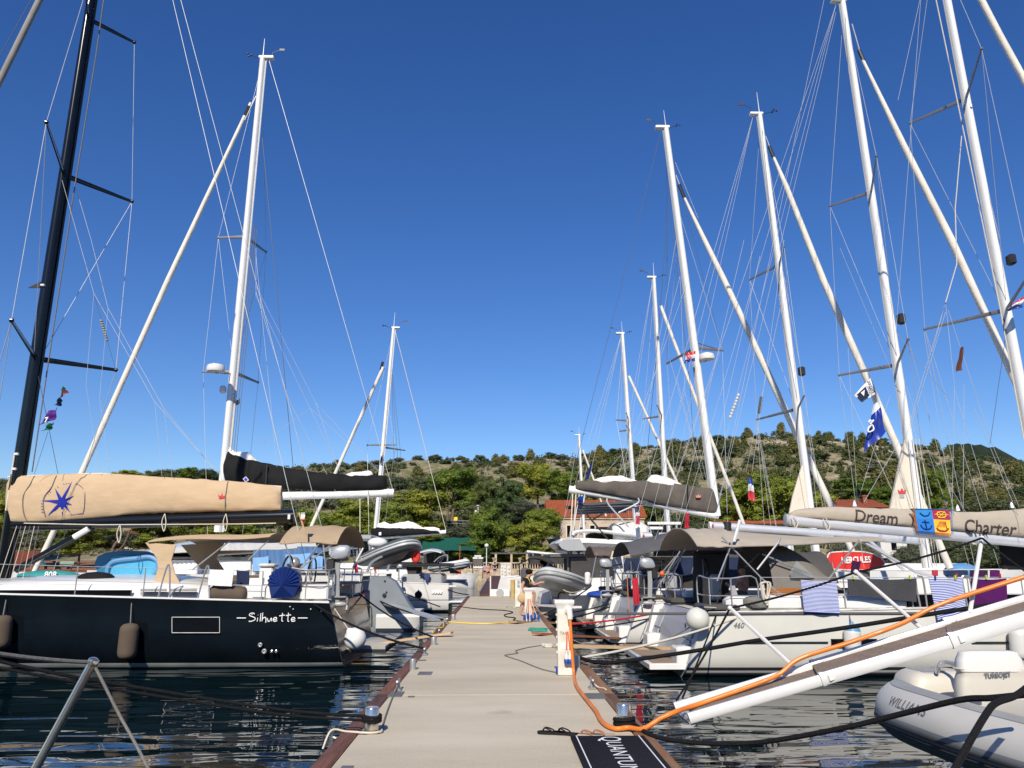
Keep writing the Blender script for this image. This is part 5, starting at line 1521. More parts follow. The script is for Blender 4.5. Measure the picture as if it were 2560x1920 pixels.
ibeam(b2, 'bathing_ladder', [P(940, 1545, 26.6), P(965, 1536, 26.6), P(968, 1545, 26.6), P(962, 1575, 26.6)], .03, blackplastic)
rope(P(935, 1495, 27), G(1108, 1556, .08), .022, ropeblack, 'black mooring line from the catamaran stern running past the swoop', .1)
MB().beam(P(950, 1505, 27.3), G(1105, 1555, .06), .30, .05).top('gangplank', greyshell, 'grey aluminium gangplank from the catamaran to the pier', 'gangplank')
# ================================================================ small sloop beyond, with white sail on its boom
SY = 45.0
xs3 = P(1105, 1440, SY).x
b3 = thing('sailing_yacht', 'small white sloop with a crumpled white sail on a short black boom bag', 'sailing yacht', (xs3, SY, 0))
hull(b3, -1, xs3, SY, 9.5, 3.2, 1.15, 1.3, white, white)
MB().box((xs3 - 4.2, SY, 1.55), (4.2, 2.0, .6), bev=.15).part('coachroof', white, b3)
mo, at, tips = mast(b3, SY, (928, 1440), (984, 820), .15, mastwhite, [(1112, [(918, 1113), (988, 1112)]), (1118, [(1012, 1126)])])
hd = P(983, 830, SY)
for a, c in ((hd, tips[0]), (tips[0], V((at(1300).x, SY - 1.5, 1.3))), (at(1000), tips[1]), (tips[1], V((at(1300).x, SY + 1.5, 1.3)))):
 line(b3, 'shroud', [a, c], .014, wirew)
line(b3, 'furled_genoa', [P(958, 918, SY), P(780, 1312, SY), P(735, 1420, SY)], .10, furled, 8)
MB().tube([P(957, 905, SY), P(952, 925, SY)], .08, 8).part('furler_swivel', blackplastic, b3)
line(b3, 'topping_lift', [P(988, 828, SY), P(1115, 1326, SY)], .018, ropewhite)
for x0, y0, x1, y1 in ((980, 920, 1018, 1300), (978, 905, 990, 1300), (979, 930, 1005, 1300)):
 line(b3, 'halyard', [P(x0, y0, SY), P(x1, y1, SY)], .016, wired)
MB().tube([P(935, 1345, SY), P(1115, 1330, SY)], .12, 10).part('boom', mastwhite, b3)
bag(b3, 'sail_cover', SY, [(929, 1322, 1343, .2), (945, 1318, 1343, .32), (1000, 1318, 1340, .35), (1060, 1322, 1336, .3), (1100, 1328, 1334, .15)], blackcanvas, 6, .03, ny=30)
bag(b3, 'crumpled_sail', SY, [(940, 1314, 1328, .1), (960, 1303, 1328, .18), (975, 1310, 1328, .2), (1022, 1302, 1328, .2), (1036, 1306, 1328, .18), (1055, 1317, 1330, .15), (1085, 1316, 1330, .12), (1099, 1322, 1332, .06)], sailcloth, 3, .06, ny=40)
q = [P(x, y, SY - .42) for x, y in ((947, 1331), (953, 1330), (953, 1338), (947, 1338))]
MB().prism(q, (0, .01, 0)).part('sailmaker_badge', whiteprint, b3)
flag(0, 0, 0, 0, SY - .3, navycloth, 'small dark flag at the spreader of the small white mast', poly=[(951, 1148), (957, 1130), (955, 1152), (949, 1162)])
# ================================================================ white motor cruiser
MY = 38.2
xm = P(1148, 1495, 36.6).x
b4 = thing('motor_cruiser', 'white flybridge motor cruiser with a swim platform reaching the pier at the left', 'motor boat', (xm, MY, 0))
mh = bands('cruiser_hull', [(-1, (.02, .03, .06)), (.10, (.66, .66, .64)), (.52, (.03, .03, .04)), (.56, (.66, .66, .64))], rough=.25, coat=.3)
rgs = hull(b4, -1, xm - .5, MY, 11, 3.6, 1.25, 1.6, mh, white, rake=-.0)
MB().box((xm - .0, MY, .42), (1.7, 3.3, .16), bev=.05).part('swim_platform', white, b4)
MB().box((xm + .15, MY - 1.66, .40), (1.2, .05, .08)).part('platform_bumper', blackplastic, b4)
rg = []
for px, yt in ((925, 1420), (985, 1416), (1015, 1418), (1024, 1462), (1040, 1470)):
 a = P(px, yt, 36.6)
 rg.append([V((a.x, 36.6, 1.2)), V((a.x, 36.75, max(a.z, 1.22))), V((a.x, 39.7, max(a.z, 1.22))), V((a.x, 39.85, 1.2))])
MB().loft(rg).part('cabin_side', white, b4, smooth=30)
a, c = P(955, 1430, 36.4), P(1122, 1404, 36.4)
MB().box(((a.x + c.x) / 2 - .2, MY, P(1000, 1412, 36.4).z), (3.6, 3.4, .16), bev=.05).part('flybridge_floor', blackplastic, b4)
MB().box((P(990, 1400, 36.4).x, MY, P(990, 1399, 36.4).z), (1.9, 3.0, .45), bev=.12).part('flybridge_coaming', white, b4)
MB().box((P(1027, 1450, 36.9).x, MY, P(1027, 1445, 36.9).z), (.5, 2.8, 1.0)).part('cockpit_entrance', cockpit, b4)
MB().box((P(1055, 1470, 36.9).x, MY, 1.45), (1.9, 3.3, .5), bev=.1).part('cockpit_coaming', greyshell, b4)
MB().box((P(1082, 1472, 36.7).x, MY - 1.6, P(1090, 1466, 36.7).z), (2.2, .12, .10), bev=.03).part('gunwale', white, b4)
for k in range(4):
 MB().box((P(1082 + k * 6.5, 1481, 36.3).x, MY - 1.79, P(1080, 1481, 36.3).z), (.09, .04, .12), Matrix.Rotation(.4, 3, 'Y')).part('hull_badge', whiteprint, b4)
for px in (1033, 1032):
 pass
for px, y0, y1 in ((1015, 1408, 1470), (1100, 1405, 1470)):
 MB().tube([P(px, y0, 36.8), P(px, y1, 36.8)], .04, 6).part('flybridge_post', steelworn, b4)
MB().sheet(lambda u, v: V((lerp(P(1045, 1385, 36.6).x, P(1102, 1385, 36.6).x, u), lerp(36.8, 39.6, v), P(1070, 1383, 36.6).z + .12 * math.sin(u * 3) + .1 * math.sin(v * 3.14))), 8, 8, .04).part('sun_top', white, b4)
for k in range(3):
 MB().tube(smoothpath([P(1085 + k * 8, 1405, 37 + k), P(1100 + k * 6, 1392, 37 + k), P(1117 + k, 1388, 37 + k), P(1118, 1406, 37 + k)], 4), .03, 6).part('flybridge_rail', steel, b4)
towel([P(1050, 1428, 36.4), P(1076, 1436, 36.4), P(1074, 1444, 36.4), P(1048, 1440, 36.4)], navycloth, 'dark navy towel hanging inside the motor cruiser cockpit', amp=.04)
towel([P(1060, 1433, 36.3), P(1075, 1436, 36.3), P(1068, 1458, 36.3), P(1062, 1448, 36.3)], mat('patterned_navy_cloth', (.05, .07, .2), .9, var=.6, scale=14), 'patterned navy cloth dangling under the motor cruiser rail', amp=.03)
round_fender(P(1046, 1487, 35.9), .17, 'small black ball fender on the motor cruiser side', blackcanvas, blackplastic, line_to=P(1046, 1468, 36.2))
outboard(P(996, 1425, 35.8), 1, 'small dark outboard hanging at the motor cruiser cabin side', scale=.55, face=1)
rope(P(1120, 1474, 36.4), G(1172, 1489, .05), .025, ropeblack, 'black mooring line from the motor cruiser to the pier end', .05)
rope(P(995, 1476, 36.2), G(1100, 1520, .05) + V((0, 0, 0)), .022, ropeblack, 'long black line crossing in front of the motor cruiser hull', .02)
# speedboat and rib further out
def small_boat(name, xb, xst, ywl, ytop, Y, wd, label, cover=None, deck=white):
 s = 1 if xb > xst else -1
 a, c = P(xst, ywl, Y), P(xb, ywl, Y)
 zt = P(xst, ytop, Y).z
 L = abs(c.x - a.x) + 1.5
 r = thing(name, label, 'speedboat', (a.x, Y + wd / 2, 0))
 hull(r, s, a.x - s * 1.5, Y + wd / 2, L, wd, zt * .75, zt, mat('speedboat_hull', (.66, .66, .64), .25, coat=.3) if 'speedboat_hull' not in MATS else MATS['speedboat_hull'], deck, hb=[(0, .9), (.4, 1), (.7, .8), (.9, .4), (1, .04)])
 MB().box((a.x + s * L * .25, Y + .1, zt * .55), (L * .5, .3, zt * .12), bev=.03).part('side_stripe', navypl, r)
 mx = a.x + s * L * .2
 MB().loft([[V((mx - s * .1, Y + wd * .2, zt)), V((mx - s * .1, Y + wd * .8, zt)), V((mx + s * .9, Y + wd * .75, zt)), V((mx + s * .9, Y + wd * .25, zt))], [V((mx - s * .3, Y + wd * .25, zt + .5)), V((mx - s * .3, Y + wd * .75, zt + .5)), V((mx + s * .1, Y + wd * .7, zt + .5)), V((mx + s * .1, Y + wd * .3, zt + .5))]]).part('windscreen', darkglass, r)
 return r
small_boat('speedboat', 1192, 1100, 1468, 1434, 72, 2.4, 'white speedboat with a dark stripe moored bow towards the walkway')
rb = P(1125, 1416, 80)
r = thing('inflatable_dinghy', 'white inflatable tender stowed high behind the small speedboat', 'dinghy', rb)
dinghy(r, MX(rb, R(-30), R(6)), 4.2, 2.2, .42, ballwhite, vinylmid, vinylgrey, handles=False)
# a further sailing boat's grey arch and dark canopy behind the navy yacht
r = thing('moored_yacht', 'grey arched cruising yacht partly hidden behind the tan bimini', 'sailing yacht', P(905, 1440, 40))
hull(r, -1, P(940, 1440, 40).x, 41.5, 9, 3, 1.2, 1.4, whiteold, white)
a, c = P(890, 1343, 39), P(928, 1343, 39)
MB().box(((a.x + c.x) / 2, 40.5, a.z), (c.x - a.x, 3, .25), bev=.06).part('solar_arch', greyshell, r)
MB().box(P(905, 1420, 40), (2.2, 2.6, .5), bev=.1).part('cabin_top', white, r)
for px in (893, 925):
 MB().tube([P(px, 1345, 39.2), P(px, 1440, 39.2)], .05, 6).part('arch_leg', steelworn, r)
# ================================================================ right-hand row
hullr1 = bands('greige_hull', [(-1, (.03, .03, .035)), (.06, (.10, .10, .10)), (.09, (.60, .60, .57)), (.13, (.03, .03, .035)), (.19, (.62, .61, .555))], rough=.22, coat=.3, var=.06)
hullr2 = bands('white_hull_navy_boot', [(-1, (.03, .03, .04)), (.08, (.02, .025, .06)), (.16, (.68, .68, .66))], rough=.22, coat=.3)
def stern_boat(label, Yn, Yf, xs, fb, L, hm, bim=None, detail=True, wheels=True, platX=(2.98, 4.1)):
 Yc = (Yn + Yf) / 2; B = Yf - Yn
 r = thing('sailing_yacht', label, 'sailing yacht', (xs, Yc, 0))
 hull(r, 1, xs, Yc, L, B, fb, fb + .02 * L, hm, whiteold, rake=.5, hb=[(0, .985), (.06, 1), (.5, 1), (.65, .93), (.8, .70), (.92, .35), (1, .02)], transom=greyshell)  # transom coloured grey to carry the shade on its aft face
 for y, sg in ((Yf - .29, 1),):
  poly = [(0, fb + .01), (.26, fb - .04), (.33, fb * .75), (.46, .42), (.58, .14), (.45, -.05), (0, -.05)]
  MB().prism([V((xs - a, y, z)) for a, z in poly], (0, .26, 0)).part('quarter', hm if y < Yc else white, r, smooth=20)
 MB().box(((platX[0] + platX[1]) / 2, Yc, .20), (platX[1] - platX[0], B - .5, .12), bev=.015).part('swim_platform', white, r)
 MB().box(((platX[0] + platX[1]) / 2 + .02, Yc, .263), (platX[1] - platX[0] - .12, B - .66, .012)).part('platform_decking', teak, r)
 for k, y in enumerate((Yn + .55, Yf - .75)):
  MB().box((xs - .42, y, .40), (.36, .55, .34), bev=.04).part('transom_step', white, r)
  f_ = lambda z: xs - .5 * max(0, 1 - z / fb) ** .8 - .045
  for za, zb_ in ((fb - .12, fb - .5), (fb - .54, .42)):
   MB().prism([V((f_(za), y - .15, za)), V((f_(za), y + .6, za)), V((f_(zb_), y + .6, zb_)), V((f_(zb_), y - .15, zb_))], (.03, 0, 0)).part('transom_locker', greyshell, r)  # locker grey carries the same transom shade
  MB().box((f_(fb - .3) - .012, y + .5, fb - .3), (.02, .05, .09)).part('locker_latch', blackplastic, r)
 for y in (Yn + .55, Yf - .75):
  MB().box((xs + .3, y, fb + .09), (.7, .95, .14), bev=.05).part('stern_cushion', greypanel, r)
 for y in (Yn + .3, Yf - .55):
  MB().box((xs + 2.2, y, fb + .17), (3.6, .32, .3), bev=.08).part('cockpit_coaming', white, r)
 MB().box((xs + 2.2, Yc, fb + .03), (3.8, B - .9, .05)).part('cockpit_floor', cockpit, r)
 if wheels:
  for y in ((Yc - .95, Yc + .95) if detail else (Yc + .95,)):
   wheel(r, (xs + .75, y, fb + .62), .42, .1)
   MB().box((xs + 1.0, y, fb + .4), (.24, .28, .62), bev=.05).part('helm_pedestal', greyshell if detail else white, r)
 pushpit(r, [V((xs + 1.0, Yn + .1, fb)), V((xs + .5, Yn + .1, fb)), V((xs + .08, Yn + .15, fb)), V((xs + .08, Yn + 1.05, fb))], .66)
 pushpit(r, [V((xs + .08, Yf - 1.05, fb)), V((xs + .08, Yf - .15, fb)), V((xs + .5, Yf - .1, fb)), V((xs + 1.0, Yf - .1, fb))], .66)
 if detail:  # dark sheet, hood and panel added to stand in for cockpit shade
  MB().sheet(lambda u, v: V((xs + .7 + 3.2 * u, Yf - .22 + .03 * math.sin(u * 9), fb + .05 + 1.1 * v)), 8, 4, .02).part('dark_side_sheet', navycloth, r)
  canopy(r, 'sprayhood', xs + 3.7, xs + 5.4, Yn + .5, Yf - .5, fb + .45, .85, greypanel, pw=3)
  MB().box((xs + 3.8, Yc, fb + .7), (.1, B - 1.1, 1.2)).part('cockpit_shade_panel', cockpit, r)
  MB().box((xs + 1.9, Yc, fb + .35), (.9, .7, .6), bev=.06).part('cockpit_table', cockpit, r)
 MB().box((xs + 7.0, Yc, fb + .22), (5.6, B * .62, .44), bev=.14).part('coachroof', white, r)
 MB().box((xs + 7.2, Yc - B * .31 - .0, fb + .24), (4.4, .04, .16), bev=.01).part('coachroof_window', darkglass, r)
 return r
# ---- nearest: greige hull
RN, RF = 15.5, 19.8; RC = (RN + RF) / 2
xs1 = P(1772, 1535, RN).x; fbR = P(1760, 1534, RN).z
r1 = stern_boat('greige-hulled sailing yacht with towels on its rail and lettered boom cover, nearest right', RN, RF, xs1, fbR, 14.5, hullr1, detail=False)
D1 = lambda px0, py0, px1, py1, m, nm, th=.03, Y=RN - .005: (lambda a, c: MB().box(((a.x + c.x) / 2, Y, (a.z + c.z) / 2), (c.x - a.x, th, c.z - a.z)).part(nm, m, r1))(P(px0, py1, Y), P(px1, py0, Y))
D1(2079, 1597, 2191, 1617, darkglass, 'hull_window', .04)
D1(1862, 1604, 2070, 1608, blackplastic, 'hull_stripe', .02)
D1(2430, 1604, 2560, 1608, blackplastic, 'hull_stripe', .02)
text_part('460', P(1833, 1569, RN - .02), (1, 0, 0), (0, 0, 1), P(1862, 1569, RN).x - P(1833, 1569, RN).x, r1, greyprint, shear=.35, height=.10)
q = P(1823, 1671, RN - .02)
MB().lathe(q + V((0, .25, 0)), [(.09, 0), (.085, .03), (.05, .035), (.045, .01)], 14, V((-.15, -1, -.25))).part('exhaust_outlet', darkglass, r1)
MB().box((P(2060, 1530, RN).x, RN + .0, fbR + .0), (9, .05, .05), bev=.01).part('rubbing_strake', greybim, r1)
MB().box((xs1 + 1.5, RN + .5, fbR + .12), (.9, .4, .24), bev=.06).part('helm_seat', white, r1)
D1(1915, 1470, 2000, 1487, varnish, 'varnished_coaming', .06, RN + .65)
D1(1906, 1487, 2110, 1530, white, 'coaming_side', .12, RN + .62)
D1(1936, 1490, 1966, 1503, cockpit, 'cockpit_speaker_recess', .04, RN + .55)
D1(2020, 1495, 2140, 1528, greyshell, 'grey_side_panel', .06, RN + .58)
D1(2140, 1486, 2640, 1526, darkglass, 'saloon_window', .06, RN + .75)
D1(2280, 1446, 2640, 1486, white, 'coachroof_side', .5, RN + 1.0)
# sprayhood with clear windows
sh = greybim
clear, nt_, bs_ = new_mat('clear_vinyl')
bs_.inputs['Base Color'].default_value = (.75, .8, .82, 1); bs_.inputs['Roughness'].default_value = .08
bs_.inputs['Transmission Weight'].default_value = .75; bs_.inputs['Alpha'].default_value = .55
hood = MB().sheet(lambda u, v: V((lerp(P(1905, 1400, 17).x, P(2075, 1400, 17).x, u), lerp(RN + .9, RF - .9, v), fbR + .42 + (1.0 * (1 - u ** 2.6)) * (1 - abs(2 * v - 1) ** 3.0) ** .6)), 14, 18, .02).part('sprayhood', mat('taupe_sprayhood', (.17, .155, .14), .9, var=.08, bump=.2), r1)
MB().prism([P(x, y, RN + .84) for x, y in ((1975, 1430), (1992, 1402), (2040, 1445), (1978, 1442))], (0, .02, 0)).part('clear_window', clear, r1)
for Y in (RN + .9, RF - .9):
 line(r1, 'sprayhood_frame', [P(2036, 1440, Y), P(1905, 1385, Y)], .018, steel, 6)
# bimini: arched aft, long flat forward
zb = P(1740, 1372, RN + .5).z; zt = P(1760, 1321, RC).z
x0 = P(1700, 1370, RC).x; x1 = P(1855, 1340, RN + .6).x; x2 = P(2152, 1350, RC).x
canopy(r1, 'bimini', P(1762, 1350, RN + .4).x - .18, x1 - .1, RN + .35, RF - .25, zb + .05, zt - zb - .05, greige, pw=2.2)
MB().sheet(lambda u, v: V((lerp(x1 - .1, x2, u), lerp(RN + .5 + .5 * u, RF - .4 - .4 * u, v), lerp(zb + .05 + (zt - zb - .1) * (1 - abs(2 * v - 1) ** 2.2), P(2100, 1343, RC).z - .10 * abs(2 * v - 1) ** 3, min(1, u * 1.6)) - .05 * math.sin(u * 3.1) * abs(2 * v - 1))), 16, 16, .02).part('bimini_extension', greige, r1)
for (a, c) in (((1695, 1368), (1888, 1450)),):
 pass
ln = lambda nm, pts, Y, rr=.018, m=steel, root=r1: line(root, nm, [P(x, y, Y) for x, y in pts], rr, m, 6)
ln('bimini_frame', [(1830, 1357), (1793, 1452)], RN + .4)
ln('bimini_frame', [(1805, 1343), (1905, 1447), (2003, 1526)], RN + .45)
ln('bimini_frame', [(1950, 1345), (1946, 1356), (1893, 1424)], RN + .5, .022)
ln('bimini_frame', [(1825, 1356), (1788, 1530)], RN + .4, .016, blackplastic)
ln('bimini_frame', [(1900, 1382), (1864, 1418)], RN + 2.2)
ln('bimini_frame', [(2148, 1350), (2070, 1450)], RN + .9, .02)
ln('bimini_frame', [(2150, 1350), (2290, 1430), (2330, 1440)], RN + 1.0, .03, silver)
ln('bimini_frame', [(1716, 1368), (1650, 1460)], RF - .3)
ln('bimini_frame', [(1712, 1368), (1668, 1470)], RF - .5)
ln('hatch_strut', [(2085, 1340), (2150, 1345)], RC, .015)
ln('flag_staff', [(1850, 1300), (1835, 1354)], RN + .35, .035, white)
# mast, boom, cover
mo, at, tips = mast(r1, RC, (2642, 1440), (2355, -70), .135, mastwhite, [(246, [(2275, 308), (2454, 122)]), (775, [(2312, 823), (2576, 680)])], head=False, track=greyshell)
MB().box(at(655) + V((.25, -.15, 0)), (.16, .2, .26), bev=.03).part('deck_light', blackplastic, mo)
n1, f1 = tips[1], tips[0]; n2, f2 = tips[3], tips[2]
MB().tube([at(262) + V((0, -.12, 0)), at(276) + V((0, -.14, 0))], .03, 6).part('shroud_tang', steel, mo)
for a, c in ((P(2332, -160, RC - .1), n1), (P(2340, -160, RC + .1), f1), (n1, n2), (f1, f2), (n1, at(790)), (f1, at(790)), (f2, P(2440, 1430, RF)), (n2, P(2700, 1480, RN)), (f2, P(2500, 1425, RF - .5)), (at(290), P(2500, 600, RC - .2))):
 line(r1, 'shroud', [a, c], .009, wirew)
line(r1, 'furled_genoa', [P(2435, -35, RC), P(2500, 90, RC), P(2580, 235, RC), P(2700, 450, RC)], .085, furled, 10)
line(r1, 'luff_halyard', [P(2336, -20, RC - .2), P(2400, 285, RC - .2), P(2500, 770, RC - .2), P(2560, 1100, RC - .2)], .014, ropewhite)
line(r1, 'backstay', [P(2304, -30, RC), P(2240, 830, RC - .6), P(2375, 1000, RC)], .008, wirew)
for a, c in (((2304, -20), (2245, 250)), ((2364, 755), (2330, 880)), ((2364, 757), (2386, 965)), ((2386, 965), (2380, 1290)), ((2364, 757), (2290, 1000)), ((2290, 1000), (2250, 1150)), ((2250, 1100), (2160, 1255)), ((2386, 975), (2470, 1250)), ((2410, 960), (2408, 1270)), ((2435, 1020), (2550, 1300)), ((2364, 780), (2272, 1080)), ((2370, 775), (2480, 1110)), ((2480, 1110), (2545, 1260)), ((2310, 830), (2345, 1050)), ((2345, 1050), (2385, 1290)), ((2515, 835), (2475, 1110))):
 line(r1, 'lazy_jack', [P(*a, RC - .15), P(*c, RC - .15)], .0085, wirew if c[0] != 2475 else wired)
line(r1, 'spare_halyard', [P(2404, 340, RC - .2), P(2388, 520, RC - .2), P(2392, 660, RC - .2), P(2364, 756, RC - .2)], .012, ropewhite)
boomA, boomB = P(1969, 1300, RC), P(2645, 1362, RC)
bo = MB().tube([boomA, boomB], .128, 14, sq=.8).part('boom', silver, r1)
MB().lathe(boomA, [(.135, 0), (.135, .06), (.10, .07)], 14, boomA - boomB).part('boom_cap', greyshell, bo)
cv1 = bag(r1, 'sail_cover', RC, [(1974, 1284, 1292, .05), (1990, 1274, 1294, .10), (2050, 1267, 1299, .15), (2130, 1268, 1305, .16), (2280, 1273, 1318, .17), (2400, 1280, 1329, .18), (2470, 1279, 1336, .18), (2520, 1274, 1341, .19), (2600, 1266, 1348, .20), (2645, 1262, 1352, .14)], greige, 11, .022)
ux = (boomB - boomA).normalized()
Yt = RC - .22
def lett(tx, px, py, px2, py2, h):
 a, c = P(px, py, Yt), P(px2, py2, Yt)
 return text_part(tx, a, c - a, (.0, .0, 1), (c - a).length, cv1, darkprint, shear=.18, bold=.012, height=h, on=cv1)
lett('Dream', 2139, 1302, 2249, 1311, .27)
lett('Y', 2275, 1313, 2300, 1315, .27)
lett('Charter', 2412, 1329, 2546, 1340, .29)
for px in (1978, 2058):
 mb = MB(); q = P(px, 1290 + (px - 1978) * .08, RC - .17)
 mb.tube(smoothpath([q, q + V((.03, -.02, -.14)), q + V((.07, -.02, -.26)), q + V((.14, 0, -.14)), q + V((.05, 0, .02))], 5), .01, 5).part('reef_line', ropewhite, bo)
for px in (2137, 2395, 2530):
 q = P(px, interp([(2137, 1266), (2395, 1277), (2530, 1270)], px), RC)
 MB().lathe(q, [(.05, 0), (.03, .08), (.005, .14)], 8).part('lazy_jack_cap', white, cv1)
# towel over the boom: four printed fields with fringe
tw = thing('towel', 'colourful nautical towel with anchor and boat prints draped over the lettered boom cover', 'towel', P(2335, 1340, RC))
TB = [(2287, 1274), (2372, 1276), (2378, 1334), (2296, 1327)]
tq = [P(x, y, RC - .262) for x, y in TB]
def tuv(u, v, d=0):
 top = lerp(tq[0], tq[1], u); bot = lerp(tq[3], tq[2], u)
 return lerp(bot, top, v) + V((0, -d + .012 * math.sin(u * 8 + v * 3), 0))
cols = {(0, 0): (.03, .20, .62), (1, 0): (.85, .50, .04), (0, 1): (.04, .26, .62), (1, 1): (.40, .03, .09)}
for (i, j), col in cols.items():
 v0, v1 = ((0, .58), (.58, 1))[j]
 MB().sheet(lambda u, v: tuv((i + u) / 2, lerp(v0, v1, v)), 8, 8, .012).part('field', mat('towel_field', col, .9, var=.1, bump=.3, bscale=60), tw)
MB().sheet(lambda u, v: lerp(tq[0], tq[1], u) + V((0, v * .5, .02 + .02 * math.sin(v * 3.14) - .03 * v)), 10, 6, .012).part('folded_top', mat('towel_back', (.06, .2, .45), .9, var=.2), tw)
def tstroke(pts, col, r=.010, n='print'):
 return MB().tube(smoothpath([tuv(u, v, .016) for u, v in pts], 4), r, 5).part(n, col, tw)
tnavy = mat('towel_navy', (.01, .03, .14), .9); tred = mat('towel_crimson', (.36, .03, .05), .9); tyel = mat('towel_yellow', (.85, .55, .06), .9)
tstroke([(.24, .52), (.25, .35), (.26, .12)], tnavy, .014, 'anchor_print'); tstroke([(.10, .30), (.14, .16), (.26, .10), (.38, .17), (.42, .30)], tnavy, .014, 'anchor_print'); tstroke([(.15, .43), (.35, .42)], tnavy, .011, 'anchor_print')
tstroke([(.12, .85), (.22, .72), (.35, .75), (.42, .9)], tnavy, .012, 'rope_print')
mb = MB()
for k in range(6):
 t = k / 5; mb.tube([tuv(lerp(.57, .82, t) , .24 + t * .02, .016), tuv(lerp(.70, .84, t), .50, .016)], .007, 4)
mb.tube(smoothpath([tuv(.56, .20, .016), tuv(.62, .10, .016), tuv(.82, .09, .016), tuv(.93, .22, .016)], 4), .018, 5); mb.tube([tuv(.85, .5, .016), tuv(.88, .2, .016)], .009, 4)
mb.part('boat_print', tred, tw)
ring = [(.76 + .13 * math.cos(a), .80 + .13 * math.sin(a)) for a in [k * .524 for k in range(13)]]
tstroke(ring, tyel, .012, 'wheel_print')
for a in (0, 1.05, 2.1):
 tstroke([(.76 + .2 * math.cos(a), .80 + .17 * math.sin(a)), (.76 - .2 * math.cos(a), .80 - .17 * math.sin(a))], tyel, .008, 'wheel_print')
mb1, mb2 = MB(), MB()
for k in range(28):
 u = k / 27
 (mb1 if u < .5 else mb2).tube([tuv(u, 0), tuv(u, -.12)], .007, 4)
for k in range(18):
 v = k / 17
 mb2.tube([tuv(0, v), tuv(-.07, v - .02)], .007, 4); mb1.tube([tuv(1, v), tuv(1.08, v - .02)], .007, 4)
mb1.part('fringe', mat('fringe_blue', (.02, .12, .42), .9), tw); mb2.part('fringe', mat('fringe_orange', (.7, .22, .04), .9), tw)
# guard rail, towels, pegs
GR = lambda px, h=0: V((P(px, 1500, RN + .1).x, RN + .1, fbR + .02 + h))
lifelines(r1, [GR(1905), GR(2113), GR(2281), GR(2425), GR(2560), GR(2700)], .66)
for px in (2300, 2418):
 MB().tube(smoothpath([GR(px), GR(px - 6, .62), GR(px + 6, .68), GR(px + 14, .6), GR(px + 16)], 5), .018, 6).part('gate_stanchion', steel, r1)
stripes = bands('blue_white_stripes', [(0, (.035, .06, .34)), (.60, (.70, .74, .76))], rough=.95, uv=True, axis='y', freq=24)
YT = RN + .03
towel([P(2001, 1450, YT), P(2089, 1450, YT), P(2099, 1534, YT - .1), P(2010, 1530, YT - .1)], stripes, 'blue and white striped towel left of the charcoal towel on the greige yacht rail', amp=.02)
towel([P(2118, 1448, YT), P(2289, 1446, YT), P(2290, 1505, YT - .02), P(2120, 1487, YT - .02)], charcoalcloth, 'wide charcoal towel pegged on the greige yacht rail', amp=.015)
towel([P(2320, 1445, YT), P(2402, 1443, YT), P(2416, 1532, YT - .12), P(2344, 1552, YT - .12)], stripes, 'long blue and white striped towel between the charcoal and purple towels', amp=.02)
towel([P(2426, 1446, YT), P(2514, 1446, YT), P(2517, 1502, YT - .02), P(2436, 1522, YT - .02)], purplecloth, 'purple towel hanging at the right end of the rail', amp=.015)
for px, mm, lab in ((2132, yellowpl, 'lime peg at the left end of the charcoal towel'), (2273, yellowpl, 'lime peg at the right end of the charcoal towel'), (2386, yellowpl, 'lime peg on the long striped towel'), (2463, yellowpl, 'yellow peg on the purple towel'), (2336, bluepl, 'blue peg on the long striped towel'), (2498, redpl, 'red peg on the purple towel'), (2389, redpl, 'red peg beside the lime one on the long striped towel')):
 peg(P(px, 1444 if mm is not redpl else 1440, YT - .03), mm, lab)
towel([P(2000 + 130, 1400, RN + 1.2), P(2152, 1402, RN + 1.2), P(2143, 1440, RN + 1.2), P(2126, 1434, RN + 1.2)], mat('plum_cloth', (.04, .012, .05), .9), 'small plum cloth hanging below the red paddleboard lettering')
# rolled-down side screen
MB().sheet(lambda u, v: P(lerp(1733, 1822, u) + 3 * v * 0, lerp(1528, 1380, v) + 2 * u, 18.6) + V((0, .02 * math.sin(u * 4), .01 * math.sin(u * 9))), 8, 8, .02).part('dark_side_sheet', greypanel, r1)
MB().tube([P(1733, 1381, 18.55), P(1822, 1381, 18.55)], .03, 6).part('screen_roller', blackplastic, r1)
MB().sheet(lambda u, v: P(lerp(1757, 1773, u), lerp(1520, 1444, v), 16.6), 3, 3, .02).part('safety_net', blackplastic, r1)
MB().prism([P(x, y, 16.3) for x, y in ((1824, 1464), (1837, 1464), (1852, 1512), (1836, 1512))], (0, .03, 0)).part('folded_ladder', greyshell, r1)
mb = MB()
for k in range(7):
 q = P(1912, 1462, RN - .0); o = V((.018 * math.cos(k), -.02 * math.sin(k * 2), 0))
 mb.tube(smoothpath([q + o + V((-.10 + .01 * k, 0, .02)), q + o + V((0, 0, .05)), q + o + V((.1 - .01 * k, 0, .02)), q + o + V((.03, 0, -.22 - .02 * k)), q + o + V((-.03, 0, -.22 - .02 * k)), q + o + V((-.10 + .01 * k, 0, .02))], 4), .014, 5)
mb.top('coiled_rope', ropewhite, 'beige rope coil hanging on the greige yacht stern rail', 'rope')
mb = MB()
for k in range(4):
 q = P(1895 - k * 4, 1513, RN + .15)
 mb.ball(q + V((0, 0, .02 * k)), (.22, .16, .12), 8, 5)
mb.top('rope_heap', ropegrey, 'grey rope heap under the beige coil on the greige yacht', 'rope')
for px in (1820, 2230):
 q = GR(px, .03)
 MB().beam(q + V((-.12, 0, .05)), q + V((.12, 0, .05)), .03, .03).box(q, (.1, .04, .07)).part('cleat', steel, r1)
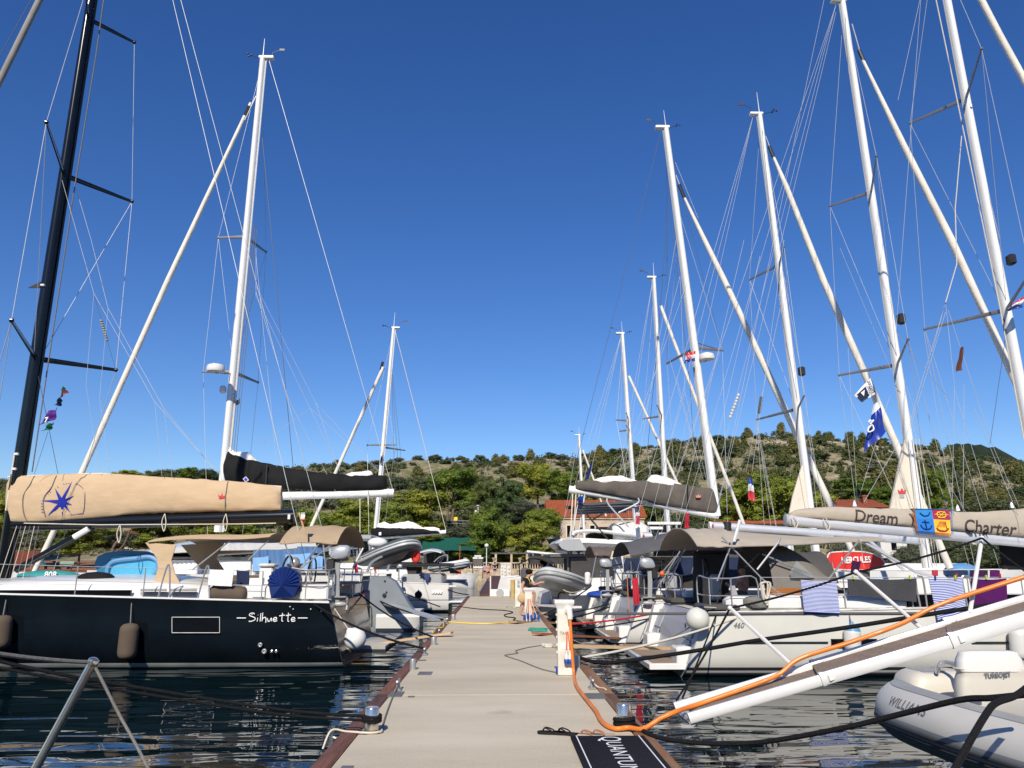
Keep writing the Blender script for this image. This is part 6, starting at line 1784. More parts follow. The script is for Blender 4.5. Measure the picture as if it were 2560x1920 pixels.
round_fender(P(1744, 1548, RN - .15), .225, 'off-white ball fender with a navy cap at the greige yacht stern', mat('aged_white_vinyl', (.58, .58, .52), .4, var=.06), navypl, up=V((.4, 0, .9)), line_to=V((xs1 + .2, RN + .1, fbR + .1)))
long_fender(P(2130, 1566, RN - .16), P(2132, 1630, RN - .16), .155, 'white fender with a blue top hanging over the greige hull window', mat('fender_white', (.62, .62, .58), .4, var=.05), MATS['rim_blue'], line_to=GR(2117, .05))
long_fender(P(2545, 1570, RN - .2), P(2552, 1650, RN - .2), .17, 'pale fender at the right picture edge above the tender', MATS['fender_white'], line_to=GR(2540))
# ---- second yacht
R2N, R2F = 20.7, 24.6; R2C = (R2N + R2F) / 2
xs2 = P(1608, 1530, R2N).x
r2 = stern_boat('white sailing yacht with bare pale boom and slatted cockpit screen, second on the right', R2N, R2F, xs2, 1.2, 14, hullr2)
mo, at, tips = mast(r2, R2C, (2320, 1420), (2106, 4), .15, mastwhite, [(480, [(2075, 515), (2191, 390)]), (912, [(2098, 938), (2270, 848)])], antenna=False, track=greyshell)
n1, f1, n2, f2 = tips[1], tips[0], tips[3], tips[2]
hd = P(2109, 20, R2C)
for a, c in ((hd, n1), (hd, f1), (n1, n2), (f1, f2), (n1, at(920)), (f1, at(920)), (f2, P(2160, 1420, R2F)), (n2, P(2430, 1440, R2N)), (f2, at(1420)), (n2, P(2345, 1440, R2C))):
 line(r2, 'shroud', [a, c], .011, wirew)
line(r2, 'furled_genoa', [P(2157, 150, R2C), P(2255, 355, R2C), P(2378, 600, R2C), P(2532, 937, R2C), P(2740, 1400, R2C)], [.05, .10, .12, .12, .11], furled, 10)
MB().tube([P(2147, 125, R2C), P(2159, 152, R2C)], .06, 8).part('furler_swivel', blackplastic, r2)
line(r2, 'forestay', [P(2130, 60, R2C), P(2150, 130, R2C)], .03, wirew)
for tx in (1640, 1700, 1762):
 line(r2, 'backstay', [P(2090, 12, R2C), P(tx - 40, 1460, R2N + 1 + (tx - 1640) * .02)], .009, wirew)
MB().tube([P(1777, 1315, R2C), P(2316, 1352, R2C)], .125, 12, sq=.8).part('boom', silver, r2)
MB().lathe(P(1777, 1315, R2C), [(.13, 0), (.13, .05), (.1, .06)], 12, V((-1, 0, 0))).part('boom_cap', white, r2)
MB().box(P(1782, 1313, R2C - .14), (.06, .01, .06)).part('boom_badge', redprint, r2)
MB().tube([P(1817, 1305, R2C - .02), P(1818, 1327, R2C - .02)], .13, 12, sq=1).part('boom_band', blackplastic, r2)
def luff(root, Y, q, m, crown=None):
 s = MB().prism([P(x, y, Y - .04) for x, y in q], (0, .08, 0)).part('mainsail_clew', m, root)
 if crown:
  cx, cy, k = crown
  pts = [(-9, 7), (9, 7), (12, -5), (5, 0), (0, -9), (-5, 0), (-12, -5)]
  MB().prism([P(cx + a * k, cy + b * k, Y - .06) for a, b in pts], (0, .012, 0)).part('crown_badge', redprint, s)
  MB().box(P(cx, cy + 14 * k, Y - .055), (.14, .01, .10)).part('sail_label', greyshell, s)
luff(r2, R2C, [(2261, 1098), (2284, 1190), (2305, 1285), (2222, 1285), (2240, 1200)], creamcloth, (2255, 1228, .9))
line(r2, 'boom_vang', [P(2260, 1425, R2C), P(2165, 1345, R2C)], .05, silver, 8)
line(r2, 'topping_lift', [P(2090, 30, R2C), P(1785, 1308, R2C)], .009, wirew)
MB().box(at(800) + V((.28, -.1, 0)), (.2, .2, .34), bev=.04).part('deck_light', blackplastic, mo)
for k in range(4):
 line(r2, 'halyard', [at(1100) + V((.1 * k - .1, -.2, 0)), P(2310 + k * 14, 1420, R2C - .2)], .010, ropewhite)
for a, c in (((2060, 0), (1785, 1310)), ((2100, 620), (2290, 1075)), ((2290, 1075), (2420, 1290)), ((1960, 600), (1880, 1180)), ((2245, 930), (2330, 1240)), ((2252, 925), (2372, 1280)), ((2120, 870), (2145, 1280)), ((2226, 985), (2140, 1270))):
 line(r2, 'lazy_jack', [P(*a, R2C - .1), P(*c, R2C - .1)], .009, wirew)
canopy(r2, 'bimini', P(1580, 1370, R2N).x, P(1760, 1370, R2N).x, R2N + .3, R2F - .3, P(1600, 1390, R2N).z, .40, greybim, pw=2.2, ze2=P(1720, 1352, R2N).z)
for pl in (((1690, 1390), (1622, 1470)), ((1600, 1385), (1690, 1480)), ((1700, 1378), (1630, 1490))):
 line(r2, 'bimini_frame', [P(x, y, R2N + .35) for x, y in pl], .018, steel, 6)
# slatted screen
sl = mat('pale_slatted_wood', (.42, .30, .17), .8, var=.15, scale=4)
mb = MB()
for k in range(15):
 mb.box((P(1654, 1450, 22.3).x, 22.3, lerp(P(1654, 1512, 22.3).z, P(1654, 1396, 22.3).z, k / 14)), (P(1689, 1450, 22.3).x - P(1619, 1450, 22.3).x, .03, .085), bev=.012)
mb.part('slatted_screen', sl, r2)
long = outboard(P(1628, 1446, R2N - .1) + V((0, 0, .12)), 1, 'silver outboard motor on the stern rail in front of the slatted wooden screen', scale=.9, face=-1)
MB().box((xs2 + .1, R2N + .5, 1.2 + .3), (.08, .5, .9)).part('gate_panel', MATS['black_plastic'], r2)
MB().beam(P(1668, 1474, R2N - .05), P(1722, 1518, R2N + .1), .20, .04).top('loose_plank', plank, 'short pale plank leaning across the second yacht stern rail', 'plank')
mb = MB()
for k in range(9):
 a = random.Random(k); q = P(1690 + a.uniform(-30, 35), 1512, R2N + .3)
 mb.tube(smoothpath([q + V((a.uniform(-.4, .4), a.uniform(0, .3), a.uniform(0, .16))) for _ in range(6)], 4), .014, 5)
mb.top('rope_tangle', ropewhite, 'tangle of pale rope on the second yacht quarter under the leaning plank', 'rope')
for (x, y), lab in (((1655, 1434), 'small orange float clipped on the rail beside the slatted screen'), ((1673, 1507), 'orange rescue bag lying below the leaning plank')):
 MB().ball(P(x, y, R2N - .05), (.07, .06, .07), 8, 6).top('float', orange, lab, 'float')
MB().ball(P(1660, 1470, R2N + 1.6), (.5, .4, .5), 10, 7).part('helm_cover', navypl, r2)
# ---- third yacht
R3N, R3F = 25.6, 29.4; R3C = (R3N + R3F) / 2
xs3r = P(1535, 1500, R3N).x
r3 = stern_boat('white sailing yacht with a small brown bimini over its stern, third on the right', R3N, R3F, xs3r, 1.2, 13.5, hullr2, platX=(2.9, 4.0))
mo, at, tips = mast(r3, R3C, (2046, 1420), (1899, 286), .155, mastwhite, [(662, [(1874, 699), (1960, 617)]), (1022, [(1892, 1049), (2010, 990)])], track=greyshell)
n1, f1, n2, f2 = tips[1], tips[0], tips[3], tips[2]
hd = P(1901, 300, R3C)
for a, c in ((hd, n1), (hd, f1), (n1, n2), (f1, f2), (n1, at(1040)), (f1, at(1040)), (f2, P(1918, 1420, R3F)), (n2, P(2085, 1430, R3N)), (f2, P(1960, 1420, R3F))):
 line(r3, 'shroud', [a, c], .0125, wirew)
line(r3, 'furled_genoa', [P(1933, 390, R3C), P(1965, 465, R3C), P(2058, 700, R3C), P(2171, 955, R3C), P(2255, 1145, R3C), P(2375, 1420, R3C)], [.05, .10, .125, .13, .13, .12], furled, 10)
MB().tube([P(1923, 366, R3C), P(1934, 393, R3C)], .07, 8).part('furler_swivel', blackplastic, r3)
line(r3, 'forestay', [P(1914, 340, R3C), P(1926, 372, R3C)], .03, wirew)
for tx in (1560, 1600, 1640):
 line(r3, 'backstay', [P(1882, 293, R3C), P(tx - 10, 1440, R3N + 1 + (tx - 1560) * .03)], .011, wirew)
MB().tube([P(1604, 1340, R3C), P(2040, 1352, R3C)], .14, 12, sq=.85).part('boom', silver, r3)
MB().lathe(P(1604, 1340, R3C), [(.145, 0), (.145, .05), (.1, .06)], 12, V((-1, 0, 0))).part('boom_cap', white, r3)
MB().box(P(1609, 1338, R3C - .15), (.07, .01, .07)).part('boom_badge', redprint, r3)
MB().tube([P(1637, 1331, R3C - .02), P(1638, 1351, R3C - .02)], .145, 12).part('boom_band', blackplastic, r3)
luff(r3, R3C, [(2006, 1160), (2024, 1235), (2040, 1300), (1970, 1300), (1982, 1240)], creamcloth)
MB().box(at(930) + V((.28, -.1, 0)), (.22, .2, .34), bev=.04).part('deck_light', blackplastic, mo)
for a, c in (((1965, 700), (1865, 1180)), ((1890, 1060), (1960, 1420)), ((1960, 690), (2015, 1000)), ((2015, 1000), (2045, 1300)), ((2000, 1010), (2070, 1290)), ((1893, 1050), (1930, 1340)), ((1860, 600), (1690, 1330)), ((1900, 640), (1770, 1200))):
 line(r3, 'lazy_jack', [P(*a, R3C - .1), P(*c, R3C - .1)], .011, wirew)
canopy(r3, 'bimini', P(1488, 1380, R3N).x, P(1560, 1390, R3N).x, R3N + .3, R3F - .6, P(1500, 1388, R3N).z, .32, mat('brown_bimini_canvas', (.13, .105, .085), .9, var=.1), pw=2.2)
for pl in (((1492, 1382), (1475, 1470)), ((1530, 1385), (1555, 1430)), ((1545, 1385), (1500, 1440))):
 line(r3, 'bimini_frame', [P(x, y, R3N + .35) for x, y in pl], .018, steel, 6)
line(r3, 'flag_staff', [P(1534, 1378, R3N), P(1529, 1398, R3N)], .05, creamcloth)
MB().box((P(1543, 1440, 26.6).x, 26.6, P(1543, 1442, 26.6).z), (.42, .3, 1.5), bev=.05).part('stern_arch_leg', white, r3)
outboard(P(1522, 1440, R3N - .1) + V((0, 0, .14)), 1, 'silver outboard motor on the third yacht stern rail under the small brown bimini', scale=.9, face=-1)
long_fender(P(1469, 1430, R3N - .1), P(1469, 1462, R3N - .1), .095, 'slim white fender hanging upright at the third yacht stern', white)
long_fender(P(1566, 1432, R3N - .2), P(1565, 1474, R3N - .2), .15, 'grey-white bundled fender left of the red cloth', MATS['grey_gelcoat'])
towel([P(1580, 1444, R2N - .05), P(1594, 1442, R2N - .05), P(1599, 1510, R2N - .05), P(1584, 1512, R2N - .05)], redcloth, 'long red cloth hanging from the second yacht stern rail corner', amp=.03)
towel([P(1608, 1440, R3N - .1), P(1618, 1440, R3N - .1), P(1616, 1495, R3N - .1), P(1606, 1495, R3N - .1)], mat('petrol_cloth', (.02, .10, .20), .9), 'petrol blue towel hanging left of the slatted screen', amp=.03)
MB().ball(P(1498, 1486, R3N + .3), (.42, .3, .12), 12, 7).top('tarpaulin', mat('bright_blue_tarp', (.015, .06, .36), .5, var=.1), 'bright blue tarpaulin bundled on the third yacht stern', 'tarpaulin')
text_part('DU', P(1552, 1501, R3N - .06), (1, 0, 0), (0, 0, 1), .28, r3, greyprint)
# ladder hanging at the side
# ---- flybridge catamaran
FY = 34.5; FN = 31.5
xs4 = P(1452, 1480, FN).x
r4 = thing('sailing_catamaran', 'flybridge sailing catamaran with a taupe boom cover and raised helm deck on the right', 'catamaran', (xs4, FY, 0))
for yc in (32.0, 37.6):
 rg, B, hbt = hull_shape(1, xs4, yc, 13, 1.8, 1.6, 1.9, .2, [(0, .9), (.2, 1), (.6, 1), (.85, .5), (1, .04)])
 MB().loft(rg, closed=False, caps=False).part('hull', hullr2, r4, smooth=50)
 MB().prism(rg[0], (.03, 0, 0)).part('transom', whiteold, r4)
 MB().loft([[lerp(a[0], a[-1], v) for v in (0, .5, 1)] for a in rg], closed=False, caps=False).part('deck', white, r4)
 for k in range(4):
  MB().box((xs4 - .45 + k * .26, yc, .25 + k * .34), (.5, 1.4, .3), bev=.06).part('stern_step', white, r4)
MB().box((xs4 + 6, FY + .3, 1.5), (9, 5.4, .9), bev=.1).part('bridge_deck', white, r4)
MB().box((xs4 + 6, FY + .3, 2.6), (6, 5.0, 1.4), bev=.25).part('saloon', white, r4)
MB().box((xs4 + 5.5, FN + .26, 2.7), (5, .1, .5), bev=.02).part('saloon_window', darkglass, r4)
# flybridge: faceted overhang
rg = []
for px, yt, yb, inset in ((1393, 1356, 1362, .8), (1404, 1346, 1372, .35), (1452, 1345, 1379, .0), (1470, 1345, 1378, .0), (1560, 1350, 1380, 0), (1660, 1354, 1384, 0)):
 a, c = P(px, yt, FN), P(px, yb, FN)
 rg.append([V((a.x, FN + inset, lerp(a.z, c.z, .35))), V((a.x, FN + .2 + inset, a.z)), V((a.x, 37.6 - inset, a.z)), V((a.x, 37.8 - inset, lerp(a.z, c.z, .35))), V((a.x + .2, 37.2 - inset, c.z)), V((a.x + .2, FN + .6 + inset, c.z))])
MB().loft(rg).part('flybridge', white, r4, smooth=20)
MB().prism([P(x, y, FN - .03) for x, y in ((1396, 1360), (1408, 1348), (1450, 1347), (1466, 1376), (1420, 1377), (1404, 1371))], (0, .02, 0)).part('flybridge_aft_shade', greyshell, r4)  # grey panel paints the shade of the flybridge aft face
MB().tube(smoothpath([P(1432, 1338, FN + .3), P(1440, 1330, FN + .3), P(1485, 1327, FN + .3), P(1560, 1334, FN + .3), P(1590, 1338, FN + .3)], 4), .13, 8, sq=.6).part('flybridge_coaming', white, r4)
MB().tube(smoothpath([P(1432, 1338, FN + .3), P(1436, 1336, FN + 3), P(1440, 1334, FN + 5.5)], 4), .12, 8, sq=.6).part('aft_coaming', greyshell, r4)
MB().box(P(1568, 1338, FN + 1.5), (1.5, 2.0, 1.0), bev=.2).part('helm_console', white, r4)
text_part('A.YES', P(1562, 1353, FN + .42), (1, 0, -.05), (0, 0, 1), .36, r4, greyprint, bold=.02)
MB().box(P(1515, 1341, FN + 1.2), (1.6, 1.2, .25), bev=.08).part('sun_cushion', blackcanvas, r4)
for px, yt, yb, w2 in ((1421, 1372, 1460, .05), (1428, 1374, 1460, .05), (1446, 1376, 1480, .05), (1470, 1374, 1460, .07)):
 MB().tube([P(px, yt, FN + .9), P(px, yb, FN + .9)], w2, 8).part('flybridge_post', spreadgrey, r4)
MB().box(P(1506, 1434, FN + 2.2), (3.0, 3.4, 1.3)).part('cockpit_shade_block', cockpit, r4)  # solid dark block stands in for the shade inside the cockpit
MB().box(P(1448, 1390, FN + 3), (2.9, 5.0, .12)).part('cockpit_awning', greybim, r4)
# flybridge hard canopy
zc = P(1540, 1262, FN).z
canopy(r4, 'flybridge_bimini', P(1458, 1262, FN).x, P(1622, 1262, FN).x, FN, 37.2, zc, .22, greybim, pw=3, ze2=zc + .1)
for k in range(4):
 Y = FN + .5 + k * 1.6
 MB().tube([(P(1460, 1260, FN).x, Y, zc - .05), (P(1620, 1260, FN).x, Y, zc + .05)], .035, 6).part('canopy_frame', silver, r4)
for pl, Y in ((((1518, 1246), (1522, 1262), (1572, 1318)), FN), (((1595, 1245), (1594, 1258), (1546, 1282)), FN), (((1460, 1278), (1530, 1360)), FN + .2), (((1518, 1278), (1480, 1300)), FN + .2)):
 MB().tube(smoothpath([P(x, y, Y) for x, y in pl], 4), .035, 6).part('canopy_frame', silver if pl[0][1] < 1270 else blackplastic, r4)
# solar panels
for x0, x1, y0, y1, lab in ((1620, 1700, 1300, 1308, 0), (1565, 1655, 1314, 1320, 1)):
 a, c = P(x0, y1, FN + 1), P(x1, y0, FN + 1)
 MB().box(((a.x + c.x) / 2, FN + 2.0, a.z), (c.x - a.x, 2.0, .07), Matrix.Rotation(.05, 3, 'X')).part('solar_panel', mat('solar_cell', (.02, .025, .04), .15, var=.1) if 'solar_cell' not in MATS else MATS['solar_cell'], r4)
 MB().box(((a.x + c.x) / 2, FN + .97, a.z), (c.x - a.x + .05, .05, .11)).part('panel_frame', white, r4)
for px in (1632, 1690, 1585):
 MB().tube([P(px, 1306, FN + 2), P(px, 1380, FN + 2)], .04, 6).part('solar_post', silver, r4)
MB().tube([P(1623, 1318, FN - 3), P(1640, 1362, FN - 4)], .025, 6).part('awning_pole', silver, r4)
mo, at, tips = mast(r4, FY, (1793, 1290), (1665, 320), .21, mastwhite, [(870, [(1668, 908), (1806, 876)])], track=greyshell)
hd = P(1667, 340, FY)
n1, f1 = tips[1], tips[0]
MB().tube([at(855), n1], .03, 6).part('spreader_brace', spreadgrey, mo)
for a, c in ((hd, n1), (hd, f1), (n1, P(1822, 1420, FN)), (f1, P(1700, 1420, 37.8)), (at(500), n1), (at(560), f1)):
 line(r4, 'shroud', [a, c], .014, wired if a is hd else wirew)
q = P(1767, 894, FY - .3)
MB().lathe(q - V((0, 0, .13)), [(.15, 0), (.34, .03), (.37, .13), (.33, .28), (.22, .34), (.02, .35)], 16).part('radar_dome', white, mo)
MB().beam(at(905), q - V((0, 0, .15)), .12, .08).part('radar_bracket', white, mo)
line(r4, 'furled_genoa', [P(1710, 492, FY), P(1765, 608, FY), P(1811, 702, FY), P(1988, 1078, FY), P(2090, 1290, FY), P(2140, 1400, FY)], [.06, .12, .14, .15, .15, .13], furled, 10)
MB().tube([P(1698, 462, FY), P(1711, 494, FY)], .09, 8).part('furler_swivel', blackplastic, r4)
line(r4, 'forestay', [P(1690, 438, FY), P(1702, 470, FY)], .035, wirew)
line(r4, 'inner_forestay', [P(1688, 405, FY), P(1745, 545, FY)], .014, wirew)
line(r4, 'topping_lift', [P(1652, 330, FY), P(1424, 1220, FY)], .016, wired)
line(r4, 'running_backstay', [P(1673, 500, FY), P(1640, 900, FY), P(1612, 1200, FY)], .02, wired)
line(r4, 'running_backstay', [P(1680, 560, FY), P(1725, 960, FY), P(1740, 1210, FY)], .018, wired)
for a, c in (((1700, 690), (1600, 1080)), ((1600, 1080), (1500, 1200)), ((1700, 690), (1712, 980)), ((1712, 980), (1650, 1205)), ((1712, 980), (1770, 1215)), ((1720, 700), (1540, 1205)), ((1690, 600), (1590, 1190)), ((1675, 900), (1758, 1200)), ((1800, 880), (1690, 1200)), ((1690, 940), (1745, 1150)), ((1660, 1140), (1560, 1205))):
 line(r4, 'lazy_jack', [P(*a, FY - .2), P(*c, FY - .2)], .012, wirew)
MB().tube([P(1422, 1223, FY), P(1600, 1252, FY), P(1796, 1288, FY)], .17, 12).part('boom', mastwhite, r4)
bag(r4, 'sail_cover', FY, [(1438, 1208, 1224, .2), (1448, 1201, 1226, .32), (1530, 1201, 1240, .38), (1640, 1203, 1261, .4), (1720, 1213, 1275, .4), (1780, 1222, 1284, .34), (1797, 1236, 1280, .15)], taupe, 13, .05)
bag(r4, 'sail_fold', FY, [(1480, 1202, 1210, .1), (1505, 1192, 1210, .25), (1555, 1189, 1210, .25), (1592, 1202, 1212, .08)], sailcloth, 14, .03, ny=20)
bag(r4, 'sail_fold', FY, [(1615, 1203, 1215, .1), (1628, 1188, 1215, .22), (1648, 1188, 1215, .25), (1680, 1199, 1220, .2), (1705, 1210, 1222, .06)], sailcloth, 15, .03, ny=20)
bag(r4, 'sail_head', FY, [(1436, 1214, 1222, .08), (1446, 1202, 1222, .2), (1452, 1203, 1222, .1)], sailcloth, 16, .01, ny=8)
pts = [(-9, 7), (9, 7), (12, -5), (5, 0), (0, -9), (-5, 0), (-12, -5)]
MB().prism([P(1746 + a * .6, 1240 + b * .6, FY - .50) for a, b in pts], (0, .012, 0)).part('crown_badge', mat('salmon_print', (.62, .22, .16), .7), r4)
line(r4, 'cover_strap', [P(1719, 1212, FY - .45), P(1720, 1272, FY - .45)], .03, blackcanvas)
for px in (1432, 1440):
 line(r4, 'mainsheet', [P(px, 1232, FY), P(px - 6, 1345, FY - 1)], .025, ropewhite)
for px in (1448, 1462):
 lt = MB()
 lt.tube([P(px, 1236, FY - .5), P(px - 18, 1345, FY - 1.2)], .02, 5)
 lt.part('flybridge_ladder', silver, r4)
# reflectors in the rigging
for px0, py0, px1, py1, m, lab in ((1846, 988, 1826, 1042, vinylgrey, ''), (1903, 995, 1898, 1030, greybim, '')):
 mb = MB()
 for k in range(8):
  mb.lathe(lerp(P(px0, py0, R3C - .3), P(px1, py1, R3C - .3), k / 7), [(.05, -.05), (.065, 0), (.05, .05)], 8, P(px1, py1, R3C) - P(px0, py0, R3C))
 mb.part('radar_reflector', m, r3)
# ---- further yachts: masts over the marina
def far_yacht(label, Y, base, top, sp, fs, r, xsp, back=()):
 xs = P(xsp, 1440, Y).x
 b = thing('sailing_yacht', label, 'sailing yacht', (xs, Y, 0))
 hull(b, 1, xs, Y, 12, 3.8, 1.25, 1.5, hullr2, white, transom=whiteold)
 MB().box((xs + 5.5, Y, 1.6), (5, 2.3, .6), bev=.15).part('coachroof', white, b)
 MB().box((xs + .4, Y, 1.5), (.8, 3.0, .4), bev=.1).part('stern_seat', white, b)
 mo, at, tips = mast(b, Y, base, top, r, mastwhite, sp, track=greyshell)
 hd = P(top[0] + 2, top[1] + 12, Y)
 for t in tips:
  line(b, 'shroud', [hd, t], .012 * Y / 30, wirew)
  line(b, 'shroud', [t, V((at(1400).x, Y + (1.8 if t.y > Y else -1.8), 1.4))], .012 * Y / 30, wirew)
 if fs:
  line(b, 'furled_genoa', [P(x, y, Y) for x, y in fs], .10, furled, 8)
 for tx, ty in back:
  line(b, 'backstay', [P(top[0] - 3, top[1] + 5, Y), P(tx, ty, Y)], .010 * Y / 30, wirew)
 z = at(1335)
 MB().tube([V((xs + 2.2, Y, z.z + .2)), V((z.x, Y, z.z))], .12, 8).part('boom', silver, b)
 bag(b, 'sail_cover', Y, [(xsp + 70, 1318, 1334, .2), (xsp + 120, 1316, 1336, .3), (base[0] - 6, 1310, 1338, .2)], blackcanvas, 3, .03, ny=16)
 canopy(b, 'bimini', xs + .3, xs + 2.4, Y - 1.5, Y + 1.5, P(xsp, 1385, Y).z, .35, greybim)
 for yy in (-1.5, 1.5):
  MB().tube([(xs + .5, Y + yy, P(xsp, 1385, Y).z), (xs + 1.4, Y + yy, 1.4)], .03, 5).part('bimini_frame', steel, b)
 pushpit(b, [V((xs + .1, Y - 1.6, 1.25)), V((xs + .1, Y - .6, 1.25)), V((xs + .1, Y + .6, 1.25)), V((xs + .1, Y + 1.6, 1.25))], .65)
 return b
far_yacht('white yacht behind the flybridge catamaran, its mast dark and silver at the foot', 45, (1671, 1330), (1635, 694), [(1040, [(1608, 1047), (1643, 1014)])], [(1652, 765), (1665, 800), (1747, 1018), (1776, 1094), (1837, 1250), (1870, 1340)], .17, 1450, ((1510, 1400), (1528, 1400)))
far_yacht('white yacht whose mast stands left of the dark-footed mast', 56, (1593, 1340), (1556, 834), [(1052, [(1541, 1050), (1566, 1033)]), (1075, [(1550, 1078), (1566, 1064)])], [(1572, 940), (1640, 1090), (1690, 1200), (1720, 1290)], .19, 1420, ((1400, 1330), (1412, 1380), (1430, 1390)))
far_yacht('farthest white yacht with a short mast at the end of the right row', 84, (1462, 1360), (1448, 1088), [], [(1457, 1125), (1483, 1195), (1515, 1290)], .19, 1380, ((1405, 1330),))
flag(0, 0, 0, 0, 60, mat('eu_navy_flag', (.012, .025, .12), .8), 'dark blue flag hanging limp beside the farthest short mast', poly=[(1476, 1160), (1484, 1150), (1474, 1198), (1462, 1200)])
flag(0, 0, 0, 0, 33, mat('blue_ensign', (.01, .035, .22), .8, var=.2), 'blue flag hanging under the taupe boom end', poly=[(1444, 1244), (1458, 1238), (1458, 1262), (1446, 1262)])
cro = bands('red_white_blue', [(0, (.02, .05, .30)), (.33, (.72, .72, .72)), (.66, (.55, .02, .03))], uv=True, axis='y')
fl = flag(0, 0, 0, 0, FY - .8, cro, 'red white and blue flag with a chequered shield beside the radar mast', poly=[(1716, 884), (1739, 876), (1738, 902), (1711, 908)])
mb = MB()
for i in range(4):
 for j in range(4):
  if (i + j) % 2 == 0:
   mb.box(P(1718 + i * 3, 889 + j * 3, FY - .88), (.052, .01, .052))
mb.part('chequered_shield', redprint, fl)
flag(0, 0, 0, 0, 24, bands('blue_white_red_vertical', [(0, (.6, .05, .06)), (.4, (.72, .72, .74)), (.7, (.04, .07, .35))], uv=True, axis='y'), 'white blue and red flag hanging in front of the big layered pine', poly=[(1871, 1194), (1880, 1196), (1891, 1252), (1872, 1250)])
fl = flag(0, 0, 0, 0, 20, bands('blue_white_flag', [(0, (.015, .04, .30)), (.78, (.70, .72, .75))], uv=True, axis='y'), 'large blue flag with a white top and white emblem below the spreader', poly=[(2186, 1012), (2198, 1000), (2216, 1078), (2160, 1132)], amp=.06)
strokes([smoothpath([P(x, y, 19.86) for x, y in pl], 4) for pl in ([(2170, 1072), (2180, 1062), (2184, 1074), (2172, 1080), (2170, 1072)], [(2172, 1056), (2176, 1050), (2180, 1056)], [(2176, 1060), (2184, 1050)])], .022, 'emblem', whiteprint, fl)
fl = flag(0, 0, 0, 0, 20, mat('white_flag', (.72, .72, .72), .8), 'white flag with a dark blue sail emblem beside the spreader', poly=[(2136, 988), (2176, 944), (2188, 984), (2156, 1006)], amp=.03)
MB().prism([P(x, y, 19.9) for x, y in ((2142, 987), (2164, 966), (2174, 990), (2155, 1000))], (0, .006, 0)).part('emblem', navypl, fl)
MB().prism([P(x, y, 19.88) for x, y in ((2152, 982), (2162, 974), (2160, 990))], (0, .006, 0)).part('emblem_sail', whiteprint, fl)
text_part('pitter', P(2186, 981, 19.88), P(2172, 948, 19.88) - P(2186, 981, 19.88), P(2178, 990, 19.88) - P(2188, 984, 19.88), .36, fl, navypl, bold=.02)
flag(0, 0, 0, 0, RC - .3, mat('rust_pennant', (.13, .05, .035), .8, var=.2), 'rust-red pennant high between the right-hand masts', poly=[(2404, 868), (2409, 868), (2406, 924), (2391, 930)])
flag(0, 0, 0, 0, RC - .6, bands('white_blue_red_flag', [(0, (.02, .05, .30)), (.4, (.72, .72, .72)), (.75, (.5, .03, .03))], uv=True, axis='y'), 'small red white and blue flag at the right edge under the spreader', poly=[(2530, 762), (2560, 740), (2560, 766), (2522, 778)])
flag(0, 0, 0, 0, 28, redcloth, 'red and dark ensign hanging in front of the solar panels', poly=[(1714, 1284), (1722, 1282), (1724, 1318), (1712, 1322)])
flag(0, 0, 0, 0, 31, bands('red_white_dark', [(0, (.5, .04, .07)), (.5, (.7, .65, .65)), (.7, (.05, .06, .1))], uv=True, axis='y'), 'red and white ensign on a thin staff left of the solar panels', poly=[(1588, 1270), (1598, 1268), (1600, 1310), (1590, 1312)])
# red board standing on deck beyond the second yacht
r = thing('paddleboard', 'red paddleboard with white lettering standing on edge between the two pale masts', 'paddleboard', P(2130, 1425, 26.5))
pl = [(2066, 1404), (2072, 1385), (2090, 1380), (2150, 1379), (2185, 1386), (2206, 1398), (2211, 1409), (2200, 1418), (2160, 1425), (2100, 1424), (2070, 1420)]
MB().prism([P(x, y, 26.4) for x, y in pl], (0, .16, 0)).part('board', mat('red_board', (.62, .03, .02), .4, var=.08), r)
text_part('HERCULES', P(2104, 1408, 26.36), (1, 0, .03), (0, 0, 1), P(2178, 1408, 26.3).x - P(2104, 1408, 26.3).x, r, whiteprint, bold=.03, height=.2)
MB().tube(smoothpath([P(x, y, 26.4) for x, y in pl + pl[:1]], 3), .025, 5).part('edge_trim', whiteold, r)
# a white far deck with clutter that closes the view under the right-hand booms
r = thing('moored_yacht', 'low white deck of a yacht moored beyond the red paddleboard', 'sailing yacht', (P(2050, 1440, 52).x, 54, 0))
hull(r, 1, P(2020, 1440, 52).x, 54, 16, 4, 1.6, 1.8, hullr2, white)
MB().box((P(2300, 1440, 52).x, 54, 1.9), (8, 2.4, .6), bev=.15).part('coachroof', white, r)
MB().ball(P(2405, 1431, 30), (.7, .5, .35), 12, 7).top('boat_cover', MATS['rim_blue'], 'blue boat cover bundled on deck right of the white furled sail', 'cover')
rk = thing('washing_line', 'line of dark laundry pegged behind the lettered yacht coachroof', 'laundry', P(2330, 1445, 17.2))
for k, (x0, x1, y1, m) in enumerate(((2330, 2345, 1440, redcloth), (2370, 2420, 1446, navycloth), (2425, 2470, 1448, MATS['plum_cloth']), (2475, 2500, 1446, purplecloth), (2150, 2175, 1448, greybim))):
 q = [P(x0, 1424, 17.2), P(x1, 1426, 17.2), P(x1, y1, 17.2), P(x0, y1, 17.2)]
 MB().sheet(lambda u, v: lerp(lerp(q[3], q[2], u), lerp(q[0], q[1], u), v) + V((0, .02 * math.sin(u * 7), 0)), 6, 5, .012).part('cloth', m, rk)
MB().tube([P(2140, 1426, 17.2), P(2520, 1424, 17.2)], .008, 4).part('line', ropewhite, rk)
MB().box((P(2540, 1400, 18.2).x, 18.2, P(2540, 1375, 18.2).z), (.7, .04, .9)).part('dark_awning', blackcanvas, r1)
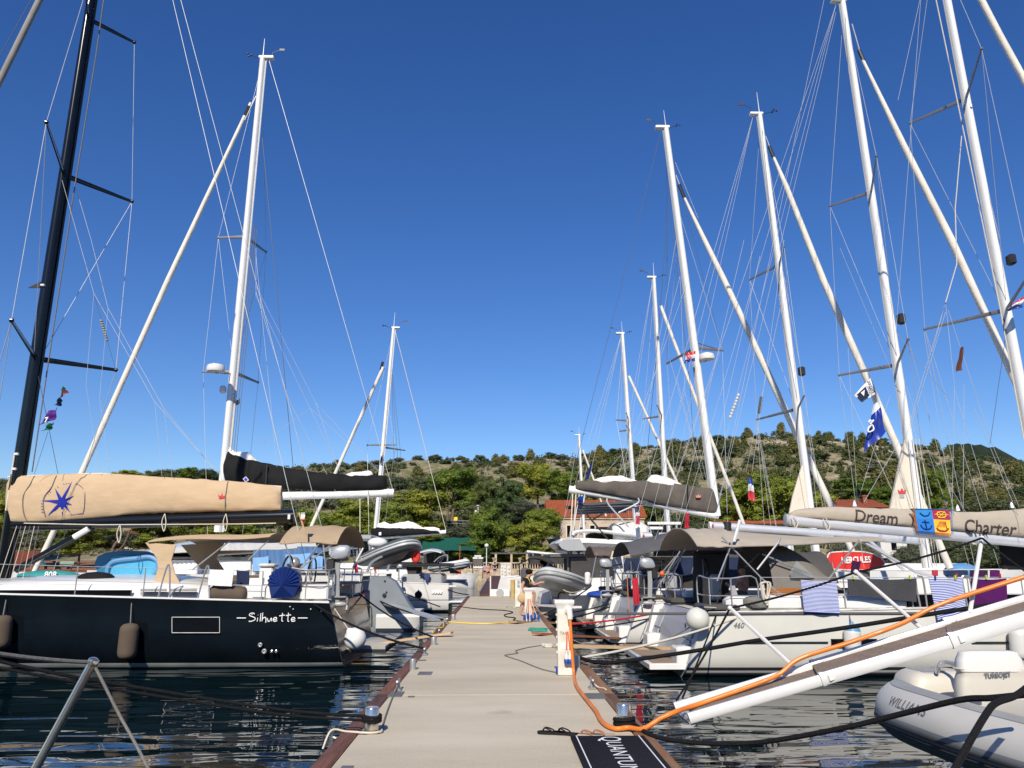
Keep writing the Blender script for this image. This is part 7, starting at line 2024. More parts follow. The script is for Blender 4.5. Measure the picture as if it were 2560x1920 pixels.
# ---- white motor boat with grey dinghy beyond the pedestals
MYr = 29.5
xm2 = P(1352, 1500, MYr - .5).x
r5 = thing('motor_boat', 'white motor boat stern with hooked rails under the pale grey dinghy', 'motor boat', (xm2, 31, 0))
MB().prism([P(x, y, 29.4) for x, y in ((1352, 1500), (1356, 1484), (1390, 1474), (1424, 1476), (1420, 1500), (1414, 1528), (1372, 1530), (1352, 1530))], (0, 2.4, 0)).part('transom', white, r5)
hull(r5, 1, xm2 + .7, 31.0, 9, 2.8, .95, 1.3, hullr2, white)
for x0, y0, x1, y1 in ((1371, 1462, 1384, 1518), (1411, 1460, 1404, 1478)):
 MB().tube([P(x0, y0, 29.2), P(x1, y1, 29.2)], .035, 6).part('ladder_rail', white, r5)
MB().tube(smoothpath([P(1396, 1510, 29.3), P(1396, 1488, 29.3), P(1404, 1480, 29.3), P(1412, 1484, 29.3)], 4), .03, 6).part('hook_rail', blackplastic, r5)
MB().lathe(P(1388, 1506, 29.36), [(.2, 0), (.19, .03), (.02, .035)], 14, V((0, -1, 0))).part('round_hatch', greyshell, r5)
MB().box(P(1380, 1540, 29.0), (1.5, .8, .06)).part('bathing_step', teak, r5)
c = P(1398, 1458, 28.4)
r = thing('inflatable_dinghy', 'pale grey inflatable dinghy hoisted stern-on behind the stepping woman', 'dinghy', c)
dinghy(r, MX(c + V((.05, .1, .05)), R(240), R(9), R(4)), 2.4, 1.55, .23, vinylgrey, vinylmid, vinylmid)
rope(P(1408, 1474, 27.9), P(1462, 1470, 25.6), .016, ropewhite, 'slack pale rope from the grey dinghy to the slim white fender', .12)
# centre-console boat with black sunshade and people beyond
r6 = small_boat('open_boat', 1480, 1318, 1462, 1425, 45, 2.6, 'white open boat under a flat black sunshade near the balustrade')
a, c = P(1296, 1410, 45), P(1376, 1410, 45)
MB().sheet(lambda u, v: V((lerp(a.x, c.x, u), lerp(45, 47.4, v), P(1340, 1412, 45).z + .35 * math.sin(u * 3.0) * 1.0)), 10, 6, .05).part('sunshade', blackcanvas, r6)
for px in (1299, 1372):
 MB().tube([P(px, 1412, 45.1), P(px, 1452, 45.1)], .04, 6).part('shade_post', blackplastic, r6)
MB().box(P(1312, 1440, 44.6), (.45, .4, .9), bev=.1).part('outboard_cowl', greybim, r6)
r7 = thing('motor_cruiser', 'white sport cruiser flybridge with a raked mast behind the black sunshade', 'motor boat', P(1360, 1440, 50))
hull(r7, 1, P(1340, 1440, 50).x, 52, 10, 3.4, 1.4, 1.8, hullr2, white)
MB().prism([P(x, y, 50) for x, y in ((1334, 1382), (1348, 1384), (1352, 1394), (1378, 1394), (1390, 1410), (1340, 1405))], (0, 2.6, 0)).part('flybridge', white, r7)
MB().box(P(1365, 1384, 51), (2.6, 3, .12), Matrix.Rotation(.1, 3, 'Y')).part('hard_top', white, r7)
MB().prism([P(x, y, 49.9) for x, y in ((1326, 1376), (1330, 1378), (1324, 1394), (1320, 1394))], (0, .2, 0)).part('signal_mast', whiteold, r7)
MB().box(P(1370, 1400, 50.5), (2.4, 2.4, .5)).part('helm_shade', cockpit, r7)
MB().tube(smoothpath([P(1362, 1425, 44), P(1372, 1408, 44), P(1384, 1408, 44), P(1392, 1425, 44)], 5), .05, 6).part('targa_bar', blackplastic, r7)
# ---- planks, ropes between pier and yachts
MB().beam(G(1340, 1590, .06), P(1566, 1597, 21.4), .26, .05).top('boarding_plank', plankred, 'reddish varnished boarding plank to the second yacht platform', 'plank')
MB().beam(G(1392, 1622, .06), P(1690, 1621, 16.9), .28, .05).top('boarding_plank', plank, 'long pale boarding plank behind the pedestal to the greige yacht', 'plank')
MB().beam(G(1281, 1560, .06), P(1500, 1560, 26.4), .28, .05).top('boarding_plank', mat('tan_plank', (.36, .22, .11), .7, var=.15, scale=4, stretch=(1, 8, 8)), 'tan boarding plank to the third yacht just beyond the pedestal', 'plank')
MB().beam(G(1330, 1518, .10), P(1440, 1518, 25.9), .40, .07).top('gangplank', white, 'white gangplank the woman steps on', 'gangplank')
c2 = G(1445, 1662, .10)
rope(G(1418, 1577, .15), P(1662, 1528, R2N), .022, ropered, 'red mooring line from the pier to the second yacht', .05)
rope(G(1420, 1545, .15), P(1560, 1497, R3N), .02, ropeblack, 'black mooring line to the third yacht, upper of the pair', .05)
rope(G(1424, 1560, .15), P(1566, 1500, R3N), .022, ropeblack, 'black mooring line to the third yacht, lower of the pair', .05)
rope(G(1423, 1590, .12), P(1660, 1538, R2N), .016, ropeblack, 'dark mooring line just under the red mooring line', .04)
rope(G(1360, 1545, .1), P(1475, 1468, 26.5), .02, ropeblack, 'black line slanting up behind the near pedestal', .05)
rope(c2, P(1852, 1540, RN + .1), .022, ropewhite, 'white mooring line from the pier bollard to the greige yacht quarter', .08)
rope(P(1790, 1538, RN), P(1706, 1745, 10.5), .014, ropeblack, 'thin black line hanging from the greige yacht rail to the passerelle tip', .02)
rope(P(1665, 1600, 16.2), P(1760, 1545, RN), .012, ropegrey, 'thin grey line from the platform to the ball fender', .02)
rope(P(1610, 1515, R2N), P(1510, 1560, R3N - 1), .012, ropeblack, 'thin black line slanting between the second and third yacht sterns', .05)
rope(P(1640, 1500, R2N), P(1600, 1600, R2N - .3), .010, ropegrey, 'thin grey line hanging by the second yacht transom', .0)
rope(P(1545, 1500, R3N), P(1450, 1540, 25), .014, ropeblack, 'black line dropping from the third yacht stern to the pier', .06)
rope(P(1568, 1444, R2N), P(1572, 1530, R2N), .010, orangehose, 'thin orange line hanging left of the red cloth', .0)
rope(G(1420, 1600, .05), P(1540, 1612, 21), .014, ropewhite, 'pale slack line to the second yacht platform', .12)
# ================================================================ pier furniture
def bollard(px, py, rad, h, label, m=polished, pin=True):
 p = G(px, py)
 r = thing('bollard', label, 'bollard', p)
 MB().lathe(p, [(rad * 1.25, 0), (rad * 1.25, .012), (rad, .014), (rad, h - .012), (rad * .9, h), (rad * .2, h + .001)], 24).part('post', m, r)
 if pin:
  MB().tube([p + V((-rad * 1.2, -.03, h * .50)), p + V((rad * .3, -rad * 1.25, h * .60))], .011, 8).part('cross_pin', steelworn, r)
 return p
def cleat(px, py, label, k=1.0, ang=0):
 p = G(px, py)
 r = thing('cleat', label, 'cleat', p)
 MB().box(p + V((0, 0, .012)), (.09 * k, .16 * k, .024), bev=.008).part('base', steelworn, r)
 MB().tube([p + V((0, 0, .02)), p + V((0, 0, .11 * k))], [.03 * k, .022 * k], 8).tube([p + V((0, -.13 * k, .125 * k)), p + V((0, -.05 * k, .105 * k)), p + V((0, .05 * k, .105 * k)), p + V((0, .13 * k, .125 * k))], [.014 * k, .02 * k, .02 * k, .014 * k], 8).part('horn', steelworn, r)
 return p
pb = bollard(928, 1832, .070, .235, 'polished steel bollard with black and white ropes, nearest on the left pier edge')
pb2 = bollard(1561, 1822, .070, .235, 'polished steel bollard beside the orange hose, nearest on the right pier edge')
bollard(1032, 1674, .05, .16, 'dull grey bollard second along the left pier edge', steelworn, False)
bollard(1442, 1668, .055, .17, 'grey bollard half hidden behind the white pedestal', steelworn, False)
bollard(1084, 1612, .06, .15, 'dull grey bollard beside the pale boarding plank', steelworn, False)
bollard(1133, 1549, .07, .15, 'small grey bollard where the black cable crosses the left edge', steelworn, False)
cleat(995, 1726, 'steel cleat with a thin grey rope, first on the left pier edge')
cleat(1062, 1638, 'steel cleat holding the black mooring line of the navy yacht')
cleat(1098, 1588, 'steel cleat just beyond the pale boarding plank on the left')
cleat(1118, 1560, 'steel cleat with the yellow hose on the left pier edge', 1.2)
cleat(1480, 1722, 'steel cleat with a white rope end on the right pier edge')
cleat(1398, 1600, 'steel cleat just behind the pedestal on the right pier edge')
for i, (p, zz) in enumerate(((pb, .11),)):
 mb = MB()
 for k in range(3):
  mb.tube([p + V((.088 * math.cos(a), .088 * math.sin(a), zz + k * .022 + .004 * math.sin(a * 2))) for a in [j * .35 for j in range(19)]], .014, 6)
 mb.top('rope_turns', ropeblack, 'black rope turns around the nearest left bollard', 'rope')
q = pb2
MB().tube([q + V((.095 * math.cos(a), .095 * math.sin(a), .03 + .006 * a)) for a in [j * .35 for j in range(36)]], .022, 6).top('rope_turns', ropeblack, 'thick black rope turns around the nearest right bollard', 'rope')
rope(0, 0, .010, ropewhite, 'white rope looped round the foot of the nearest left bollard', pts=[pb + V((.09, .06, .02)), pb + V((.10, -.04, .02)), pb + V((0, -.10, .02)), pb + V((-.22, -.09, .03)), pb + V((-.36, -.14, .05)), pb + V((-.42, -.20, -.10))])
rope(0, 0, .009, ropegrey, 'thin grey rope from the nearest left bollard to the first cleat', pts=[pb + V((.10, .02, .01)), G(960, 1804, .01), G(973, 1766, .01), G(986, 1735, .01), G(994, 1726, .06)])
rope(0, 0, .015, ropeblack, 'upper black mooring line from the nearest left bollard to the left edge', pts=[pb + V((-.07, 0, .15)), P(700, 1774, 7.9), P(316, 1714, 7.4), P(158, 1687, 7.1), P(-40, 1645, 6.8)])
rope(0, 0, .013, ropeblack, 'lower black mooring line from the nearest left bollard to the left edge', pts=[pb + V((-.07, -.04, .12)), P(700, 1786, 7.8), P(316, 1728, 7.3), P(158, 1700, 7.0), P(-40, 1662, 6.7)])
rope(0, 0, .009, ropewhite, 'short white rope end at the right edge cleat', pts=[G(1482, 1722, .08), G(1496, 1722, .02), G(1515, 1728, .02), P(1526, 1735, 10.4) - V((0, 0, .1))])
rope(0, 0, .010, ropewhite, 'white rope end lying by the nearest right bollard', pts=[pb2 + V((.1, -.05, .02)), G(1590, 1826, .012), G(1612, 1832, .012), G(1628, 1836, -.05)])
rope(0, 0, .018, yellowhose, 'yellow hose lying straight across the pier', name='water_hose', cat='hose', pts=[G(1082, 1582, .02), G(1092, 1573, .02), G(1108, 1570, .02), G(1110, 1558, .03), G(1124, 1557, .02), G(1170, 1560, .02), G(1225, 1561, .02), G(1262, 1558, .02), G(1300, 1556, .02)])
rope(0, 0, .016, ropeblack, 'black power cable snaking across the far part of the pier', name='power_cable', cat='cable', pts=[G(1116, 1531, .016), G(1130, 1519, .016), G(1150, 1518, .016), G(1200, 1524, .016), G(1258, 1527, .016), G(1282, 1532, .016), G(1262, 1538, .016), G(1266, 1543, .016), G(1288, 1546, .016), G(1284, 1552, .016), G(1306, 1555, .016)])
rope(0, 0, .009, ropegrey, 'thin grey cord winding from the pedestal foot over the pier', name='cord', cat='cord', pts=[G(1391, 1683, .01), G(1350, 1673, .01), G(1303, 1654, .01), G(1264, 1641, .01), G(1270, 1638, .01), G(1294, 1634, .01), G(1290, 1628, .01), G(1320, 1620, .01), G(1352, 1615, .01)])
rope(0, 0, .018, ropewhite, 'white rope lying on the far deck near the woman', pts=[G(1262, 1519, .02), G(1275, 1517, .02), G(1285, 1520, .02), G(1300, 1518, .02)])
mb = MB(); rr = random.Random(4)
for k in range(10):
 mb.tube(smoothpath([G(1345 + rr.uniform(-24, 24), 1576 + rr.uniform(-4, 4), .02) for _ in range(5)], 4), .016, 5)
mb.top('fishing_net', ropegreen, 'green net heap on the right side of the deck beyond the pedestal', 'net')
mb = MB()
for k in range(7):
 mb.tube(smoothpath([G(1368 + rr.uniform(-14, 14), 1616 + rr.uniform(-4, 4), .02) for _ in range(5)], 4), .013, 5)
mb.top('rope_heap', ropewhite, 'small pale rope heap left of the pedestal', 'rope')
def pedestal(px, py, w, h, label, near=False):
 p = G(px, py)
 r = thing('power_pedestal', label, 'power pedestal', p)
 d = w * .95
 MB().box(p + V((0, 0, h * .47)), (w, d, h * .94), bev=.012).part('column', paintcream, r)
 MB().loft([[p + V((sx * w * k, sy * d * k, z)) for sx, sy in ((-.5, -.5), (.5, -.5), (.5, .5), (-.5, .5))] for k, z in ((1.0, h * .88), (1.32, h * .955), (1.36, h * .96), (1.36, h), (1.30, h + .005))]).part('cap', white, r)
 for k in range(6 if near else 2):
  z = h * (.30 + .1 * k)
  MB().box(p + V((-w * .53, 0, z)), (.02, d * .5, .035), bev=.006).part('side_louvre', paintcream, r)
 return p, r, d
pp, pr_, d = pedestal(1412, 1687, .215, 1.07, 'cream power and water pedestal with orange hose, nearest on the pier', True)
f = pp + V((.035, -d / 2, 0))
MB().tube([f + V((.02, .0, .93)), f + V((.03, -.07, .92)), f + V((.035, -.12, .86)), f + V((.035, -.13, .80))], [.05, .05, .042, .040], 12).part('hose_spout', paintcream, pr_)
MB().lathe(f + V((.02, .0, .93)), [(.062, 0), (.062, .03), (.05, .03)], 16, V((0, -1, 0))).part('spout_collar', whiteold, pr_)
for k, dx in enumerate((-.02, .035)):
 MB().tube(smoothpath([f + V((.0 + dx * .3, -.01, .62)), f + V((dx * .6, -.04, .50)), f + V((dx, -.05, .32))], 5), .009, 6).part('plug_cable', orange, pr_)
 MB().lathe(f + V((dx, -.055, .20)), [(.028, 0), (.032, .02), (.032, .09), (.024, .10), (.022, .15), (.01, .16)], 12).part('plug', bluepl if k == 9 else whiteold, pr_)
 MB().lathe(f + V((dx, -.055, .175)), [(.035, 0), (.037, .02), (.037, .06), (.033, .065)], 12).part('plug_collar', bluepl, pr_)
MB().box(pp + V((.0, -d / 2 - .003, .42)), (.14, .004, .09)).part('label_plate', white, pr_)
text_part('TAXI', pp + V((-.072, -d / 2 - .004, .575)), (1, 0, 0), (0, 0, 1), .12, pr_, greyprint, bold=.0, height=.045)
MB().tube([pp + V((-.12, -.02, .10)), pp + V((-.12, -.02, .02))], .016, 6).box(pp + V((-.13, -.02, .11)), (.05, .02, .02)).part('tap', bluepl, pr_)
p2, r2_, d2 = pedestal(1321, 1553, .21, .92, 'cream pedestal hung with blue plugs in front of the stepping woman')
for k in range(5):
 x = -.06 + k * .05
 MB().tube(smoothpath([p2 + V((x * .5, -d2 / 2 - .01, .62)), p2 + V((x, -d2 / 2 - .05, .4)), p2 + V((x * 1.8, -d2 / 2 - .06, .12))], 4), .012, 5).part('plug_cable', orange if k % 2 else ropewhite, r2_)
 MB().lathe(p2 + V((x * 2.0, -d2 / 2 - .07, .03 + .05 * (k % 2))), [(.03, 0), (.035, .03), (.035, .12), (.02, .16)], 8).part('plug', bluepl, r2_)
p3, r3_, d3 = pedestal(1294, 1517, .19, 1.10, 'cream pedestal with two round sockets just beyond the woman')
for z in (.93, .78):
 MB().lathe(p3 + V((.03, -d3 / 2, z)), [(.055, 0), (.055, .03), (.04, .03), (.04, .01)], 12, V((0, -1, 0))).part('socket', greyshell, r3_)
for k, (px, py, lab) in enumerate(((1272, 1470, 'third cream pedestal beside the dark red walkway'), (1262, 1462, 'slim cream pedestal just behind the third along the walkway'), (1255, 1456, 'farthest cream pedestal along the walkway'))):
 q = PZ(px, py, .62)
 r = thing('power_pedestal', lab, 'power pedestal', q)
 MB().box(q + V((0, 0, .75)), (.26, .24, 1.5), bev=.03).part('column', paintcream, r)
 MB().box(q + V((0, 0, 1.52)), (.32, .3, .1), bev=.02).part('cap', white, r)
 for z in (1.2, .95, .7):
  MB().box(q + V((.02, -.13, z)), (.10, .02, .12)).part('socket', greyshell, r)
q = G(1282, 1497)
MB().lathe(q - V((0, 0, .6)), [(.11, 0), (.11, 1.45), (.10, 1.47), (.02, 1.475)], 16).top('mooring_pile', mat('ochre_pile', (.40, .30, .13), .9, var=.2, scale=3), 'ochre round mooring pile between the walkway frame and the pedestals', 'pile')
# orange hose
HP = [f + V((.035, -.13, .82)), f + V((.045, -.14, .60)), f + V((.06, -.13, .30)), f + V((.075, -.14, .06)), G(1436, 1700, .03), G(1440, 1718, .03), G(1453, 1738, .03), G(1472, 1762, .03), G(1490, 1785, .03), G(1501, 1806, .03), G(1516, 1821, .03), G(1540, 1830, .03), G(1572, 1830, .04), P(1608, 1822, 7.95), P(1650, 1797, 7.95), P(1690, 1779, 7.98)]
PA, PB = P(1722, 1796, 7.9), P(2560, 1553, 7.2)      # near rail
FA, FB = P(1687, 1769, 8.55), P(2560, 1512, 7.85)    # far rail
def pas(t, v, dz=0):
 return lerp(lerp(PA, PB, t), lerp(FA, FB, t), v) + V((0, 0, dz))
HP += [pas(.05, .60, .02), pas(.20, .70, .03), pas(.30, .72, .06), pas(.37, .82, .14), pas(.52, .84, .15), pas(.66, .84, .18), pas(.76, .90, .24), pas(.9, .92, .26), pas(1.1, .92, .27)]
MB().tube(smoothpath(HP, 7), .023, 9).top('water_hose', orangehose, 'thick orange hose from the pedestal across the deck and up the passerelle', 'hose')
# passerelle of the motor yacht
r = thing('passerelle', 'white telescopic passerelle with brown treads and orange hose reaching over the water at the right', 'passerelle', PA)
pw = mat('passerelle_white', (.70, .70, .69), .2, var=.04, coat=.3)
tread = mat('brown_tread', (.27, .21, .165), .8, var=.12, scale=3, bump=.6, bscale=40, stretch=(3, .3, 1))
for t0, t1, hh, ex, dz in ((0, .43, .10, 0, 0), (.405, .80, .115, .01, .008), (.785, 1.35, .135, .022, .02)):
 for v, sg in ((0, -1), (1, 1)):
  a, c = pas(t0, v, dz) + V((0, sg * ex, 0)), pas(t1, v, dz) + V((0, sg * ex, 0))
  ax = (c - a).normalized(); s = V((0, 1, 0)); u = s.cross(ax) * -1
  u = ax.cross(s) * -1 if u.z < 0 else u
  wd = .055
  rings = []
  for q in (a, c):
   rings.append([q + s * x + u * z for x, z in ((-wd / 2, -hh * .32), (-wd * .3, -hh / 2), (wd * .3, -hh / 2), (wd / 2, -hh * .32), (wd / 2, hh * .32), (wd * .3, hh / 2), (-wd * .3, hh / 2), (-wd / 2, hh * .32))])
  MB().loft(rings).part('side_rail', pw, r, smooth=50)
  if t0 > 0:
   rings = [[p + (p - (a if i == 0 else a)) * 0 + ax * (.0 if i == 0 else .035) for p in ([a + s * x * 1.12 + u * z * 1.1 for x, z in ((-wd / 2, -hh * .32), (-wd * .3, -hh / 2), (wd * .3, -hh / 2), (wd / 2, -hh * .32), (wd / 2, hh * .32), (wd * .3, hh / 2), (-wd * .3, hh / 2), (-wd / 2, hh * .32))])] for i in (0, 1)]
   MB().loft(rings).part('rail_collar', pw, r, smooth=50)
   if v == 0:
    MB().box(a + ax * .09 + V((0, -wd * .56, 0)), (.05, .02, hh * .55), Matrix.Rotation(-math.atan2(ax.z, ax.x), 3, 'Y'), bev=.006).part('latch_plate', white, r)
 ev = .06
 q = [pas(t0 + (.03 if t0 == 0 else 0), ev, dz - .03 + .03 * (t0 > 0)), pas(t1, ev, dz - .03 + .03 * (t0 > 0)), pas(t1, 1 - ev, dz - .03 + .03 * (t0 > 0)), pas(t0 + (.03 if t0 == 0 else 0), 1 - ev, dz - .03 + .03 * (t0 > 0))]
 MB().prism(q, (0, 0, .02)).part('tread', tread, r, smooth=0)
 for v in (.10, .90):
  MB().tube([pas(t0 + .03, v, dz + .0 + .03 * (t0 > 0)), pas(t1, v, dz + .0 + .03 * (t0 > 0))], .012, 6).part('edge_trim', whiteold, r)
MB().tube([pas(.012, .02, -.05), pas(.012, .98, -.05)], .035, 8).part('end_roller', greyshell, r)
for b0, t0_ in (((1985, 1668), (1825, 1520)), ((2305, 1572), (2140, 1430)), ((2425, 1532), (2455, 1345))):
 Yb = lerp(8.55, 7.85, (b0[0] - 1687) / 873)
 MB().tube([P(*b0, Yb), P(*t0_, Yb + .05)], .021, 9).ball(P(*t0_, Yb + .05), .026, 8, 6).part('hand_rail_pole', pw, r)
tp = [P(1690, 1752, 8.6), P(1825, 1520, 8.46), P(2140, 1430, 8.2), P(2455, 1345, 7.95), P(2640, 1475, 7.6)]
for a, c in zip(tp, tp[1:]):
 MB().tube(sagpath(a, c, .03), .011, 6).part('hand_rope', ropeblack, r)
# motor yacht stern at the right, out of which the passerelle comes
my = thing('motor_yacht', 'white motor yacht stern platform with dark planking under the grey tender at the lower right', 'motor yacht', (4.5, 4.5, 0))
dplank = mat('dark_planking', (.06, .055, .05), .7, var=.2, scale=3, stretch=(14, 1, 1))
cor = [V((3.15, 2.4, 0)), V((3.0, 3.2, 0)), V((2.98, 4.7, 0)), V((3.05, 5.15, 0)), V((3.25, 5.45, 0)), V((3.6, 5.6, 0)), V((6.2, 5.7, 0)), V((6.2, 2.4, 0))]
MB().prism([p + V((0, 0, .42)) for p in cor], (0, 0, .10)).part('swim_platform', white, my, smooth=20)
MB().prism([lerp(p, V((4.6, 4.0, 0)), .06) + V((0, 0, .522)) for p in cor], (0, 0, .012)).part('platform_planking', dplank, my)
MB().tube([p + V((0, 0, .50)) for p in cor[:-1]], .03, 8).part('platform_rim', steel, my)
MB().box((9.2, 4.1, .9), (6, 4.6, 2.6), bev=.3).part('hull', white, my)
# grey jet tender
hd_ = R(104)
cT = V((4.20, 5.66, .90))
tn = thing('jet_tender', 'pale grey inflatable jet tender with cream seats resting on the motor yacht platform', 'dinghy', cT)
MT = MX(cT, hd_, R(1), 0)
Lt, Wt, rt_ = 3.3, 1.72, .225
tubem = mat('tender_hypalon', (.48, .47, .44), .45, var=.05)
h = Wt / 2 - rt_
path = [(-1.7, -h, -.02), (-1.2, -h, 0), (.2, -h, .01), (.85, -h * .95, .03), (1.28, -h * .78, .03), (1.50, -h * .42, .03), (1.55, 0, .03)]
path = path + [(x, -y, z) for x, y, z in path[::-1][1:]]
pts = smoothpath([MT @ V(p) for p in path], 7)
MB().tube(pts, [rt_] * len(pts), 22).part('tube', tubem, tn, smooth=70)
NPT = len(pts)
def tpt(i, ang, k=1.0):
 t = (pts[min(i + 1, len(pts) - 1)] - pts[max(i - 1, 0)]).normalized(); o = t.cross(V((0, 0, 1))).normalized() * -1
 if (pts[i] + o - cT).length < (pts[i] - o - cT).length:
  o = -o
 return pts[i] + o * (rt_ * k * math.cos(ang)) + V((0, 0, rt_ * k * math.sin(ang)))
for a0, a1, kk, mm in ((.02, -.42, 1.035, vinylstripe), (-.42, -1.35, 1.012, vinyldark)):
 rg = [[tpt(i, lerp(a0, a1, j / 6), kk if 0 < j < 6 else 1.0) for j in range(7)] for i in range(2, NPT - 2)]
 MB().loft(rg, closed=False, caps=False).part('rub_strake', mm, tn)
for ang, rr_ in ((-.20, .012), (-.44, .012)):
 MB().tube([tpt(i, ang, 1.035) for i in range(2, len(pts) - 2)], rr_, 8).part('rub_strake', rubberblack, tn)
pat = MB(); rg = []
for i in range(8, len(pts) - 8, 1):
 rg.append([tpt(i, a, 1.012) for a in (1.18, 1.35, 1.52, 1.69, 1.86)])
pat.loft(rg, closed=False, caps=False).part('grip_patch', vinylmid, tn)
rg = []
for x, wv, kz in ((-1.6, .9, -.40), (-.5, .95, -.42), (.5, .9, -.40), (1.1, .62, -.28), (1.45, .25, -.08)):
 rg.append([MT @ V((x, -h * wv - .05, -.08)), MT @ V((x, -h * wv * .6, kz * .65)), MT @ V((x, 0, kz)), MT @ V((x, h * wv * .6, kz * .65)), MT @ V((x, h * wv + .05, -.08)), MT @ V((x, 0, 0))])
MB().loft(rg).part('hull_bottom', vinyldark, tn, smooth=30)
MB().prism([MT @ V(p) for p in ((-1.5, -h, -.05), (1.3, -h * .6, -.05), (1.45, 0, -.05), (1.3, h * .6, -.05), (-1.5, h, -.05))], (0, 0, .03)).part('floor', whiteold, tn)
cream = mat('cream_vinyl', (.52, .49, .42), .45, var=.05)
def tbox(a, c, Y, d, m, nm, bev=.06):
 p, q = P(a[0], c[1], Y), P(c[0], a[1], Y)
 return MB().box(((p.x + q.x) / 2, Y + d / 2, (p.z + q.z) / 2), (q.x - p.x, d, q.z - p.z), bev=bev).part(nm, m, tn, smooth=50)
def smoothbox(a, c, Y, d, m, nm, top=.75):
 p, q = P(a[0], c[1], Y), P(c[0], a[1], Y); w_, hh = (q.x - p.x), (q.z - p.z); cx = (p.x + q.x) / 2
 rings = []
 for z, k in ((0, 1.0), (.35, .99), (.6, .95), (.8, .88), (.93, top), (1, top * .8)):
  ring = []
  for j in range(20):
   th = 2 * math.pi * j / 20
   x = math.copysign(abs(math.cos(th)) ** .45, math.cos(th)); y = math.copysign(abs(math.sin(th)) ** .45, math.sin(th))
   ring.append(V((cx + x * w_ / 2 * k, Y + d / 2 + y * d / 2 * k, p.z + hh * z)))
  rings.append(ring)
 return MB().loft(rings).part(nm, m, tn, smooth=60)
smoothbox((2286, 1682), (2462, 1765), 6.72, .45, cream, 'engine_box')
smoothbox((2302, 1678), (2380, 1690), 6.78, .34, vinylmid, 'step_pad', .9)
smoothbox((2408, 1668), (2600, 1750), 6.1, .16, cream, 'seat_base', .97)
smoothbox((2408, 1629), (2565, 1680), 6.1, .15, mat('cream_cushion', (.66, .64, .60), .45, var=.04), 'seat_back', .85)
text_part('TURBOJET', P(2462, 1696, 6.094), (1, 0, .06), (0, 0, 1), P(2529, 1694, 6.094).x - P(2462, 1696, 6.094).x, tn, greyprint, bold=.035, height=.036)
MB().tube(smoothpath([P(2342, 1682, 6.75), P(2350, 1662, 6.7), P(2362, 1656, 6.7), P(2392, 1662, 6.6), P(2408, 1672, 6.5), P(2416, 1692, 6.5)], 5), .018, 8).part('grab_rail', steel, tn)
# lettering wrapped on the tube
i0 = None
def tube_text(body, s0, s1, ang, hgt):
 mbt, wt = text_mesh(body, lambda x, y: V((x, y, 0)), 1.0, .18, .012, 1.05)
 out = []
 for p in mbt.v:
  s = lerp(s0, s1, p.x / wt); i = int(s); fr_ = s - i
  a = ang + (p.y - .35) * hgt / rt_
  out.append(lerp(tpt(i, a, 1.02), tpt(i + 1, a, 1.02), fr_))
 mbt.v = out
 mbt.part('lettering', greyprint, tn, smooth=0)
port = [i for i in range(NPT) if pts[i].x < cT.x - .3]
TEXT_ARGS = dict(s0=59.0, s1=65.2)
tube_text('WILLIAMS', TEXT_ARGS['s0'], TEXT_ARGS['s1'], .58, .105)
# black mooring lines at the right
rope(0, 0, .021, ropeblack, 'thick black mooring line from the nearest right bollard over the grey tender', pts=[pb2 + V((.09, 0, .05)), P(1640, 1842, 7.7), P(1760, 1858, 7.3), P(1900, 1856, 6.9), P(2100, 1822, 6.3), P(2250, 1786, 5.9), P(2400, 1750, 5.5), P(2480, 1745, 5.3), P(2580, 1735, 5.1)])
rope(0, 0, .020, ropeblack, 'black line crossing the tender tube steeply at the lower right', pts=[P(2590, 1700, 4.9), P(2540, 1738, 4.85), P(2490, 1757, 4.75), P(2466, 1785, 4.65), P(2430, 1845, 4.5), P(2392, 1915, 4.35), P(2360, 1975, 4.2)])
rope(0, 0, .030, ropeblack, 'long straight black mooring line rising from the grey bollard to the right edge', pts=[c2 + V((0, 0, .02)), P(1500, 1657, 12.6), P(1576, 1651, 12.3), P(1740, 1627, 11.9), P(1900, 1600, 11.5), P(2104, 1571, 11), P(2317, 1537, 10.6), P(2580, 1497, 10.2)])
# steel pole with ropes, left foreground
r = thing('hand_rail_pole', 'leaning polished steel pole with dark ropes at the lower left corner', 'pole', P(60, 1975, 5.2))
MB().tube([P(60, 1975, 5.2), P(230, 1660, 5.2)], [.027, .027], 14).part('pole', polished, r)
MB().lathe(P(229, 1662, 5.2), [(.032, 0), (.035, .02), (.032, .035), (.016, .045)], 14, P(230, 1660, 5.2) - P(60, 1975, 5.2)).part('pole_cap', polished, r)
rope(P(-60, 1626, 4.6), P(222, 1656, 5.2), .013, MATS['grey_rope'], 'dark braided rope from the left edge to the steel pole top', .01)
rope(0, 0, .0095, MATS['grey_rope'], 'thin dark rope hanging from the steel pole down to the water', pts=[P(234, 1660, 5.2), P(262, 1715, 5.2), P(300, 1790, 5.2), P(340, 1862, 5.15), P(385, 1950, 5.1)])
# mat and flip-flops
matblack = mat('black_carpet', (.016, .017, .022), .95, var=.25, scale=30, bump=.5, bscale=160)
mz = DECK + .03
def MP(x, y, dz=0):
 return V((x, y, mz + dz))
A, B = G(1425, 1846), G(1612, 1849)
mx0, mx1, my1, my0 = A.x, min(B.x, 1.44), (A.y + B.y) / 2, 6.15
r = thing('door_mat', 'black carpet mat with white border and white lettering at the pier edge', 'mat', MP((mx0 + mx1) / 2, (my0 + my1) / 2, -.03))
MB().box(MP((mx0 + mx1) / 2, (my0 + my1) / 2, -.008), (mx1 - mx0, my1 - my0, .016), bev=.004).part('carpet', matblack, r)
mb = MB(); e = .055
for a, c in (((mx0 + e, my0 + e), (mx0 + e, my1 - e * .2)), ((mx1 - e, my0 + e), (mx1 - e, my1 - e * .2))):
 mb.beam(MP(*a, .002), MP(*c, .002), .010, .004)
mb.part('border_line', whiteprint, r)
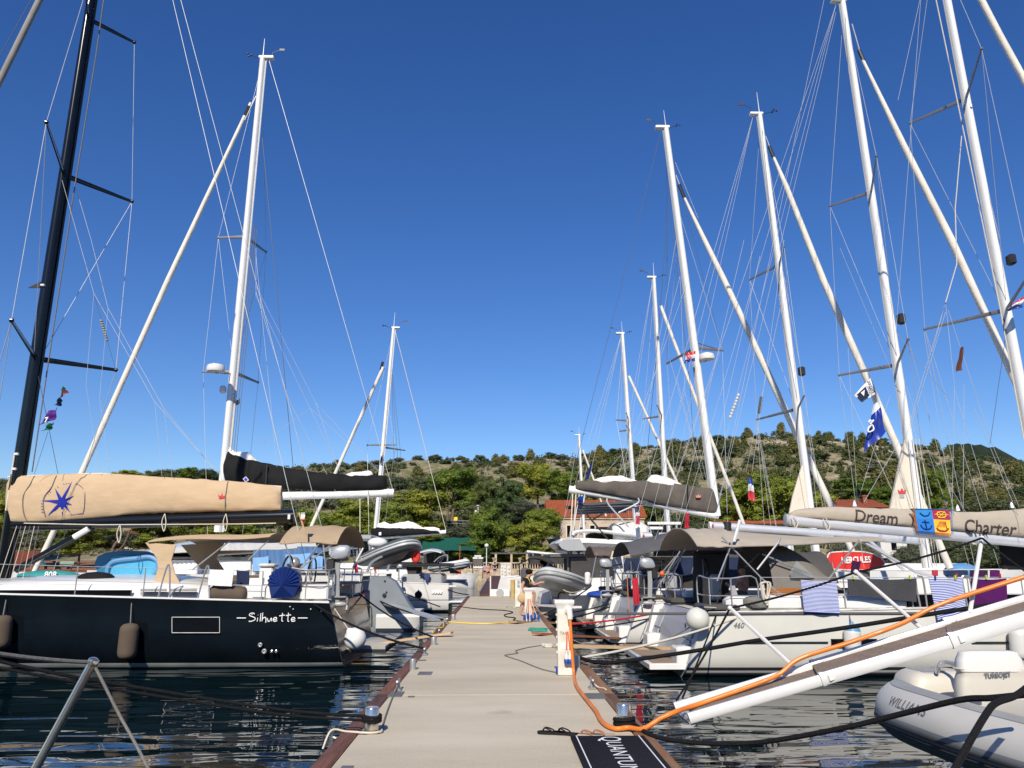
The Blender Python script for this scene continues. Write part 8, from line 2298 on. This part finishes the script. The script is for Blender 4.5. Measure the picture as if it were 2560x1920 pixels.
xb = lerp(mx0, mx1, .40)
q_ = text_part('Q', MP(xb - .01, my1 - .05, .003), (0, -1, 0), (1, 0, 0), .20, r, whiteprint, height=.19)
text_part('UANTUM', MP(xb + .012, my1 - .27, .003), (0, -1, 0), (1, 0, 0), 1.02, r, whiteprint, height=.145)
def flipflop(px, py, ang, m, strap, label):
 p = G(px, py, .012)
 r = thing('flip_flop', label, 'flip-flop', p)
 M = Matrix.Translation(p) @ Matrix.Rotation(ang, 4, 'Z')
 out = [(-.13, -.028), (-.10, -.037), (-.03, -.034), (.05, -.044), (.10, -.042), (.13, -.022), (.135, .01), (.11, .036), (.05, .04), (-.03, .03), (-.10, .035), (-.13, .024)]
 MB().prism([M @ V((x, y, -.008)) for x, y in out], (0, 0, .022)).part('sole', m, r)
 mb = MB()
 for s in (-1, 1):
  mb.tube(smoothpath([M @ V((.085, 0, .014)), M @ V((.06, s * .02, .045)), M @ V((0, s * .036, .03)), M @ V((-.03, s * .034, .012))], 5), .007, 5)
 mb.part('strap', strap, r)
bs = mat('black_foam', (.015, .015, .016), .8, var=.2); ps_ = mat('beige_foam', (.42, .33, .25), .7, var=.1)
cop = mat('copper_strap', (.35, .17, .10), .4, var=.2)
flipflop(1378, 1836, R(165), bs, bs, 'black flip-flop farther from the mat')
flipflop(1416, 1838, R(150), bs, bs, 'black flip-flop touching the corner of the mat')
flipflop(1474, 1843, R(160), ps_, cop, 'beige flip-flop with copper straps nearer the black pair')
flipflop(1504, 1842, R(172), ps_, cop, 'beige flip-flop with copper straps nearer the bollard')
# ================================================================ people
def skinned(name, joints, edges, root_i, m, parent, sub=2):
 me = bpy.data.meshes.new(name)
 rloc = parent.location
 me.from_pydata([V(j[0]) - rloc for j in joints], edges, [])
 o = bpy.data.objects.new(name, me); COL.objects.link(o)
 md = o.modifiers.new('skin', 'SKIN'); md.use_smooth_shade = True
 s = o.modifiers.new('sub', 'SUBSURF'); s.levels = sub; s.render_levels = sub
 if not me.skin_vertices:
  return None
 for i, j in enumerate(joints):
  rr = j[1]
  me.skin_vertices[0].data[i].radius = rr if isinstance(rr, tuple) else (rr, rr)
  me.skin_vertices[0].data[i].use_root = (i == root_i)
 dg = bpy.context.evaluated_depsgraph_get(); dg.update()
 nm = bpy.data.meshes.new_from_object(o.evaluated_get(dg))
 bpy.data.objects.remove(o)
 nm.materials.clear(); nm.materials.append(m)
 nm.polygons.foreach_set('use_smooth', [True] * len(nm.polygons))
 ob = bpy.data.objects.new(name, nm); COL.objects.link(ob); ob.parent = parent
 return ob
def person(label, J, hair=None, shirt=None, shorts=None, loc=None, scale=1.0, sleeves=True, legcut=.55, long_trousers=False):
 """J: joint name -> world point; arms and legs as (upper, mid, end)"""
 k = scale
 r = thing('person', label, 'person', loc)
 pts, ed, ix = [], [], {}
 def add(n, p, rad, frm=None):
  ix[n] = len(pts); pts.append((V(p), rad))
  if frm:
   ed.append((ix[frm], ix[n]))
 up_ = (V(J['neck']) - V(J['pelvis'])).normalized()
 add('pelvis', J['pelvis'], (.135 * k, .11 * k))
 add('waist', lerp(V(J['pelvis']), V(J['neck']), .38), (.118 * k, .095 * k), 'pelvis')
 add('chest', lerp(V(J['pelvis']), V(J['neck']), .78), (.14 * k, .11 * k), 'waist')
 add('neck', J['neck'], .055 * k, 'chest')
 hd = V(J['head']); face = V(J.get('face', (0, -1, 0))).normalized()
 add('jaw', lerp(V(J['neck']), hd, .55) + face * .015 * k, .062 * k, 'neck')
 add('skull', hd, .088 * k, 'jaw'); add('crown', hd + up_ * .055 * k, .072 * k, 'skull')
 add('nose', hd + face * .105 * k - up_ * .02 * k, .014 * k, 'skull')
 for s in ('a', 'b'):
  sh, el, ha = [V(q) for q in J['arm_' + s]]
  add('sh' + s, sh, .062 * k, 'chest'); add('el' + s, el, .040 * k, 'sh' + s); add('wr' + s, lerp(el, ha, .85), .028 * k, 'el' + s)
  d = (ha - el).normalized(); pal = ha + d * .05 * k
  add('pa' + s, pal, (.040 * k, .018 * k), 'wr' + s)
  side = d.cross(V((0, 1, 0))); side = side.normalized() if side.length > .1 else V((0, 0, 1))
  for q in range(4):
   add('f%s%d' % (s, q), pal + d * (.06 + .012 * (1.5 - abs(q - 1.5))) * k + side * (q - 1.5) * .019 * k + V((0, 0, -.012)) * k, .009 * k, 'pa' + s)
  add('th' + s, pal + side * .05 * k + d * .015 * k, .010 * k, 'wr' + s)
  hp, kn, an = [V(q) for q in J['leg_' + s]]
  add('hp' + s, hp, .098 * k, 'pelvis'); add('kn' + s, kn, .060 * k, 'hp' + s); add('ca' + s, lerp(kn, an, .3), .056 * k, 'kn' + s); add('an' + s, an, .038 * k, 'ca' + s)
  td = V(J.get('toe_' + s, face)); td.z = min(td.z, 0); td = td.normalized()
  add('to' + s, an + td * .15 * k - V((0, 0, .035 * k)), .030 * k, 'an' + s)
 skinned('body', pts, ed, 0, skin, r)
 if shirt:
  c, e = [], []
  pl, nk = V(J['pelvis']), V(J['neck'])
  c = [(lerp(pl, nk, .08), (.150 * k, .125 * k)), (lerp(pl, nk, .38), (.138 * k, .115 * k)), (lerp(pl, nk, .78), (.158 * k, .128 * k)), (lerp(pl, nk, .93), .09 * k)]
  e = [(0, 1), (1, 2), (2, 3)]
  for s in ('a', 'b'):
   sh, el, ha = [V(q) for q in J['arm_' + s]]
   c += [(sh, .078 * k), (lerp(sh, el, .55 if sleeves else .1), .062 * k)]
   e += [(2, len(c) - 2), (len(c) - 2, len(c) - 1)]
  skinned('shirt', c, e, 0, shirt, r)
 if shorts:
  c = [(lerp(V(J['pelvis']), V(J['neck']), .16), (.14 * k, .12 * k)), (V(J['pelvis']), (.155 * k, .13 * k))]; e = [(0, 1)]
  for s in ('a', 'b'):
   hp, kn, an = [V(q) for q in J['leg_' + s]]
   c += [(hp, .118 * k), (lerp(hp, kn, legcut), .098 * k)]
   e += [(1, len(c) - 2), (len(c) - 2, len(c) - 1)]
   if long_trousers:
    c += [(kn, .075 * k), (lerp(kn, an, .9), .06 * k)]; e += [(len(c) - 3, len(c) - 2), (len(c) - 2, len(c) - 1)]
  skinned('shorts', c, e, 1, shorts, r)
 if hair:
  mb = MB(); rr = random.Random(2)
  q = hd - face * .022 * k + up_ * .045 * k
  mb.ball(q, (.105 * k, .105 * k, .098 * k), 14, 9)
  for j in range(14):
   d = V((rr.gauss(0, 1), rr.gauss(0, 1), rr.gauss(.3, .8))) - face * .9
   d.normalize(); mb.ball(q + d * .085 * k, .04 * k, 6, 4)
  mb.part('hair', hair, r)
 return r
YW = 25.3
W = lambda px, py, dy=0: P(px, py, YW + dy)
wo = person('woman in dark T-shirt stepping off the pier onto a white gangplank with straw bag', {
 'pelvis': W(1316, 1478), 'neck': W(1318, 1444), 'head': W(1325, 1434), 'face': (1, -.1, -.25),
 'arm_a': (W(1312, 1449, -.17), W(1306, 1466, -.2), W(1309, 1484, -.2)), 'arm_b': (W(1322, 1450, .16), W(1335, 1462, .15), W(1352, 1457, .1)),
 'leg_a': (W(1314, 1482, -.1), W(1309, 1506, -.08), W(1301, 1534, -.05)), 'leg_b': (W(1320, 1481, .1), W(1336, 1480, .12), W(1334, 1510, .15)),
 'toe_a': (1, 0, 0), 'toe_b': (1, 0, 0)}, hair=hairdark, shirt=mat('dark_shirt', (.022, .024, .024), .9, var=.15), shorts=mat('brown_shorts', (.07, .045, .035), .9, var=.5, scale=25), loc=G(1303, 1541))
MB().tube(smoothpath([W(1316, 1443, -.12), W(1322, 1448, -.14), W(1325, 1456, -.10), W(1324, 1462, -.05)], 4), .012, 5).part('lanyard', yellowhose, wo)
q = W(1306, 1495, -.2)
bgm = mat('straw', (.50, .36, .20), .9, var=.15, scale=20, bump=.4)
r = thing('bag', 'round straw bag hanging from the woman\'s hand', 'bag', q - V((0, 0, .16)))
MB().ball(q, (.16, .07, .15), 12, 8).part('basket', bgm, r)
MB().tube(smoothpath([q + V((-.08, 0, .12)), q + V((0, 0, .20)), q + V((.08, 0, .12))], 4), .012, 5).part('handle', bgm, r)
def stander(label, px, yh, yf, Y, face, shirt, shorts, hair, sc):
 ft = P(px, yf, Y); H = 1.72 * sc
 b = lambda x, y, z: ft + V((x * sc, y * sc, z * sc))
 s = V(face).normalized(); sd = V((-s.y, s.x, 0))
 L = lambda l, f_, z: ft + (sd * l + s * f_) * sc + V((0, 0, z * sc))
 return person(label, {'pelvis': L(0, 0, .92), 'neck': L(0, 0, 1.42), 'head': L(0, .02, 1.58), 'face': s,
  'arm_a': (L(.19, 0, 1.36), L(.25, -.02, 1.1), L(.24, .06, .86)), 'arm_b': (L(-.19, 0, 1.36), L(-.26, .02, 1.1), L(-.2, .14, .9)),
  'leg_a': (L(.1, 0, .88), L(.11, .06, .48), L(.11, .0, .07)), 'leg_b': (L(-.1, 0, .88), L(-.11, .02, .48), L(-.12, -.12, .08))}, hair=hair, shirt=shirt, shorts=shorts, loc=ft)
stander('man in navy shirt and dark shorts walking away at the walkway far end', 1237, 1409, 1441, 98, (0, 1, 0), navycloth, navycloth, hairdark, 1.0)
stander('bare-chested man in dark swim shorts walking on the walkway', 1220, 1416, 1453, 72, (.4, -1, 0), None, navycloth, hairdark, .95)
stander('small figure in a patterned top standing beside the bare-chested man', 1212, 1422, 1446, 80, (.2, 1, 0), mat('patterned_cloth', (.3, .3, .4), .9, var=.6, scale=10), navycloth, hairdark, .85)
Ys = 17.6
W = lambda px, py, dy=0: P(px, py, Ys + dy)
person('bald man in a pink checked shirt sitting in the greige yacht cockpit', {
 'pelvis': W(1858, 1482), 'neck': W(1858, 1441), 'head': W(1857, 1426), 'face': (-1, -.2, -.15),
 'arm_a': (W(1850, 1447, -.2), W(1838, 1468, -.22), W(1825, 1462, -.15)), 'arm_b': (W(1862, 1447, .2), W(1850, 1468, .22), W(1832, 1466, .15)),
 'leg_a': (W(1855, 1488, -.1), W(1815, 1488, -.12), W(1812, 1530, -.12)), 'leg_b': (W(1855, 1488, .1), W(1818, 1488, .12), W(1815, 1530, .12))},
 shirt=mat('pink_checked_shirt', (.58, .32, .28), .9, var=.25, scale=22), shorts=mat('grey_shorts', (.12, .12, .12), .9), loc=W(1858, 1530))
Ys = 45.6
person('sunburnt man leaning over under the black sunshade', {
 'pelvis': W(1362, 1446, .3), 'neck': W(1357, 1420), 'head': W(1355, 1411), 'face': (-1, -.2, -.4),
 'arm_a': (W(1354, 1423, -.2), W(1348, 1434, -.2), W(1340, 1436, -.2)), 'arm_b': (W(1358, 1423, .2), W(1350, 1434, .2), W(1342, 1438, .2)),
 'leg_a': (W(1360, 1450, -.1), W(1350, 1450, -.1), W(1350, 1462, -.1)), 'leg_b': (W(1360, 1450, .1), W(1350, 1450, .1), W(1350, 1462, .1))},
 shirt=None, shorts=navycloth, loc=W(1360, 1464))
# ================================================================ shore clutter at the far left
terr_red = mat('terracotta_wall', (.16, .045, .028), .9, var=.2)
for x0, x1, y0, y1, Y, lab in ((40, 108, 1378, 1392, 98, 'short terracotta retaining wall behind the black mast foot'), (66, 300, 1424, 1436, 91, 'long terracotta shore wall behind the navy yacht deck')):
 a, c = P(x0, y1, Y), P(x1, y0, Y)
 MB().box(((a.x + c.x) / 2, Y, (a.z + c.z) / 2 - .4), (c.x - a.x, .5, c.z - a.z + .8), bev=.05).top('low_wall', terr_red, lab, 'wall')
r = thing('park_bench', 'pale green slatted bench on the brown shore under the leaning pine', 'bench', P(162, 1418, 93))
a, c = P(144, 1414, 93), P(181, 1403, 93)
gb = mat('pale_green_paint', (.25, .36, .28), .6, var=.1)
for k in range(3):
 MB().box(((a.x + c.x) / 2, 93 + .12 * k, a.z), (c.x - a.x, .1, .05)).part('seat_slat', gb, r)
 MB().box(((a.x + c.x) / 2, 93.4 + .03 * k, lerp(a.z, c.z, .4 + .25 * k)), (c.x - a.x, .04, .10)).part('back_slat', gb, r)
for x in (a.x + .2, c.x - .2):
 MB().box((x, 93.2, a.z - .25), (.08, .5, .5)).part('leg', stone, r)
for i, (px, lab) in enumerate(((128, 'dark lounger with a teal towel on the brown shore'), (158, 'dark lounger in front of the pale green bench'))):
 q = P(px, 1416, 91.5)
 r = thing('sun_lounger', lab, 'sun lounger', q - V((0, 0, .3)))
 MB().box(q, (1.5, .6, .06), Matrix.Rotation(.06, 3, 'Y')).part('seat', blackcanvas, r)
 MB().box(q + V((-.9, 0, .3)), (.8, .6, .06), Matrix.Rotation(.9, 3, 'Y')).part('backrest', MATS['teal_board'] if i == 0 else blackcanvas, r)
 for sx in (-.6, .6):
  MB().box(q + V((sx, 0, -.15)), (.06, .55, .3)).part('leg', blackplastic, r)
for px, Y, yb, lab in ((262, 96, 1436, 'bare slanting pine trunk left of the blue board'),):
 a = P(px, yb, Y)
 MB().tube(smoothpath([a, a + V((.8, 0, 1.4)), a + V((.6, 0, 3.0)), a + V((1.4, 0, 4.6)), a + V((1.2, 0, 6.0))], 5), [lerp(.24, .12, k / 20) for k in range(21)], 8).tube(smoothpath([a + V((.7, 0, 2.4)), a + V((1.8, 0, 3.4)), a + V((2.4, 0, 5.2))], 4), .1, 7).top('bare_pine', bark, lab, 'tree')
